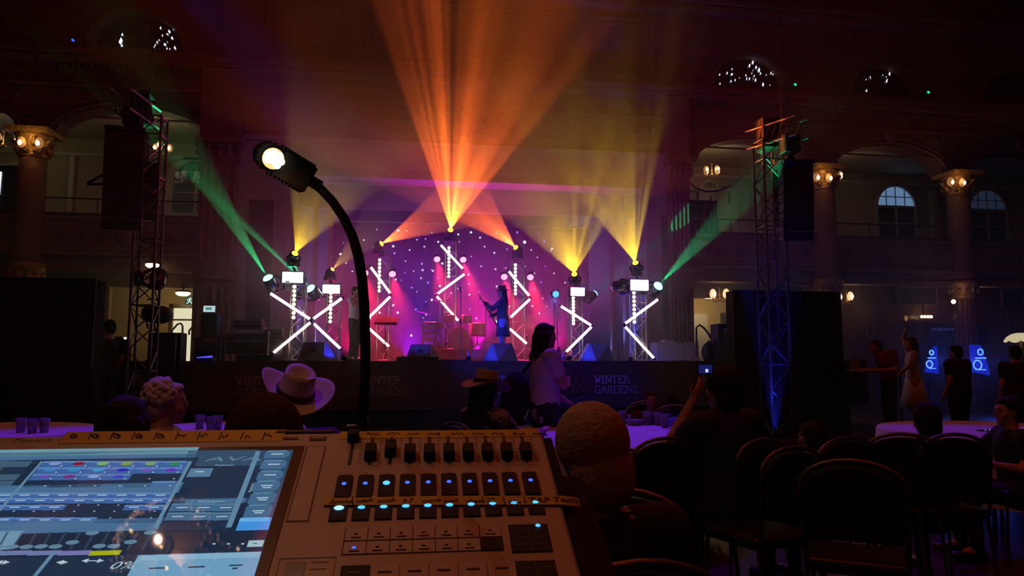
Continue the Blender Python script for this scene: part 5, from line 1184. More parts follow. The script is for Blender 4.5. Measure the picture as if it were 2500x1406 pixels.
def scribble(pts_list, w, parent, r=.0007, name='handwriting'):
    mb = MB()
    for pts in pts_list:
        q = [S(x, y) for x, y in pts]; mb.path([(a, b, w) for a, b in q], r, 5)
    return mb.build(name, INK, parent)
rs = random.Random(11); L_ = []
for k in range(10):
    x = 180 + 53 * k; y = 1066
    if k: L_.append([(x - 17, 1074), (x - 9, 1057)])
    L_.append([(x - 8 + 4 * j + rs.uniform(-2, 2), y + rs.uniform(-6, 6)) for j in range(5)])
    if k < 5: L_.append([(x + 8 * math.cos(j), y + 5 * math.sin(j)) for j in range(7)])
scribble(L_, .0008, tp1, .0008)
L_ = []
for k in range(9):
    x = 895 + 50 * k + (6 if k > 3 else 0); L_.append([(x + 5 * j + rs.uniform(-1, 1), 1060 + (-1) ** j * rs.uniform(1, 3.5)) for j in range(7)])
for x in (1070, 1257): L_.append([(x, 1064), (x + 1, 1055)])
scribble(L_, .0008, tp2, .0007)
for s_, x in (('Strobe', 802), ('wash', 868), ('mush', 920), ('0.7', 982), ('move', 1030), ('spot', 1082), ('chase', 1137), ('PB', 1243)):
    ctext(s_, x, 1233 if x > 830 else 1235, .0098 if s_ != 'PB' else .007, INK, .0028, .3, tp3, .12 if x not in (802, 1137) else .03, 'handwriting', .95)
ctext('TAP Tempo', 1290, 1232, .0135, INK, .0028, .12, tp3, 0, 'handwriting', 1.0)
L_ = [[(860, 1216), (862, 1238)], [(1177, 1216), (1179, 1232)], [(1228, 1217), (1232, 1236)], [(1279, 1217), (1282, 1234)]]
L_ += [[(1188 + 4 * j, 1220 + (j % 2) * 4) for j in range(6)], [(1188 + 4 * j, 1229 + (j % 2) * 3) for j in range(6)], [(1240 + 4 * j, 1230 + (j % 2) * 3) for j in range(9)]]
scribble(L_, .0028, tp3, .0006)
ctext('Touch II', 18, 1080, .0125, mat('brown print', (.14, .07, .05), .6), .0003, .35, con, 0, 'lettering', 1.5)
mb = MB()
for k in range(9): x = 688 + 4 * k; a = S(x, 1070 + (k % 2) * 4); b = S(x + 9, 1068 + ((k + 1) % 2) * 6); mb.path([(a[0], a[1], .0004), (b[0], b[1], .0004)], .0008, 5)
mb.build('printed_emblem', mat('rust print', (.18, .06, .03), .6), con)
mb = MB(); slab(mb, R2(676, 1053.5, 812, 1056), 0, .002); mb.build('rear_slot', mat('dark violet strip', (.02, .015, .03), .4), con)
# faders
CAP = mat('black fader cap', (.006, .0055, .006), .75); LEDB = glow('blue key light', (.02, .08, 1), 2.5); LEDC = glow('cyan key light', (.03, .25, 1), 3); LEDD = glow('bright key light', (.12, .5, 1), 4)
fu = [S(x, 1110)[0] for x in (905, 952, 1000, 1047, 1096, 1144, 1190, 1238, 1283)]; p_ = (fu[-1] - fu[0]) / 8; fu = [fu[0] + p_ * i for i in range(9)]; fu = [fu[0] - p_] + fu
capy = (1072, 1111, 1103, 1114, 1114, 1114, 1114, 1114, 1114, 1114)
vt, vb = S(1035, 1067)[1], S(1035, 1132)[1]
for i, u in enumerate(fu):
    mb = MB(); mb.box(u - .0021, u + .0021, vb, vt, .0, .0006); sl_ = mb.build('fader', BLACK, con)
    v = S(1035, capy[i])[1]; h = .0125 if i else .008
    mb = MB(); mb.hexa([V((u - .0072, v - h, .001)), V((u + .0072, v - h, .001)), V((u + .0072, v + h, .001)), V((u - .0072, v + h, .001))], [V((u - .0066, v - h * .8, .013)), V((u + .0066, v - h * .8, .013)), V((u + .0066, v + h * .8, .013)), V((u - .0066, v + h * .8, .013))])
    mb.build('fader_cap', CAP, sl_, bevel=.0012)
    mb = MB()
    for k in range(11): vv = vb + (vt - vb) * (k + .5) / 11; mb.box(u + .0095, u + (.0135 if k % 5 else .0145), vv - .0004, vv + .0004, 0, .0003)
    mb.build('scale_marks', PRINT, sl_)
# playback buttons
b1 = [S(x, 1187)[0] for x in (840, 1297)]; b2 = [S(x, 1247)[0] for x in (827, 1310)]
for i in range(10):
    u = b1[0] + (b1[1] - b1[0]) * i / 9; v0, v1 = S(1035, 1215)[1], S(1035, 1163)[1]
    mb = MB(); mb.box(u - .0088, u + .0088, v0, v1, 0, .0035); mb.prism([(u - .0088, v1), (u + .0088, v1), (u + .0065, v1 + .0022), (u - .0065, v1 + .0022)], 0, .003); k_ = mb.build('playback_button', CAP, con, bevel=.0008)
    mb = MB(); vl = S(1035, 1183)[1]; mb.ball((u, vl, .0036), .0028 if i != 2 else .0042, .0028 if i != 2 else .0042, .0008, 12); mb.build('key_light', LEDB if i != 2 else LEDC, k_)
    mb = MB(); mb.box(u - .0007, u + .0007, v1 + .0026, v1 + .0055, 0, .0003); mb.ball((u, v1 + .0085, .0002), .0008, .0008, .0004, 6); mb.build('arrow_print', PRINT, k_)
    u2 = b2[0] + (b2[1] - b2[0]) * i / 9; v0 = S(1035, 1268 - i * .5)[1]; v1 = S(1035, 1234 - i * .3)[1]
    mb = MB(); mb.box(u2 - .0092, u2 + .0092, v0, v1 + .004, 0, .0018); k_ = mb.build('playback_button', CAP, con, bevel=.0006)
    mb = MB(); mb.ball((u2, v1 - .0035, .0022), .0055 if i == 0 else .0042, .0038 if i == 0 else .0028, .001, 12); mb.build('key_light', LEDD if i == 0 else LEDC, k_)
    ctext(str(i + 1), 0, 0, .0035, PRINT, .0003, 0, k_).matrix_local = Matrix.Translation((u2 - .001, v0 - .0055, .0003))
# small pale keys, seven columns in two rows
for c in range(6 + 1):
    for r, (ya, yb) in enumerate(((1288, 1316), (1319, 1349))):
        u0 = S(844 + c * 55, 1300)[0] if False else S(844, 1300)[0] + (S(1225, 1300)[0] - S(844, 1300)[0]) * c / 7; u1 = u0 + (S(1225, 1300)[0] - S(844, 1300)[0]) / 7 * .97
        v1, v0 = S(1035, ya)[1], S(1035, yb)[1]; dark = (c == 6 and r == 1)
        mb = MB(); mb.box(u0, u1, v0, v1, 0, .0012 if not dark else .002); k_ = mb.build('soft_key', CAP if dark else KEY, con, bevel=.0004)
        mb = MB(); uc = (u0 + u1) / 2
        mb.box(uc - .005, uc + .005, v0 + .0035, v0 + .0042, .0012, .0021) ; mb.build('legend', PRINT, k_)
        if not dark:
            mb = MB(); mb.ball((uc - .0005, v0 + .0095, .0013), .0022, .0016, .0006, 8); mb.build('key_light', LEDB if (c, r) == (0, 1) else SEAM, k_)
    mb = MB(); mb.box(u0 - .0008, u0, S(1035, 1349)[1], S(1035, 1287)[1], 0, .0014); mb.build('seam', SEAM, con)
def pad(x0, y0, x1, y1, lit=None):
    r = R2(x0, y0, x1, y1); mb = MB(); slab(mb, r, 0, .0015); k_ = mb.build('black_key_block', CAP, con, bevel=.0006)
    mb = MB(); uc, vc = (r[0] + r[1]) / 2, (r[2] + r[3]) / 2; mb.box(uc - .0004, uc + .0004, r[2], r[3], .0015, .0018); mb.box(r[0], r[1], vc - .0004, vc + .0004, .0015, .0018)
    for du in (-.25, .25):
        for dv in (-.25, .25): mb.box(uc + du * (r[1] - r[0]) - .006, uc + du * (r[1] - r[0]) + .006, vc + dv * (r[3] - r[2]) - .0005, vc + dv * (r[3] - r[2]) + .0005, .0015, .0017)
    mb.build('legend', PRINT, k_)
    if lit: a = S(*lit); mb = MB(); mb.ball((a[0], a[1], .002), .0028, .0025, .0008, 12); mb.build('key_light', LEDC, k_)
pad(1240, 1283, 1350, 1347, (1313, 1286)); pad(1256, 1372, 1370, 1440)
for c in range(6):
    u0 = S(832, 1395)[0] + .0285 * c; mb = MB(); mb.box(u0, u0 + .0275, S(1035, 1440)[1], S(1035, 1378)[1], 0, .0013 if c else .002); k_ = mb.build('soft_key', KEY if c else CAP, con, bevel=.0004)
    mb = MB(); mb.box(u0 + .007, u0 + .02, S(1035, 1397)[1], S(1035, 1394)[1], .0013, .0022); mb.build('legend', PRINT, k_)
mb = MB(); slab(mb, R2(700, 1374, 733, 1440), 0, .001); mb.build('small_display', BLACKGLOSS, con)
mb = MB(); outline(mb, R2(684, 1364, 808, 1440), .0006); 
for x, y in ((760, 1374), (756, 1391)): a = S(x, y); mb.box(a[0], a[0] + .016, a[1], a[1] + .001, 0, .0003)
mb.build('printed_frame', PRINT, con)
# flight case under the console and its black lid edge on the right
pz = (CM @ V((0, -.36, -.1))).z
fc = thing('console_flight_case', 'black flight case table the lighting desk stands on', 'flight case', M=CM)
mb = MB(); mb.hexa([V((uL - .1, vF - .1, -.14)), V((uR + .075, vF - .1, -.14)), V((uR + .075, vB - .02, -.14)), V((uL - .1, vB - .02, -.14))], [V((uL - .1, vF - .1, -.092)), V((uR + .075, vF - .1, -.092)), V((uR + .055, vB - .02, -.053)), V((uL - .1, vB - .02, -.053))])
mb.build('tray', mat('console case cloth', (.02, .016, .03), .9), fc, bevel=.01)
fi = CM.inverted()
def W2C(p): return fi @ V(p)
c0 = CM @ V((uL, vF, -.13)); c1 = CM @ V((uR + .05, vB - .05, -.12))
mb = MB(); mb.hexa([W2C((c0.x, .35, 0)), W2C((c1.x, .35, 0)), W2C((c1.x, c1.y, 0)), W2C((c0.x, c1.y, 0))], [W2C((c0.x, .45, c0.z - .1)), W2C((c1.x, .45, c0.z - .1)), W2C((c1.x, c1.y, c1.z - .1)), W2C((c0.x, c1.y, c1.z - .1))]); mb.build('stand_body', BLACKCLOTH, fc)
u, v = S(1404, 1224)
# --- gooseneck desk lamp
gl = thing('gooseneck_lamp', 'black gooseneck desk lamp with a glowing warm LED head, clipped to the lighting desk', 'lamp', atd(862, 1060, .965))
g0 = V(gl.location)
G = lambda x, y, d: atd(x, y, d) - g0
pts = [G(*q) for q in ((882, 1050, .97), (887, 1000, .968), (891, 930, .965), (892, 870, .96), (891, 800, .955), (889, 740, .95), (884, 680, .945), (875, 625, .94), (860, 575, .935), (838, 530, .925), (812, 492, .915), (786, 464, .905), (764, 446, .9))]
mb = MB(); mb.path(pts, [.0066] * 8 + [.0062, .006, .0058, .0056, .0056], 14); mb.build('gooseneck', mat('black rubber neck', (.004, .004, .004), .7, spec=.15), gl)
mb = MB(); a = G(866, 1054, .96); mb.box(a.x - .011, a.x + .011, -.012, .012, -.02, .012); mb.lathe([(.009, 0), (.009, .03), (.007, .05)], 16, Matrix.Translation(G(884, 1052, .97) + V((0, 0, -.03)))); mb.build('clamp', BLACKGLOSS, gl, bevel=.002)
h0, h1 = G(770, 448, .9), G(655, 380, .865); hd = (h1 - h0); HL = hd.length; hn = (CAM - g0 - (h0 + h1) / 2).normalized()
HM = frame(h0, hd, hn.cross(hd)) if hd.cross(hn.cross(hd)).dot(hn) > 0 else frame(h0, hd, hd.cross(hn))
mb = MB(); w_ = .0135
mb.prism([(-.007, -.006), (.007, -.006), (.007, .006), (-.007, .006)], -.006, .012, HM)
mb.prism([(-w_ * 1.35, -.007), (w_ * 1.35, -.007), (w_ * 1.2, .007), (-w_ * 1.2, .007)], .008, HL * .78, HM)
mb.prism([(-w_ * 1.2, -.008), (w_ * 1.2, -.008), (w_ * 1.1, .006), (-w_ * 1.1, .006)], HL * .74, HL * 1.02, HM)
for k in range(9): mb.box(-w_ * 1.45, w_ * 1.45, -.0085, .0062, .012 + k * HL * .08, .0145 + k * HL * .08, HM)
for k in range(8): a_ = PI * k / 7; mb.box(w_ * 1.2 * math.cos(a_) - .0012, w_ * 1.2 * math.cos(a_) + .0012, -.008, .007, HL * 1.0 + .010 * math.sin(a_), HL * 1.0 + .014 * math.sin(a_), HM)
mb.lathe([(w_ * 1.2, -.008), (w_ * 1.2, .006)], 20, HM @ Matrix.Translation((0, 0, HL)) @ Matrix.Rotation(-PI / 2, 4, 'X'))
mb.build('lamp_head', mat('finned black head', (.003, .003, .003), .8, spec=.1), gl, bevel=.0006)
mb = MB(); mb.ball((0, 0, 0), w_ * .95, .004, .0125, 14, HM @ Matrix.Translation((0, .0085, HL * .93))); led = mb.build('led_lens', glow('led lens', (1, .5, .18), 1.6), gl)
mb = MB()
for k in range(7): mb.ball((0, 0, 0), .0045, .0035, .0045, 8, HM @ Matrix.Translation((w_ * .5 * math.cos(k * .9), .0125, HL * .93 + .0085 * math.sin(k * .9)))) if k else mb.ball((0, 0, 0), .006, .004, .006, 8, HM @ Matrix.Translation((0, .0135, HL * .93)))
mb.build('led', glow('led hot spots', (1, .9, .6), 22), led)
lamp('desk_lamp_glow', 'SPOT', g0 + HM @ V((0, .022, HL * .93)), .5, (1, .4, .2), .012, (CM @ V((-.12, -.02, 0))) - (g0 + HM @ V((0, .02, HL * .93))), 150, .6)
# --- crystal chandelier over the desk (seen mirrored in the touchscreen)
def mirror(px_, py_, z):
    d = ray(px_, py_).normalized(); t = (CO - CAM).dot(cn) / d.dot(cn); p = CAM + d * t; r = d - cn * 2 * d.dot(cn); return p + r * ((z - p.z) / r.z)
cc = mirror(415, 1352, 4.3)
ch = thing('crystal_chandelier', 'glass ball chandelier mirrored in the touchscreen of the lighting desk', 'chandelier', cc)
CRY = mat('crystal drops', (.75, .68, .6), .12, .6, var=.1); BHOT = glow('hot filament', (1, .7, .35), 260)
mb = MB(); mb.tube((0, 0, 0), (0, 0, 13 - cc.z), .02); mb.lathe([(.02, .3), (.1, .26), (.24, .05), (.26, 0), (.2, -.02)], 24); mb.build('frame', BRASS, ch)
mb = MB(); rs = random.Random(2)
for k in range(170):
    a = rs.uniform(0, 2 * PI); e = rs.uniform(-.9, .55); R = .27 * math.cos(e * .9); mb.ball((R * math.cos(a), R * math.sin(a), .26 * math.sin(e) - .02), rs.uniform(.012, .024), None, rs.uniform(.014, .03), 6)
o = mb.build('crystal_drops', CRY, ch); o['kind'] = 'stuff'
for (x, y) in ((475, 1235), (310, 1280), (575, 1325), (385, 1320), (398, 1372), (345, 1404), (500, 1395), (560, 1450), (300, 1440)):
    p = mirror(x, y, 4.18) - cc
    mb = MB(); mb.path([(p.x * .3, p.y * .3, .05), (p.x * .8, p.y * .8, -.02), (p.x, p.y, .0)], .008, 6); a_ = mb.build('arm', BRASS, ch)
    mb = MB(); mb.ball((p.x, p.y, -.03), .014, None, .032, 8); mb.build('filament', BHOT, a_)
    mb = MB(); mb.lathe([(.02, .03), (.045, -.02), (.05, -.06), (.035, -.1)], 12, Matrix.Translation((p.x, p.y, 0))); mb.build('glass_shade', mat('thin glass', (.8, .6, .4), .1, trans=1.0, var=0), a_)
lamp('chandelier_glow', 'POINT', mirror(386, 1318, 4.12), 14, (1, .56, .34), .012)

# ================================================================== PEOPLE, TABLES, CHAIRS
def remesh(o, vox=.012, it=4):
    r = o.modifiers.new('join', 'REMESH'); r.mode = 'VOXEL'; r.voxel_size = vox; r.use_smooth_shade = True
    s = o.modifiers.new('soften', 'SMOOTH'); s.iterations = it; s.factor = .5
    return o
SKIND = mat('tanned skin', (.42, .24, .17), .5, var=.1)
HAIR = {'grey': mat('grey hair', (.5, .42, .38), .9, var=.55, scale=110, bump=.8, bd=.006, spec=.2), 'brown': mat('brown hair', (.07, .035, .02), .9, var=.5, scale=110, bump=.8, bd=.006, spec=.2), 'black': mat('black hair', (.012, .009, .008), .85, var=.3, scale=60, bump=.4), 'white': mat('white hair', (.6, .58, .6), .7, var=.2, scale=50, bump=.4, bd=.004)}
def cloth(name, c, **k): return mat('cloth ' + name, c, .85, **{**dict(var=.15, scale=25, bump=.15), **k})
SEAT = dict(pelvis=(0, 0, .53), waist=(0, .02, .68), chest=(0, .03, .86), neck=(0, .02, 1.0), head=(0, .035, 1.155), shL=(-.185, .01, .965), shR=(.185, .01, .965), elL=(-.25, .06, .72), elR=(.25, .06, .72), wrL=(-.2, .3, .76), wrR=(.2, .3, .76),
            hpL=(-.1, .02, .51), hpR=(.1, .02, .51), knL=(-.13, .43, .52), knR=(.13, .43, .52), anL=(-.13, .4, .09), anR=(.13, .4, .09), toL=(-.14, .55, .035), toR=(.14, .55, .035))
STAND = dict(pelvis=(0, 0, .95), waist=(0, .01, 1.1), chest=(0, .01, 1.28), neck=(0, 0, 1.43), head=(0, .02, 1.585), shL=(-.185, 0, 1.395), shR=(.185, 0, 1.395), elL=(-.22, -.02, 1.12), elR=(.22, -.02, 1.12), wrL=(-.21, .1, .9), wrR=(.21, .1, .9),
             hpL=(-.09, 0, .92), hpR=(.09, 0, .92), knL=(-.1, .02, .5), knR=(.1, .02, .5), anL=(-.1, -.02, .085), anR=(.1, -.02, .085), toL=(-.12, .13, .035), toR=(.12, .13, .035))
def hat_mesh(mb, M, rb=.2, rc=.09, h=.12, curl=.07, dent=.035, droop=.0, wide=1.0, n=40):
    L = 1.12
    rings = []
    for i in range(7):
        t = i / 6; r = rc * .98 + (rb - rc) * t
        rings.append([M @ V((r * math.cos(a) * (1 - .12 * curl * 8 * t * t * abs(math.cos(a))), r * math.sin(a) * L, curl * (abs(math.cos(a)) ** 1.6) * t ** 1.7 - droop * t * (abs(math.sin(a)) ** 2))) for a in [2 * PI * k / n for k in range(n)]])
    rings = rings[::-1]
    for i in range(1, 8):
        t = i / 7; r = rc * (1 - .16 * t ** 1.5) if i < 7 else rc * .62
        rings.append([M @ V((r * math.cos(a) * (1 - .06 * t), r * math.sin(a) * L, h * min(t * 1.05, 1) * (1 if i < 7 else .97) + (.012 * abs(math.sin(a)) if t > .8 else 0) - (dent * .5 if i == 7 else 0))) for a in [2 * PI * k / n for k in range(n)]])
    rings.append([M @ V((rc * .25 * math.cos(a) * .6, rc * .5 * math.sin(a), h - dent)) for a in [2 * PI * k / n for k in range(n)]])
    vs = [[mb.bm.verts.new(q) for q in r] for r in rings]; fs = []
    for A, B in zip(vs, vs[1:]):
        for k in range(n): fs.append(mb.bm.faces.new((A[k], A[(k + 1) % n], B[(k + 1) % n], B[k])))
    fs.append(mb.bm.faces.new(vs[-1]))
    for f in fs: f.smooth = True
def person(label, loc, rz=0, seated=True, J=None, s=1.0, shirt=None, pants=None, hair=('short', 'brown'), skin=None, hy=0, hp=0, hr=0, hat=None, long_sleeve=False, wide=1.0, vox=.013, group=None, hand_up=False, skirt=None, beard=False):
    P = dict(SEAT if seated else STAND); P.update(J or {}); P = {k: V(v) * s for k, v in P.items()}
    skin = skin or SKIN
    t = thing('person', label, 'person', loc, rz, group)
    mb = MB(); X = V((1, 0, 0)); C = lambda a, b, r1, r2, **k: mb.capsule(P[a] if isinstance(a, str) else a, P[b] if isinstance(b, str) else b, r1 * s, r2 * s, **k)
    C('pelvis', 'waist', .15 * wide, .135 * wide, flat=.72, side=X); C('waist', 'chest', .135 * wide, .155 * wide, flat=.7, side=X)
    C('chest', 'neck', .15 * wide, .07, flat=.7, side=X); C(P['neck'] - V((0, 0, .03)), 'head', .06, .055)
    for S_ in 'LR':
        C(P['neck'] * .5 + P['sh' + S_] * .5 - V((0, 0, .02)), 'sh' + S_, .07, .062); C('sh' + S_, 'el' + S_, .055 * wide, .042); C('el' + S_, 'wr' + S_, .041, .028)
        d = (P['wr' + S_] - P['el' + S_]).normalized(); up = d.cross(X).normalized() if abs(d.x) < .9 else V((0, 0, 1)); sd = d.cross(up).normalized(); w0 = P['wr' + S_]
        mb.capsule(w0, w0 + d * .07 * s, .034 * s, .04 * s, flat=.45, side=sd)
        for k in range(4):
            o_ = sd * (.027 - .018 * k) * s; b0 = w0 + d * .075 * s + o_; ln = (.062, .07, .065, .05)[k] * s; m_ = b0 + d * ln * .55 + up * .006 * s; e_ = m_ + (d * .8 + up * .6).normalized() * ln * .5
            mb.capsule(b0, m_, .0095 * s, .0088 * s, 8); mb.capsule(m_, e_, .0088 * s, .0075 * s, 8)
        b0 = w0 + d * .02 * s + sd * .03 * s; mb.capsule(b0, b0 + (d * .6 + sd * .7).normalized() * .045 * s, .012 * s, .0095 * s, 8); b1 = b0 + (d * .6 + sd * .7).normalized() * .045 * s; mb.capsule(b1, b1 + d * .03 * s, .0095 * s, .008 * s, 8)
        C('hp' + S_, 'kn' + S_, .088 * wide, .06); C('kn' + S_, 'an' + S_, .058, .038); C('an' + S_, 'to' + S_, .04, .032, flat=.8)
    HM_ = Matrix.Translation(P['head']) @ Matrix.Rotation(hy, 4, 'Z') @ Matrix.Rotation(hp, 4, 'X') @ Matrix.Rotation(hr, 4, 'Y') @ Matrix.Scale(s, 4)
    mb.ball((0, 0, 0), .074, .094, .1, 18, HM_ @ Matrix.Translation((0, -.005, .02))) if False else mb.ball(HM_ @ V((0, -.008, .022)), .076 * s, .096 * s, .1 * s, 18, HM_.to_3x3().normalized().to_4x4())
    R3 = HM_.to_3x3().normalized().to_4x4()
    for c, r in (((0, .03, -.045), (.055, .062, .065)), ((0, .068, -.088), (.026, .024, .02)), ((0, .098, -.012), (.013, .02, .022)), ((0, .088, .012), (.01, .014, .03)), ((0, .075, .038), (.05, .02, .014)), ((0, .086, -.055), (.024, .014, .012)), ((-.076, -.005, -.005), (.01, .02, .032)), ((.076, -.005, -.005), (.01, .02, .032)), ((-.045, .05, -.025), (.024, .03, .028)), ((.045, .05, -.025), (.024, .03, .028))):
        mb.ball(HM_ @ V(c), r[0] * s, r[1] * s, r[2] * s, 10, R3)
    remesh(mb.build('body', skin, t), min(vox, .0105), 3)
    mb = MB()
    for x in (-.031, .031): mb.ball(HM_ @ V((x, .078, .012)), .0125 * s, n=8)
    mb.build('eye_pair', mat('eye', (.25, .24, .24), .2, var=0), t)
    # shirt
    sh = shirt or cloth('dark', (.02, .02, .025)); g = .014
    mb = MB()
    C('pelvis', 'waist', (.155 + g) * wide, (.14 + g) * wide, flat=.75, side=X); C('waist', 'chest', (.14 + g) * wide, (.158 + g) * wide, flat=.73, side=X)
    C('chest', P['neck'] - V((0, 0, .03)) * s, (.155 + g) * wide, .07, flat=.73, side=X)
    for S_ in 'LR':
        C(P['neck'] * .5 + P['sh' + S_] * .5 - V((0, 0, .022)), 'sh' + S_, .072, .075); e = P['sh' + S_].lerp(P['el' + S_], 1.0 if long_sleeve else .62); mb.capsule(P['sh' + S_], e, (.066 + g * .3) * s * wide, (.052 + g * .3) * s, 14)
        if long_sleeve: mb.capsule(P['el' + S_], P['el' + S_].lerp(P['wr' + S_], .93), .052 * s, .038 * s)
    remesh(mb.build('shirt', sh, t), vox, 4)
    mb = MB(); pm = pants or cloth('dark denim', (.02, .022, .035))
    if skirt:
        mb.lathe([(.14 * s, 0), (.19 * s, -.2 * s), (.27 * s, -.5 * s), (.26 * s, -.5 * s), (.13 * s, .05 * s)], 24, Matrix.Translation(P['pelvis'])); mb.build('skirt', skirt, t)
    else:
        C('pelvis', P['pelvis'] + V((0, 0, .02)), .165 * wide, .16 * wide, flat=.78, side=X)
        for S_ in 'LR': C('hp' + S_, 'kn' + S_, .1 * wide, .072); C('kn' + S_, P['kn' + S_].lerp(P['an' + S_], .96), .07, .055)
        remesh(mb.build('trousers', pm, t), vox, 3)
    for S_ in 'LR':
        mb = MB(); a_, b_ = P['an' + S_], P['to' + S_]; mb.capsule(V((a_.x, a_.y - .03 * s, .045 * s)), V((b_.x, b_.y + .03 * s, .036 * s)), .046 * s, .038 * s, 12, .9); mb.box(min(a_.x, b_.x) - .035 * s, max(a_.x, b_.x) + .035 * s, a_.y - .065 * s, b_.y + .05 * s, .002, .02); mb.build('shoe', BLACKGLOSS, t)
    # hair
    kind, hc = hair; hm = HAIR[hc]; B_ = lambda c, r: mb.ball(HM_ @ V(c), r[0] * s, r[1] * s, r[2] * s, 14, R3)
    if kind != 'bald':
        mb = MB(); B_((0, -.022, .035), (.086, .098, .1)); B_((0, -.05, -.01), (.078, .066, .085)); B_((0, .045, .085), (.06, .04, .03))
        if kind == 'long':
            for x in (-.05, 0, .05): mb.capsule(HM_ @ V((x, -.06, -.0)), HM_ @ V((x * 1.1, -.085, -.27)), .055 * s, .04 * s)
            for x in (-.075, .075): mb.capsule(HM_ @ V((x, -.01, .02)), HM_ @ V((x * 1.05, -.05, -.22)), .032 * s, .03 * s)
        if kind == 'curly':
            rr_ = random.Random(len(label))
            for k in range(230):
                a = rr_.uniform(0, 2 * PI); e = rr_.uniform(-.3, 1.4); B_((.092 * math.cos(a) * math.cos(e), -.03 + .1 * math.sin(a) * math.cos(e) if math.sin(a) < .4 else .0, .04 + .1 * math.sin(e)), (.0135, .0135, .0135))
        if kind == 'full': B_((0, -.02, .04), (.1, .108, .108)); B_((0, -.05, -.04), (.088, .07, .1))
        remesh(mb.build('hair', hm, t), .006 if kind == 'curly' else .009, 1 if kind == 'curly' else 2)
    if beard: mb = MB(); B_((0, .06, -.085), (.045, .045, .05)); mb.build('beard', hm, t)
    if hat:
        mb = MB(); o_ = {k: v for k, v in hat.items() if k in ('rb', 'rc', 'h', 'curl', 'dent', 'droop')}; MH = HM_ @ Matrix.Translation((0, -.01, .06)) @ Matrix.Rotation(hat.get('tilt', 0), 4, 'X') @ Matrix.Rotation(hat.get('roll', 0), 4, 'Y')
        hat_mesh(mb, MH, **o_); h_ = mb.build('hat', hat['m'], t)
        so = h_.modifiers.new('thickness', 'SOLIDIFY'); so.thickness = .004
        mb = MB(); rc = hat.get('rc', .09); mb.path([MH @ V((rc * 1.005 * math.cos(a), rc * 1.12 * math.sin(a), .02)) for a in [2 * PI * k / 32 for k in range(32)]], .0075 * s, 6, True)
        if hat.get('braid'):
            for dz_ in (.008, .03): mb.path([MH @ V((rc * 1.015 * math.cos(a), rc * 1.135 * math.sin(a), dz_ + .004 * math.sin(k * PI))) for k, a in enumerate([2 * PI * k / 32 for k in range(32)])], .003 * s, 6, True)
        mb.build('hat_band', hat.get('band', mat('dark hat band', (.02, .015, .01), .6)), h_)
    return t, P, HM_
CHAIRM = mat('black chair vinyl', (.012, .011, .012), .45, var=.2); CHAIRF = mat('chair tube', (.2, .17, .12), .35, .8)
def chair(label, loc, rz, group='banquet chairs at the round tables'):
    t = thing('banquet_chair', label, 'chair', loc, rz, group)
    mb = MB(); mb.prism([(-.21, -.2), (.21, -.2), (.22, .2), (-.22, .2)], .42, .48); mb.build('seat', CHAIRM, t, bevel=.02)
    mb = MB(); pr = [(-.19, .58)] + [(-.2, .78)] + [(.2 * math.cos(a), .8 + .1 * math.sin(a)) for a in [PI - PI * k / 12 for k in range(13)]] + [(.2, .78), (.19, .58)]
    mb.prism(pr, -.27, -.23, axis='y'); mb.build('backrest', CHAIRM, t, bevel=.012)
    mb = MB(); mb.path([(-.2, -.22, .45), (-.21, -.25, .8)] + [(.21 * math.cos(a), -.25, .81 + .11 * math.sin(a)) for a in [PI - PI * k / 10 for k in range(11)]] + [(.21, -.25, .8), (.2, -.22, .45)], .011, 8); mb.build('back_frame', CHAIRF, t)
    for x in (-1, 1):
        mb = MB(); mb.tube((x * .2, -.2, .45), (x * .21, -.26, 0), .011); mb.build('leg', CHAIRF, t)
        mb = MB(); mb.tube((x * .2, .18, .42), (x * .21, .2, 0), .011); mb.build('leg', CHAIRF, t)
    return t
def round_table(lab, labc, c, r=.92, seed=0):
    t = thing('round_table', lab, 'table', (c[0], c[1], 0)); 
    mb = MB(); mb.lathe([(1e-4, .715), (r - .01, .715), (r - .01, .74), (1e-4, .74)], 48, smooth=False); mb.build('tabletop', WOOD, t)
    for k in range(4): a = PI / 4 + PI / 2 * k; mb = MB(); mb.tube((.4 * math.cos(a), .4 * math.sin(a), .715), (.5 * math.cos(a), .5 * math.sin(a), 0), .018); mb.build('leg', DARKALU, t)
    mb = MB(); n = 96; prof = [(1e-3, .745, 0), (r * .6, .745, 0), (r * .97, .745, 0), (r + .005, .742, 0), (r + .02, .72, .0), (r + .035, .55, .3), (r + .05, .35, .8), (r + .06, .2, 1)]
    rings = [[mb.bm.verts.new((c[0] + (R + f * .035 * math.sin(k * 2 * PI / n * 13 + seed)) * math.cos(2 * PI * k / n), c[1] + (R + f * .035 * math.sin(k * 2 * PI / n * 13 + seed)) * math.sin(2 * PI * k / n), z)) for k in range(n)] for R, z, f in prof]
    for A, B in zip(rings, rings[1:]):
        for k in range(n): f = mb.bm.faces.new((A[k], A[(k + 1) % n], B[(k + 1) % n], B[k])); f.smooth = True
    o = mb.build('tablecloth', CLOTHW); tag(o, labc, 'tablecloth')
TC = (1.75, 6.08)
round_table('round table between the standing woman and the man with the phone', 'white cloth lit blue on the round table beside the man with the phone', TC, 1.0)
tl = atz(500, 1049, .745); tl = (-1.5, 7.15); round_table('round table behind the screen end of the lighting desk', 'blue lit cloth on the round table behind the cowboy hat', tl, .72, 2)
tf = atz(60, 1052, .745); tf = (-3.55, 7.2); round_table('round table at the far left edge', 'dark lit cloth on the round table at the far left edge', tf, seed=3)
tr = atz(2425, 1062, .745); tr = (tr.x + .45, tr.y + .5); round_table('round table at the far right edge', 'violet lit cloth on the round table at the far right edge', tr, seed=4)
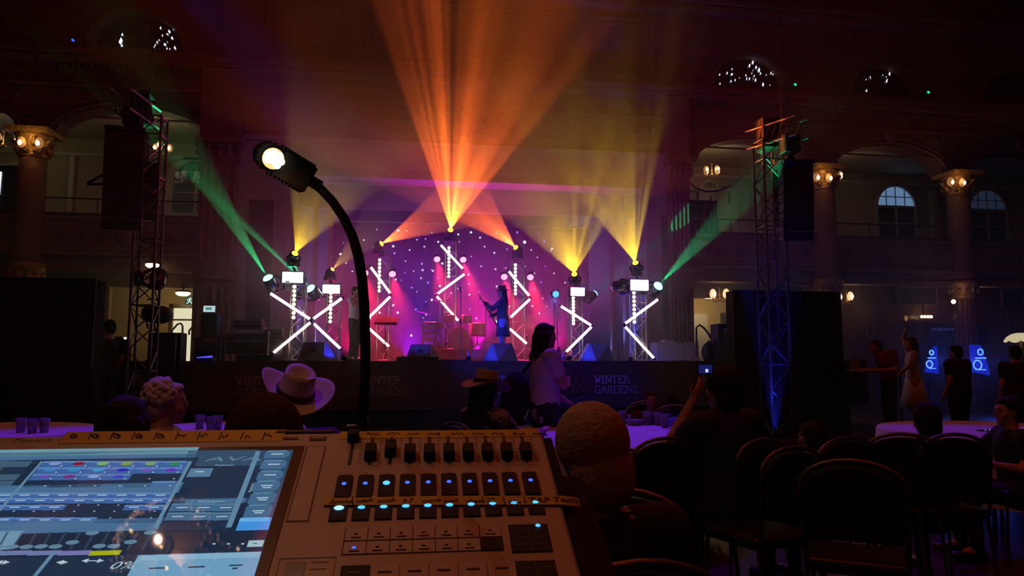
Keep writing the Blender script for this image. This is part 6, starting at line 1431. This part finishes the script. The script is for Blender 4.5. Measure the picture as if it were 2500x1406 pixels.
# cups, bottles, cans
CUP = mat('clear plastic cup', (.55, .55, .65), .2, var=0, trans=.55)
def cup(lab, px_, py_, h=.12, r=.042, z=.745, grp='clear plastic cups on the tables'):
    p = atz(px_, py_, z); t = thing('plastic_cup', lab, 'cup', p, group=grp)
    mb = MB(); mb.lathe([(1e-4, .001), (r * .75, .001), (r, h), (r * .95, h), (r * .71, .006), (1e-4, .006)], 18); mb.build('wall', CUP, t)
    mb = MB(); mb.path([(r * math.cos(2 * PI * k / 18), r * math.sin(2 * PI * k / 18), h) for k in range(18)], .002, 5, True); mb.build('rim', CUP, t)
for a in ((50, 1056, 'leftmost of the three cups on the far left table'), (78, 1058, 'middle of the three cups on the far left table'), (107, 1056, 'right cup of three on the far left table'), (487, 1047, 'plastic cup on the table behind the cowboy hat, the taller one'), (513, 1052, 'plastic cup on the table behind the cowboy hat, the middle one'), (531, 1049, 'plastic cup nearest the brown head on the left table'),
          (1519, 1034, 'plastic cup at the back of the round table behind the grey head'), (1581, 1037, 'plastic cup in the middle of the back edge of the round table'), (1624, 1044, 'plastic cup in front of the blue bag on the round table'), (1607, 1038, 'dark drink in a cup between the two right cups')):
    cup(a[2], a[0], a[1])
p = atz(1550, 1038, .745); t = thing('glass_dish', 'wide clear glass dish on the round table right of the grey head', 'dish', p); mb = MB(); mb.lathe([(1e-4, 0), (.06, 0), (.09, .05), (.085, .05), (.058, .005), (1e-4, .005)], 24); mb.build('bowl', CUP, t); mb = MB(); mb.path([(.088 * math.cos(2 * PI * k / 24), .088 * math.sin(2 * PI * k / 24), .05) for k in range(24)], .0025, 5, True); mb.build('rim', CUP, t)
p = atz(1416, 1034, .745); t = thing('glass_bottle', 'small glass bottle with a pale cap behind the grey head', 'bottle', p)
mb = MB(); mb.lathe([(1e-4, 0), (.028, 0), (.03, .02), (.03, .11), (.024, .135), (.012, .16), (.011, .19)], 16); mb.build('body', mat('dark bottle glass', (.12, .08, .07), .1), t); mb = MB(); mb.lathe([(.014, .185), (.014, .205), (1e-4, .207)], 12); mb.build('cap', mat('tin cap', (.6, .6, .6), .3, .8), t)
p = atz(1319, 1043, .745); t = thing('drinks_can', 'dark drinks can standing on a round tray', 'can', p + V((0, 0, .008)))
mb = MB(); mb.lathe([(1e-4, 0), (.024, 0), (.03, .008), (.03, .11), (.025, .12), (1e-4, .119)], 20); mb.build('body', mat('black can', (.015, .015, .02), .3, .5), t); mb = MB(); mb.box(-.012, .014, -.0315, -.029, .03, .09); mb.build('emblem', mat('can print', (.3, .3, .35), .4), t)
t = thing('round_tray', 'black round tray under the drinks can', 'tray', p); mb = MB(); mb.lathe([(1e-4, 0), (.07, 0), (.075, .012), (.07, .012), (.066, .005), (1e-4, .005)], 24); mb.build('dish', BLACKGLOSS, t)
p = atz(1590, 1052, .75); t = thing('eyeglasses', 'pair of glasses lying on the round table', 'glasses', p)
for x in (-.03, .03): mb = MB(); mb.path([(x + .024 * math.cos(2 * PI * k / 14), .017 * math.sin(2 * PI * k / 14), .004) for k in range(14)], .0016, 5, True); mb.build('lens_rim', CHROME, t)
mb = MB(); mb.tube((-.007, 0, .004), (.007, 0, .004), .0015); mb.tube((-.055, 0, .004), (-.04, .1, .004), .0015); mb.tube((.055, 0, .004), (.04, .1, .004), .0015); mb.build('temples', CHROME, t)
p = atz(1536, 1035, .745); mb = MB(); mb.box(-.012, .012, -.004, .004, 0, .09); o = mb.build('folded_card', WHITEP); o.location = p; tag(o, 'small white card standing beside the back cup on the round table', 'card')
p = atz(1665, 1047, .745); mb = MB(); mb.ball((0, 0, .05), .13, .07, .055, 14); mb.ball((.06, .0, .07), .09, .06, .05, 12); mb.ball((-.07, .01, .06), .06, .05, .05, 10); o = remesh(mb.build('soft_bag', cloth('blue bag', (.1, .12, .4))), .01, 4); o.location = p; tag(o, 'blue lit soft bag lying on the round table beside the man with the phone', 'bag')
p = atz(2410, 1052, .745); t = thing('smartphone', 'black phone with tiny lights lying on the far right table', 'phone', p, .2); mb = MB(); mb.box(-.09, .09, -.03, .03, 0, .012); mb.build('case', BLACKGLOSS, t, bevel=.003)
mb = MB()
for x in (-.06, -.01, .02, .07): mb.ball((x, -.03, .012), .004, n=6)
mb.build('indicator', glow('phone dots', (.7, .6, .9), 1), t)

def place(px_, top, dep, seated=True, hair_top=1.29):
    p = atd(px_, top, dep); base = 1.29 if seated else 1.72
    return V((p.x, p.y, 0)), p.z / base
CHK = cloth('checked', (.02, .02, .025))
def check_mat(name, a, b, sc_=16):
    m = mat(name, a, .85); nt = m.node_tree; bs = nt.nodes['Principled BSDF']; ck = nt.nodes.new('ShaderNodeTexChecker'); ck.inputs['Scale'].default_value = sc_; ck.inputs['Color1'].default_value = (*a, 1); ck.inputs['Color2'].default_value = (*b, 1)
    tc = nt.nodes.new('ShaderNodeTexCoord'); mp = nt.nodes.new('ShaderNodeMapping'); mp.inputs['Rotation'].default_value = (.4, .5, .3); nt.links.new(tc.outputs['Object'], mp.inputs[0]); nt.links.new(mp.outputs[0], ck.inputs['Vector']); nt.links.new(ck.outputs['Color'], bs.inputs['Base Color']); return m
HATW = mat('pale straw hat', (.62, .56, .46), .7, var=.06, scale=80, bump=.1); HATT = mat('tan straw hat', (.42, .32, .22), .7, var=.08, scale=80, bump=.1); HATB = mat('black felt hat', (.012, .01, .012), .8)
# 1 grey-haired head in front of us
l, s = place(1458, 991, 1.85); T1 = person('person with short grey hair seen close from behind, right of the lighting desk', l, R_(4), s=s, hair=('full', 'grey'), shirt=cloth('dark maroon', (.02, .008, .01)), hp=-.12, hr=-.18, vox=.012, wide=1.05)
chair('black chair under the grey haired person beside the desk', l, R_(4))
l, s = place(640, 969, 1.85); person('person with thin brown hair seen from behind at the back of the desk', l, R_(-3), s=s, hair=('full', 'brown'), shirt=cloth('dark grey', (.03, .028, .03)), hp=-.05, hr=.1); chair('chair hidden below the brown haired person', l, 0)
l, s = place(716, 912, 3.7); person('person in a pale cowboy hat with a braided band, seen from behind', l, R_(10), s=s * .985, hair=('short', 'grey'), shirt=cloth('blue grey', (.1, .1, .16)), hp=.42, hr=.16, hat=dict(m=HATW, rb=.2, rc=.092, h=.135, curl=.085, dent=.05, tilt=.0, roll=.06, braid=True)); chair('chair of the person in the pale cowboy hat', l, 0)
l, s = place(362, 926, 3.9); person('person with curly white hair and a blue patterned shirt, facing right', l, R_(-62), s=s, hair=('curly', 'white'), shirt=check_mat('blue patterned shirt', (.3, .28, .5), (.7, .7, .85), 18), J=dict(chest=(0, .08, .86), neck=(0, .06, 1.0), head=(0, .1, 1.155), wrL=(-.12, .42, .8), wrR=(.15, .42, .8)), wide=1.1); chair('chair of the curly haired person', l, R_(-62))
l, s = place(303, 962, 3.0); person('dark silhouette with long black hair left of the curly haired person', l, R_(-10), s=s, hair=('long', 'black')); chair('chair of the dark silhouette on the left', l, 0)
l, s = place(1180, 905, 5.3); person('person in a tan cowboy hat and dark checked shirt at the round table', l, R_(-58), s=s * .99, hair=('long', 'black'), shirt=check_mat('dark checked shirt', (.012, .012, .016), (.3, .27, .3), 14), long_sleeve=True, hp=-.1, hat=dict(m=HATT, rb=.172, rc=.085, h=.095, curl=.02, droop=.05, dent=.02), J=dict(elR=(.24, .2, .75), wrR=(.1, .5, .84), elL=(-.22, .18, .74), wrL=(-.02, .48, .8))); chair('chair of the person in the tan hat', l, R_(-58))
p = atd(1290, 1000, 5.95); mb = MB(); mb.tube(p, p + V((-.03, 0, -.08)), .005, 8); mb.tube(p, p + V((.003, 0, .012)), .003, 8); tag(mb.build('pen', mat('pale pen', (.5, .5, .5), .4)), 'pale pen held up by the person in the tan hat', 'pen')
# standing woman
l, s = place(1327, 787, 7.0, False); tw, PW, HW = person('standing person with long dark hair and a white top, facing right before the stage', l, R_(-80), False, s=s, hair=('long', 'black'), shirt=cloth('white top', (.5, .47, .47)), pants=cloth('dark skirt', (.02, .018, .02)), wide=1.16,
    J=dict(elR=(.24, .1, 1.13), wrR=(.07, .13, 1.38), elL=(-.24, .06, 1.12), wrL=(-.14, .27, .98)), hp=-.05, skin=SKIND)
mb = MB(); mb.ball((0, 0, 0), .14, .17, .24, 14); mb.ball((0, .02, -.12), .16, .17, .16, 12); o = remesh(mb.build('shoulder_bag', BLACKCLOTH), .014, 4); o.location = l + V((-.27, .0, 1.02)); tag(o, 'large dark shoulder bag behind the standing person', 'bag')
mb = MB(); mb.path([(.05, -.02, .2), (.2, -.03, .38), (.3, -.03, .42), (.25, .05, .3), (.1, .06, .1)], .014, 6); b_ = mb.build('strap', BLACKCLOTH, o)
p = atd(1383, 933, 6.9); t = thing('drink_cup', 'pink cup in the hand of the standing person', 'cup', p - V((0, 0, .04))); mb = MB(); mb.lathe([(1e-4, 0), (.03, 0), (.038, .09), (.034, .09), (.027, .005), (1e-4, .005)], 16); mb.build('wall', mat('pink plastic cup', (.8, .35, .4), .4), t)
# man with the raised phone
l, s = place(1772, 884, 4.3); person('person in a dark blue top holding up a phone at the round table', l, R_(22), s=s * .985, hair=('full', 'black'), shirt=cloth('dark blue top', (.03, .035, .12)), wide=1.22, J=dict(elL=(-.19, .24, .87), wrL=(-.06, .2, 1.09), elR=(.02, .34, .84), wrR=(-.2, .42, .8)), hp=.08)
chair('chair of the person holding up the phone', l, R_(22))
p = atd(1722, 901, 4.2); t = thing('smartphone', 'phone held up with a small bright blue view of the stage', 'phone', p, R_(15)); mb = MB(); mb.box(-.052, .052, 0, .009, -.028, .028); mb.build('case', BLACKGLOSS, t, bevel=.003)
mb = MB(); mb.box(-.046, .046, -.001, 0, -.024, .024); mb.build('screen', glow('phone blue view', (.01, .015, .12), .8), t); mb = MB(); mb.box(.0, .018, -.002, -.001, -.018, .0); mb.build('screen_highlight', glow('phone bright', (.4, .5, 1), 1.5), t)
# far side of the round table
l, s = place(1588, 952, 7.6); person('dim person facing us across the round table, left of two', l, R_(170), s=s, hair=('short', 'brown'), shirt=cloth('dull red', (.1, .02, .02)), skin=SKIND); chair('chair across the round table, left of two', l, R_(170))
l, s = place(1640, 962, 7.4); person('dark haired person facing away across the round table beside the dim person', l, R_(-15), s=s, hair=('long', 'black'), shirt=cloth('black knit', (.015, .012, .015))); chair('chair across the round table, right of two', l, R_(-15))
chair('empty black chair at the near side of the round table, right of the grey head', atz(1600, 1300, .0) * .0 + V((atd(1585, 1120, 4.35).x, atd(1585, 1120, 4.35).y, 0)), R_(4))
chair('empty chair with a shiny back rim nearest the grey head, low in the dark', V((atd(1560, 1180, 2.7).x, atd(1560, 1180, 2.7).y, 0)), R_(-30))
chair('empty chair with a shiny top rim behind the person holding the phone', V((atd(1850, 1090, 3.9).x, atd(1850, 1090, 3.9).y, 0)), R_(15))
chair('empty chair in the dark on the right with a blue glint', V((atd(2170, 1070, 4.6).x, atd(2170, 1070, 4.6).y, 0)), R_(-20))
chair('empty chair low in the dark on the right beside the red coat', V((atd(2085, 1180, 3.4).x, atd(2085, 1180, 3.4).y, 0)), R_(-35))
RC = cloth('dark red coat', (.06, .008, .01))
l, s = place(1985, 1010, 4.4); person('seated person in a dark red coat in the shadows on the right', l, R_(12), s=s * .96, hair=('short', 'black'), shirt=RC, long_sleeve=True); chair('chair of the person in the dark red coat', l, R_(12))
l, s = place(2265, 985, 4.6); person('seated person in a dark speckled top in the shadows on the right', l, R_(-8), s=s, hair=('full', 'black'), shirt=cloth('dark speckled', (.02, .02, .04)), wide=1.1); chair('chair of the person in the speckled top', l, R_(-8))
l, s = place(2470, 965, 5.2); person('seated person at the right edge resting an arm on the far right table', l, R_(75), s=s, hair=('short', 'black'), shirt=cloth('black shirt', (.012, .012, .014)), J=dict(elR=(.22, .25, .78), wrR=(.1, .5, .8))); chair('chair of the person at the right edge', l, R_(75))
# people further back on the right
l, s = place(2225, 822, 14, False); person('dancing person in a pale dress with one arm bent over the head', l, R_(60), False, s=s, hair=('long', 'brown'), shirt=cloth('pale dress', (.6, .58, .6)), skirt=cloth('pale dress', (.6, .58, .6)), J=dict(elR=(.2, .1, 1.68), wrR=(.02, .08, 1.84), elL=(-.27, .1, 1.2), wrL=(-.2, .25, 1.05)))
l, s = place(2165, 824, 13.6, False); person('person in a dull red top bending over the long dark table', l, R_(80), False, s=s * 1.03, hair=('short', 'brown'), shirt=cloth('dull red top', (.2, .03, .03)), J=dict(neck=(0, .12, 1.38), head=(0, .2, 1.5), chest=(0, .07, 1.25), wrL=(-.2, .45, 1.1), wrR=(.2, .45, 1.1)))
l, s = place(2335, 842, 11.5, False); person('broad dark figure standing between the two blue lit posters', l, R_(10), False, s=s, hair=('short', 'black'), wide=1.35)
l, s = place(2478, 842, 10.5, False); person('dark figure standing at the right edge below the cream lamp shade', l, R_(-20), False, s=s, hair=('short', 'black'), wide=1.1)
l, s = place(283, 778, 15.0, False); person('crew member in a brimmed hat silhouetted beside the left drape', V((l.x, 15.0, 0)), R_(-80), False, s=s * .96, hair=('short', 'black'), hat=dict(m=HATB, rb=.14, rc=.088, h=.09, curl=.01))
l, s = place(316, 786, 14.7, False); person('crew member bent over gear between the left truss and the drape', V((l.x, 14.7, 0)), R_(60), False, s=s, hair=('short', 'black'))
# ---- performers
b = at(864, 876, 17.3); zt = at(864, 698, 17.3).z; s = (zt - SZ) / 1.72
person('performer in a pale shirt and dark trousers with arms raised, beside the lamp stem', V((b.x, 17.3, SZ)), R_(-120), False, s=s, hair=('short', 'brown'), shirt=cloth('pale blue shirt', (.4, .42, .6)), J=dict(elL=(-.3, .12, 1.2), wrL=(-.08, .25, 1.42), elR=(.3, .12, 1.25), wrR=(.1, .26, 1.5)), wide=1.05)
b = at(1228, 866, 17.0); zt = at(1228, 699, 17.0).z; s = (zt - SZ) / 1.74
tg, PG, HG = person('guitarist in a brimmed black hat and dark jacket playing beside the right middle tower', V((b.x, 17.0, SZ)), R_(78), False, s=s, hair=('long', 'black'), shirt=cloth('dark jacket', (.04, .03, .05)), pants=cloth('pale jeans', (.25, .28, .45)), long_sleeve=True, wide=1.08, hp=-.08, J=dict(elL=(-.2, .24, 1.2), wrL=(-.26, .42, 1.36), elR=(.26, .08, 1.14), wrR=(.12, .26, 1.07)), hat=dict(m=HATB, rb=.155, rc=.088, h=.12, curl=.015, dent=.015), vox=.012)
mb = MB(); mb.lathe([(.16, .12), (.175, 0), (.19, -.2), (.21, -.38), (.2, -.38), (.15, .1)], 24, Matrix.Translation(PG['pelvis']), 1, .8); mb.build('coat_tail', cloth('dark jacket', (.04, .03, .05)), tg)
# bass guitar, held: body at the belly, neck rising toward the left
gt = thing('electric_guitar', 'electric guitar slung on the guitarist, neck pointing up to the left', 'guitar', tg.location, tg.rotation_euler.z)
A = V((.1, .24, 1.04)) * s; Bn = V((-.34, .5, 1.48)) * s; d = (Bn - A).normalized(); zz = V((-.25, 1, .1)); zz -= d * zz.dot(d); M = frame(A, zz, d) @ Matrix.Scale(.9, 4)
mb = MB(); ol = []
for k in range(28):
    a = 2 * PI * k / 28; r = .17 + .035 * math.cos(2 * a) - .03 * math.cos(4 * a) ; ol.append((r * math.cos(a) * 1.15 - .06, r * math.sin(a) * .85))
mb.prism(ol, -.022, .022, M); mb.build('guitar_body', mat('sunburst guitar body', (.12, .03, .02), .2, coat=.5), gt, bevel=.006)
mb = MB(); mb.box(.08, .62, -.024, .024, .0, .03, M); mb.build('neck', WOOD, gt)
mb = MB(); mb.prism([(.62, -.03), (.78, -.04), (.8, .02), (.62, .03)], -.005, .02, M); 
for k in range(6): mb.tube(M @ V((.65 + .022 * k, .03, .01)), M @ V((.65 + .022 * k, .055, .01)), .006, 6)
mb.build('headstock', WOOD, gt)
mb = MB(); mb.box(-.09, -.06, -.04, .04, .022, .03, M); mb.box(-.01, .02, -.04, .04, .022, .03, M); mb.build('pickup', mat('pale pickup', (.6, .6, .6), .4), gt)
mb = MB(); mb.path([V((.13, .12, 1.12)) * s, V((.17, .1, 1.38)) * s, V((.06, .0, 1.475)) * s, V((-.12, -.04, 1.44)) * s, V((-.2, .05, 1.3)) * s, V((-.1, .3, 1.25)) * s], .012, 6); mb.build('strap', BLACKCLOTH, gt)
# added blue washes hung out of view, to colour the wedges and the tables
def wash(lab, lp, tg_, c, pw, an, bar=False):
    t = thing('par_light', lab, 'stage light', lp); d = (V(tg_) - lp).normalized(); M = frame((0, 0, 0), d)
    mb = MB(); mb.lathe([(.04, -.2), (.09, -.17), (.1, -.02), (.1, 0)], 20, M); mb.build('housing', BLACK, t)
    mb = MB(); mb.lathe([(1e-4, -.02), (.09, -.02)], 20, M); mb.build('lens', glow('wash lens', (.05, .02, 1), 1), t)
    if bar: mb = MB(); mb.path([M @ V((.11, 0, -.05)), (.11, 0, .15), (-.11, 0, .15), M @ V((-.11, 0, -.05))], .012, 6); mb.tube((0, 0, .15), (0, 0, 13 - lp.z), .02); mb.build('hanger', BLACK, t)
    lamp('added_blue_wash', 'SPOT', lp + d * .03, pw, c, .05, d, an, .5)
wash('added blue wash light hung out of view over the hall on the left, turned to the wedge monitors', V((-4.2, 10.3, 7.9)), (3.4, 16.2, 1.4), (.01, .03, 1), 5000, 20, True)
wash('added blue wash light hung out of view over the hall, turned to the round table by the raised phone', V((2.6, 9.6, 8.2)), (1.8, 5.9, .75), (.07, .003, 1), 1500, 18, True)
wash('added blue wash light hung out of view over the hall, turned to the left round tables', V((-1.2, 9.6, 8.2)), (-2.0, 5.2, .85), (.07, .003, 1), 1100, 36, True)
wash('added blue wash light hung out of view over the hall, turned to the far right table', V((6.0, 9.6, 8.6)), (4.6, 4.8, .8), (.07, .003, 1), 700, 22, True)
# little blue LED floor uplights; beside the wedges, all but the middle one added
def uplight(lab, loc, tgt, power, angle=60, c=(.02, .04, 1)):
    t = thing('floor_uplight', lab, 'stage light', loc); d = (V(tgt) - V(loc)).normalized(); M = frame((0, 0, .09), d)
    mb = MB(); mb.lathe([(.03, -.09), (.05, -.07), (.055, -.01), (.055, 0)], 16, M); mb.build('housing', BLACK, t)
    mb = MB(); mb.lathe([(1e-4, 0), (.045, 0)], 16, M); mb.build('lens', glow('uplight lens', (.05, .08, 1), 2.5), t)
    mb = MB(); mb.path([M @ V((.06, 0, -.03)), (.06, 0, .005), (-.06, 0, .005), M @ V((-.06, 0, -.03))], .006, 6); mb.build('yoke', BLACK, t)
    lamp('uplight_glow', 'SPOT', V(loc) + V((0, 0, .09)) + d * .02, power * 3.5, c, .03, d, angle, .6)
for px_, Y_, tx, ty, lab, pw in ((838, 15.75, 800, 850, 'added small blue floor light right of the leftmost wedge monitor', 26), (985, 15.95, 1010, 850, 'added small blue floor light left of the centre left wedge monitor', 30), (1146, 15.65, 1200, 850, 'small blue floor light between the middle wedge monitors', 40), (1392, 15.6, 1440, 850, 'added small blue floor light left of the wedge monitor by the right chevron', 40)):
    p = at(px_, 878, Y_); q = at(tx, ty, Y_ + .25); uplight(lab, (p.x, Y_, SZ), q, pw, 80)
p = at(1538, 884, 16.45); uplight('small blue floor light at the foot of the far right light tower', (p.x, 16.4, SZ), V((at(1556, 700, 16.7).x, 16.72, 3.0)), 240, 36)
p = at(1880, 880, 12.2); uplight('small blue floor light at the foot of the right truss tower', (p.x, 12.1, 0), V((at(1888, 750, 12.4).x, 12.4, 2.4)), 130, 30)
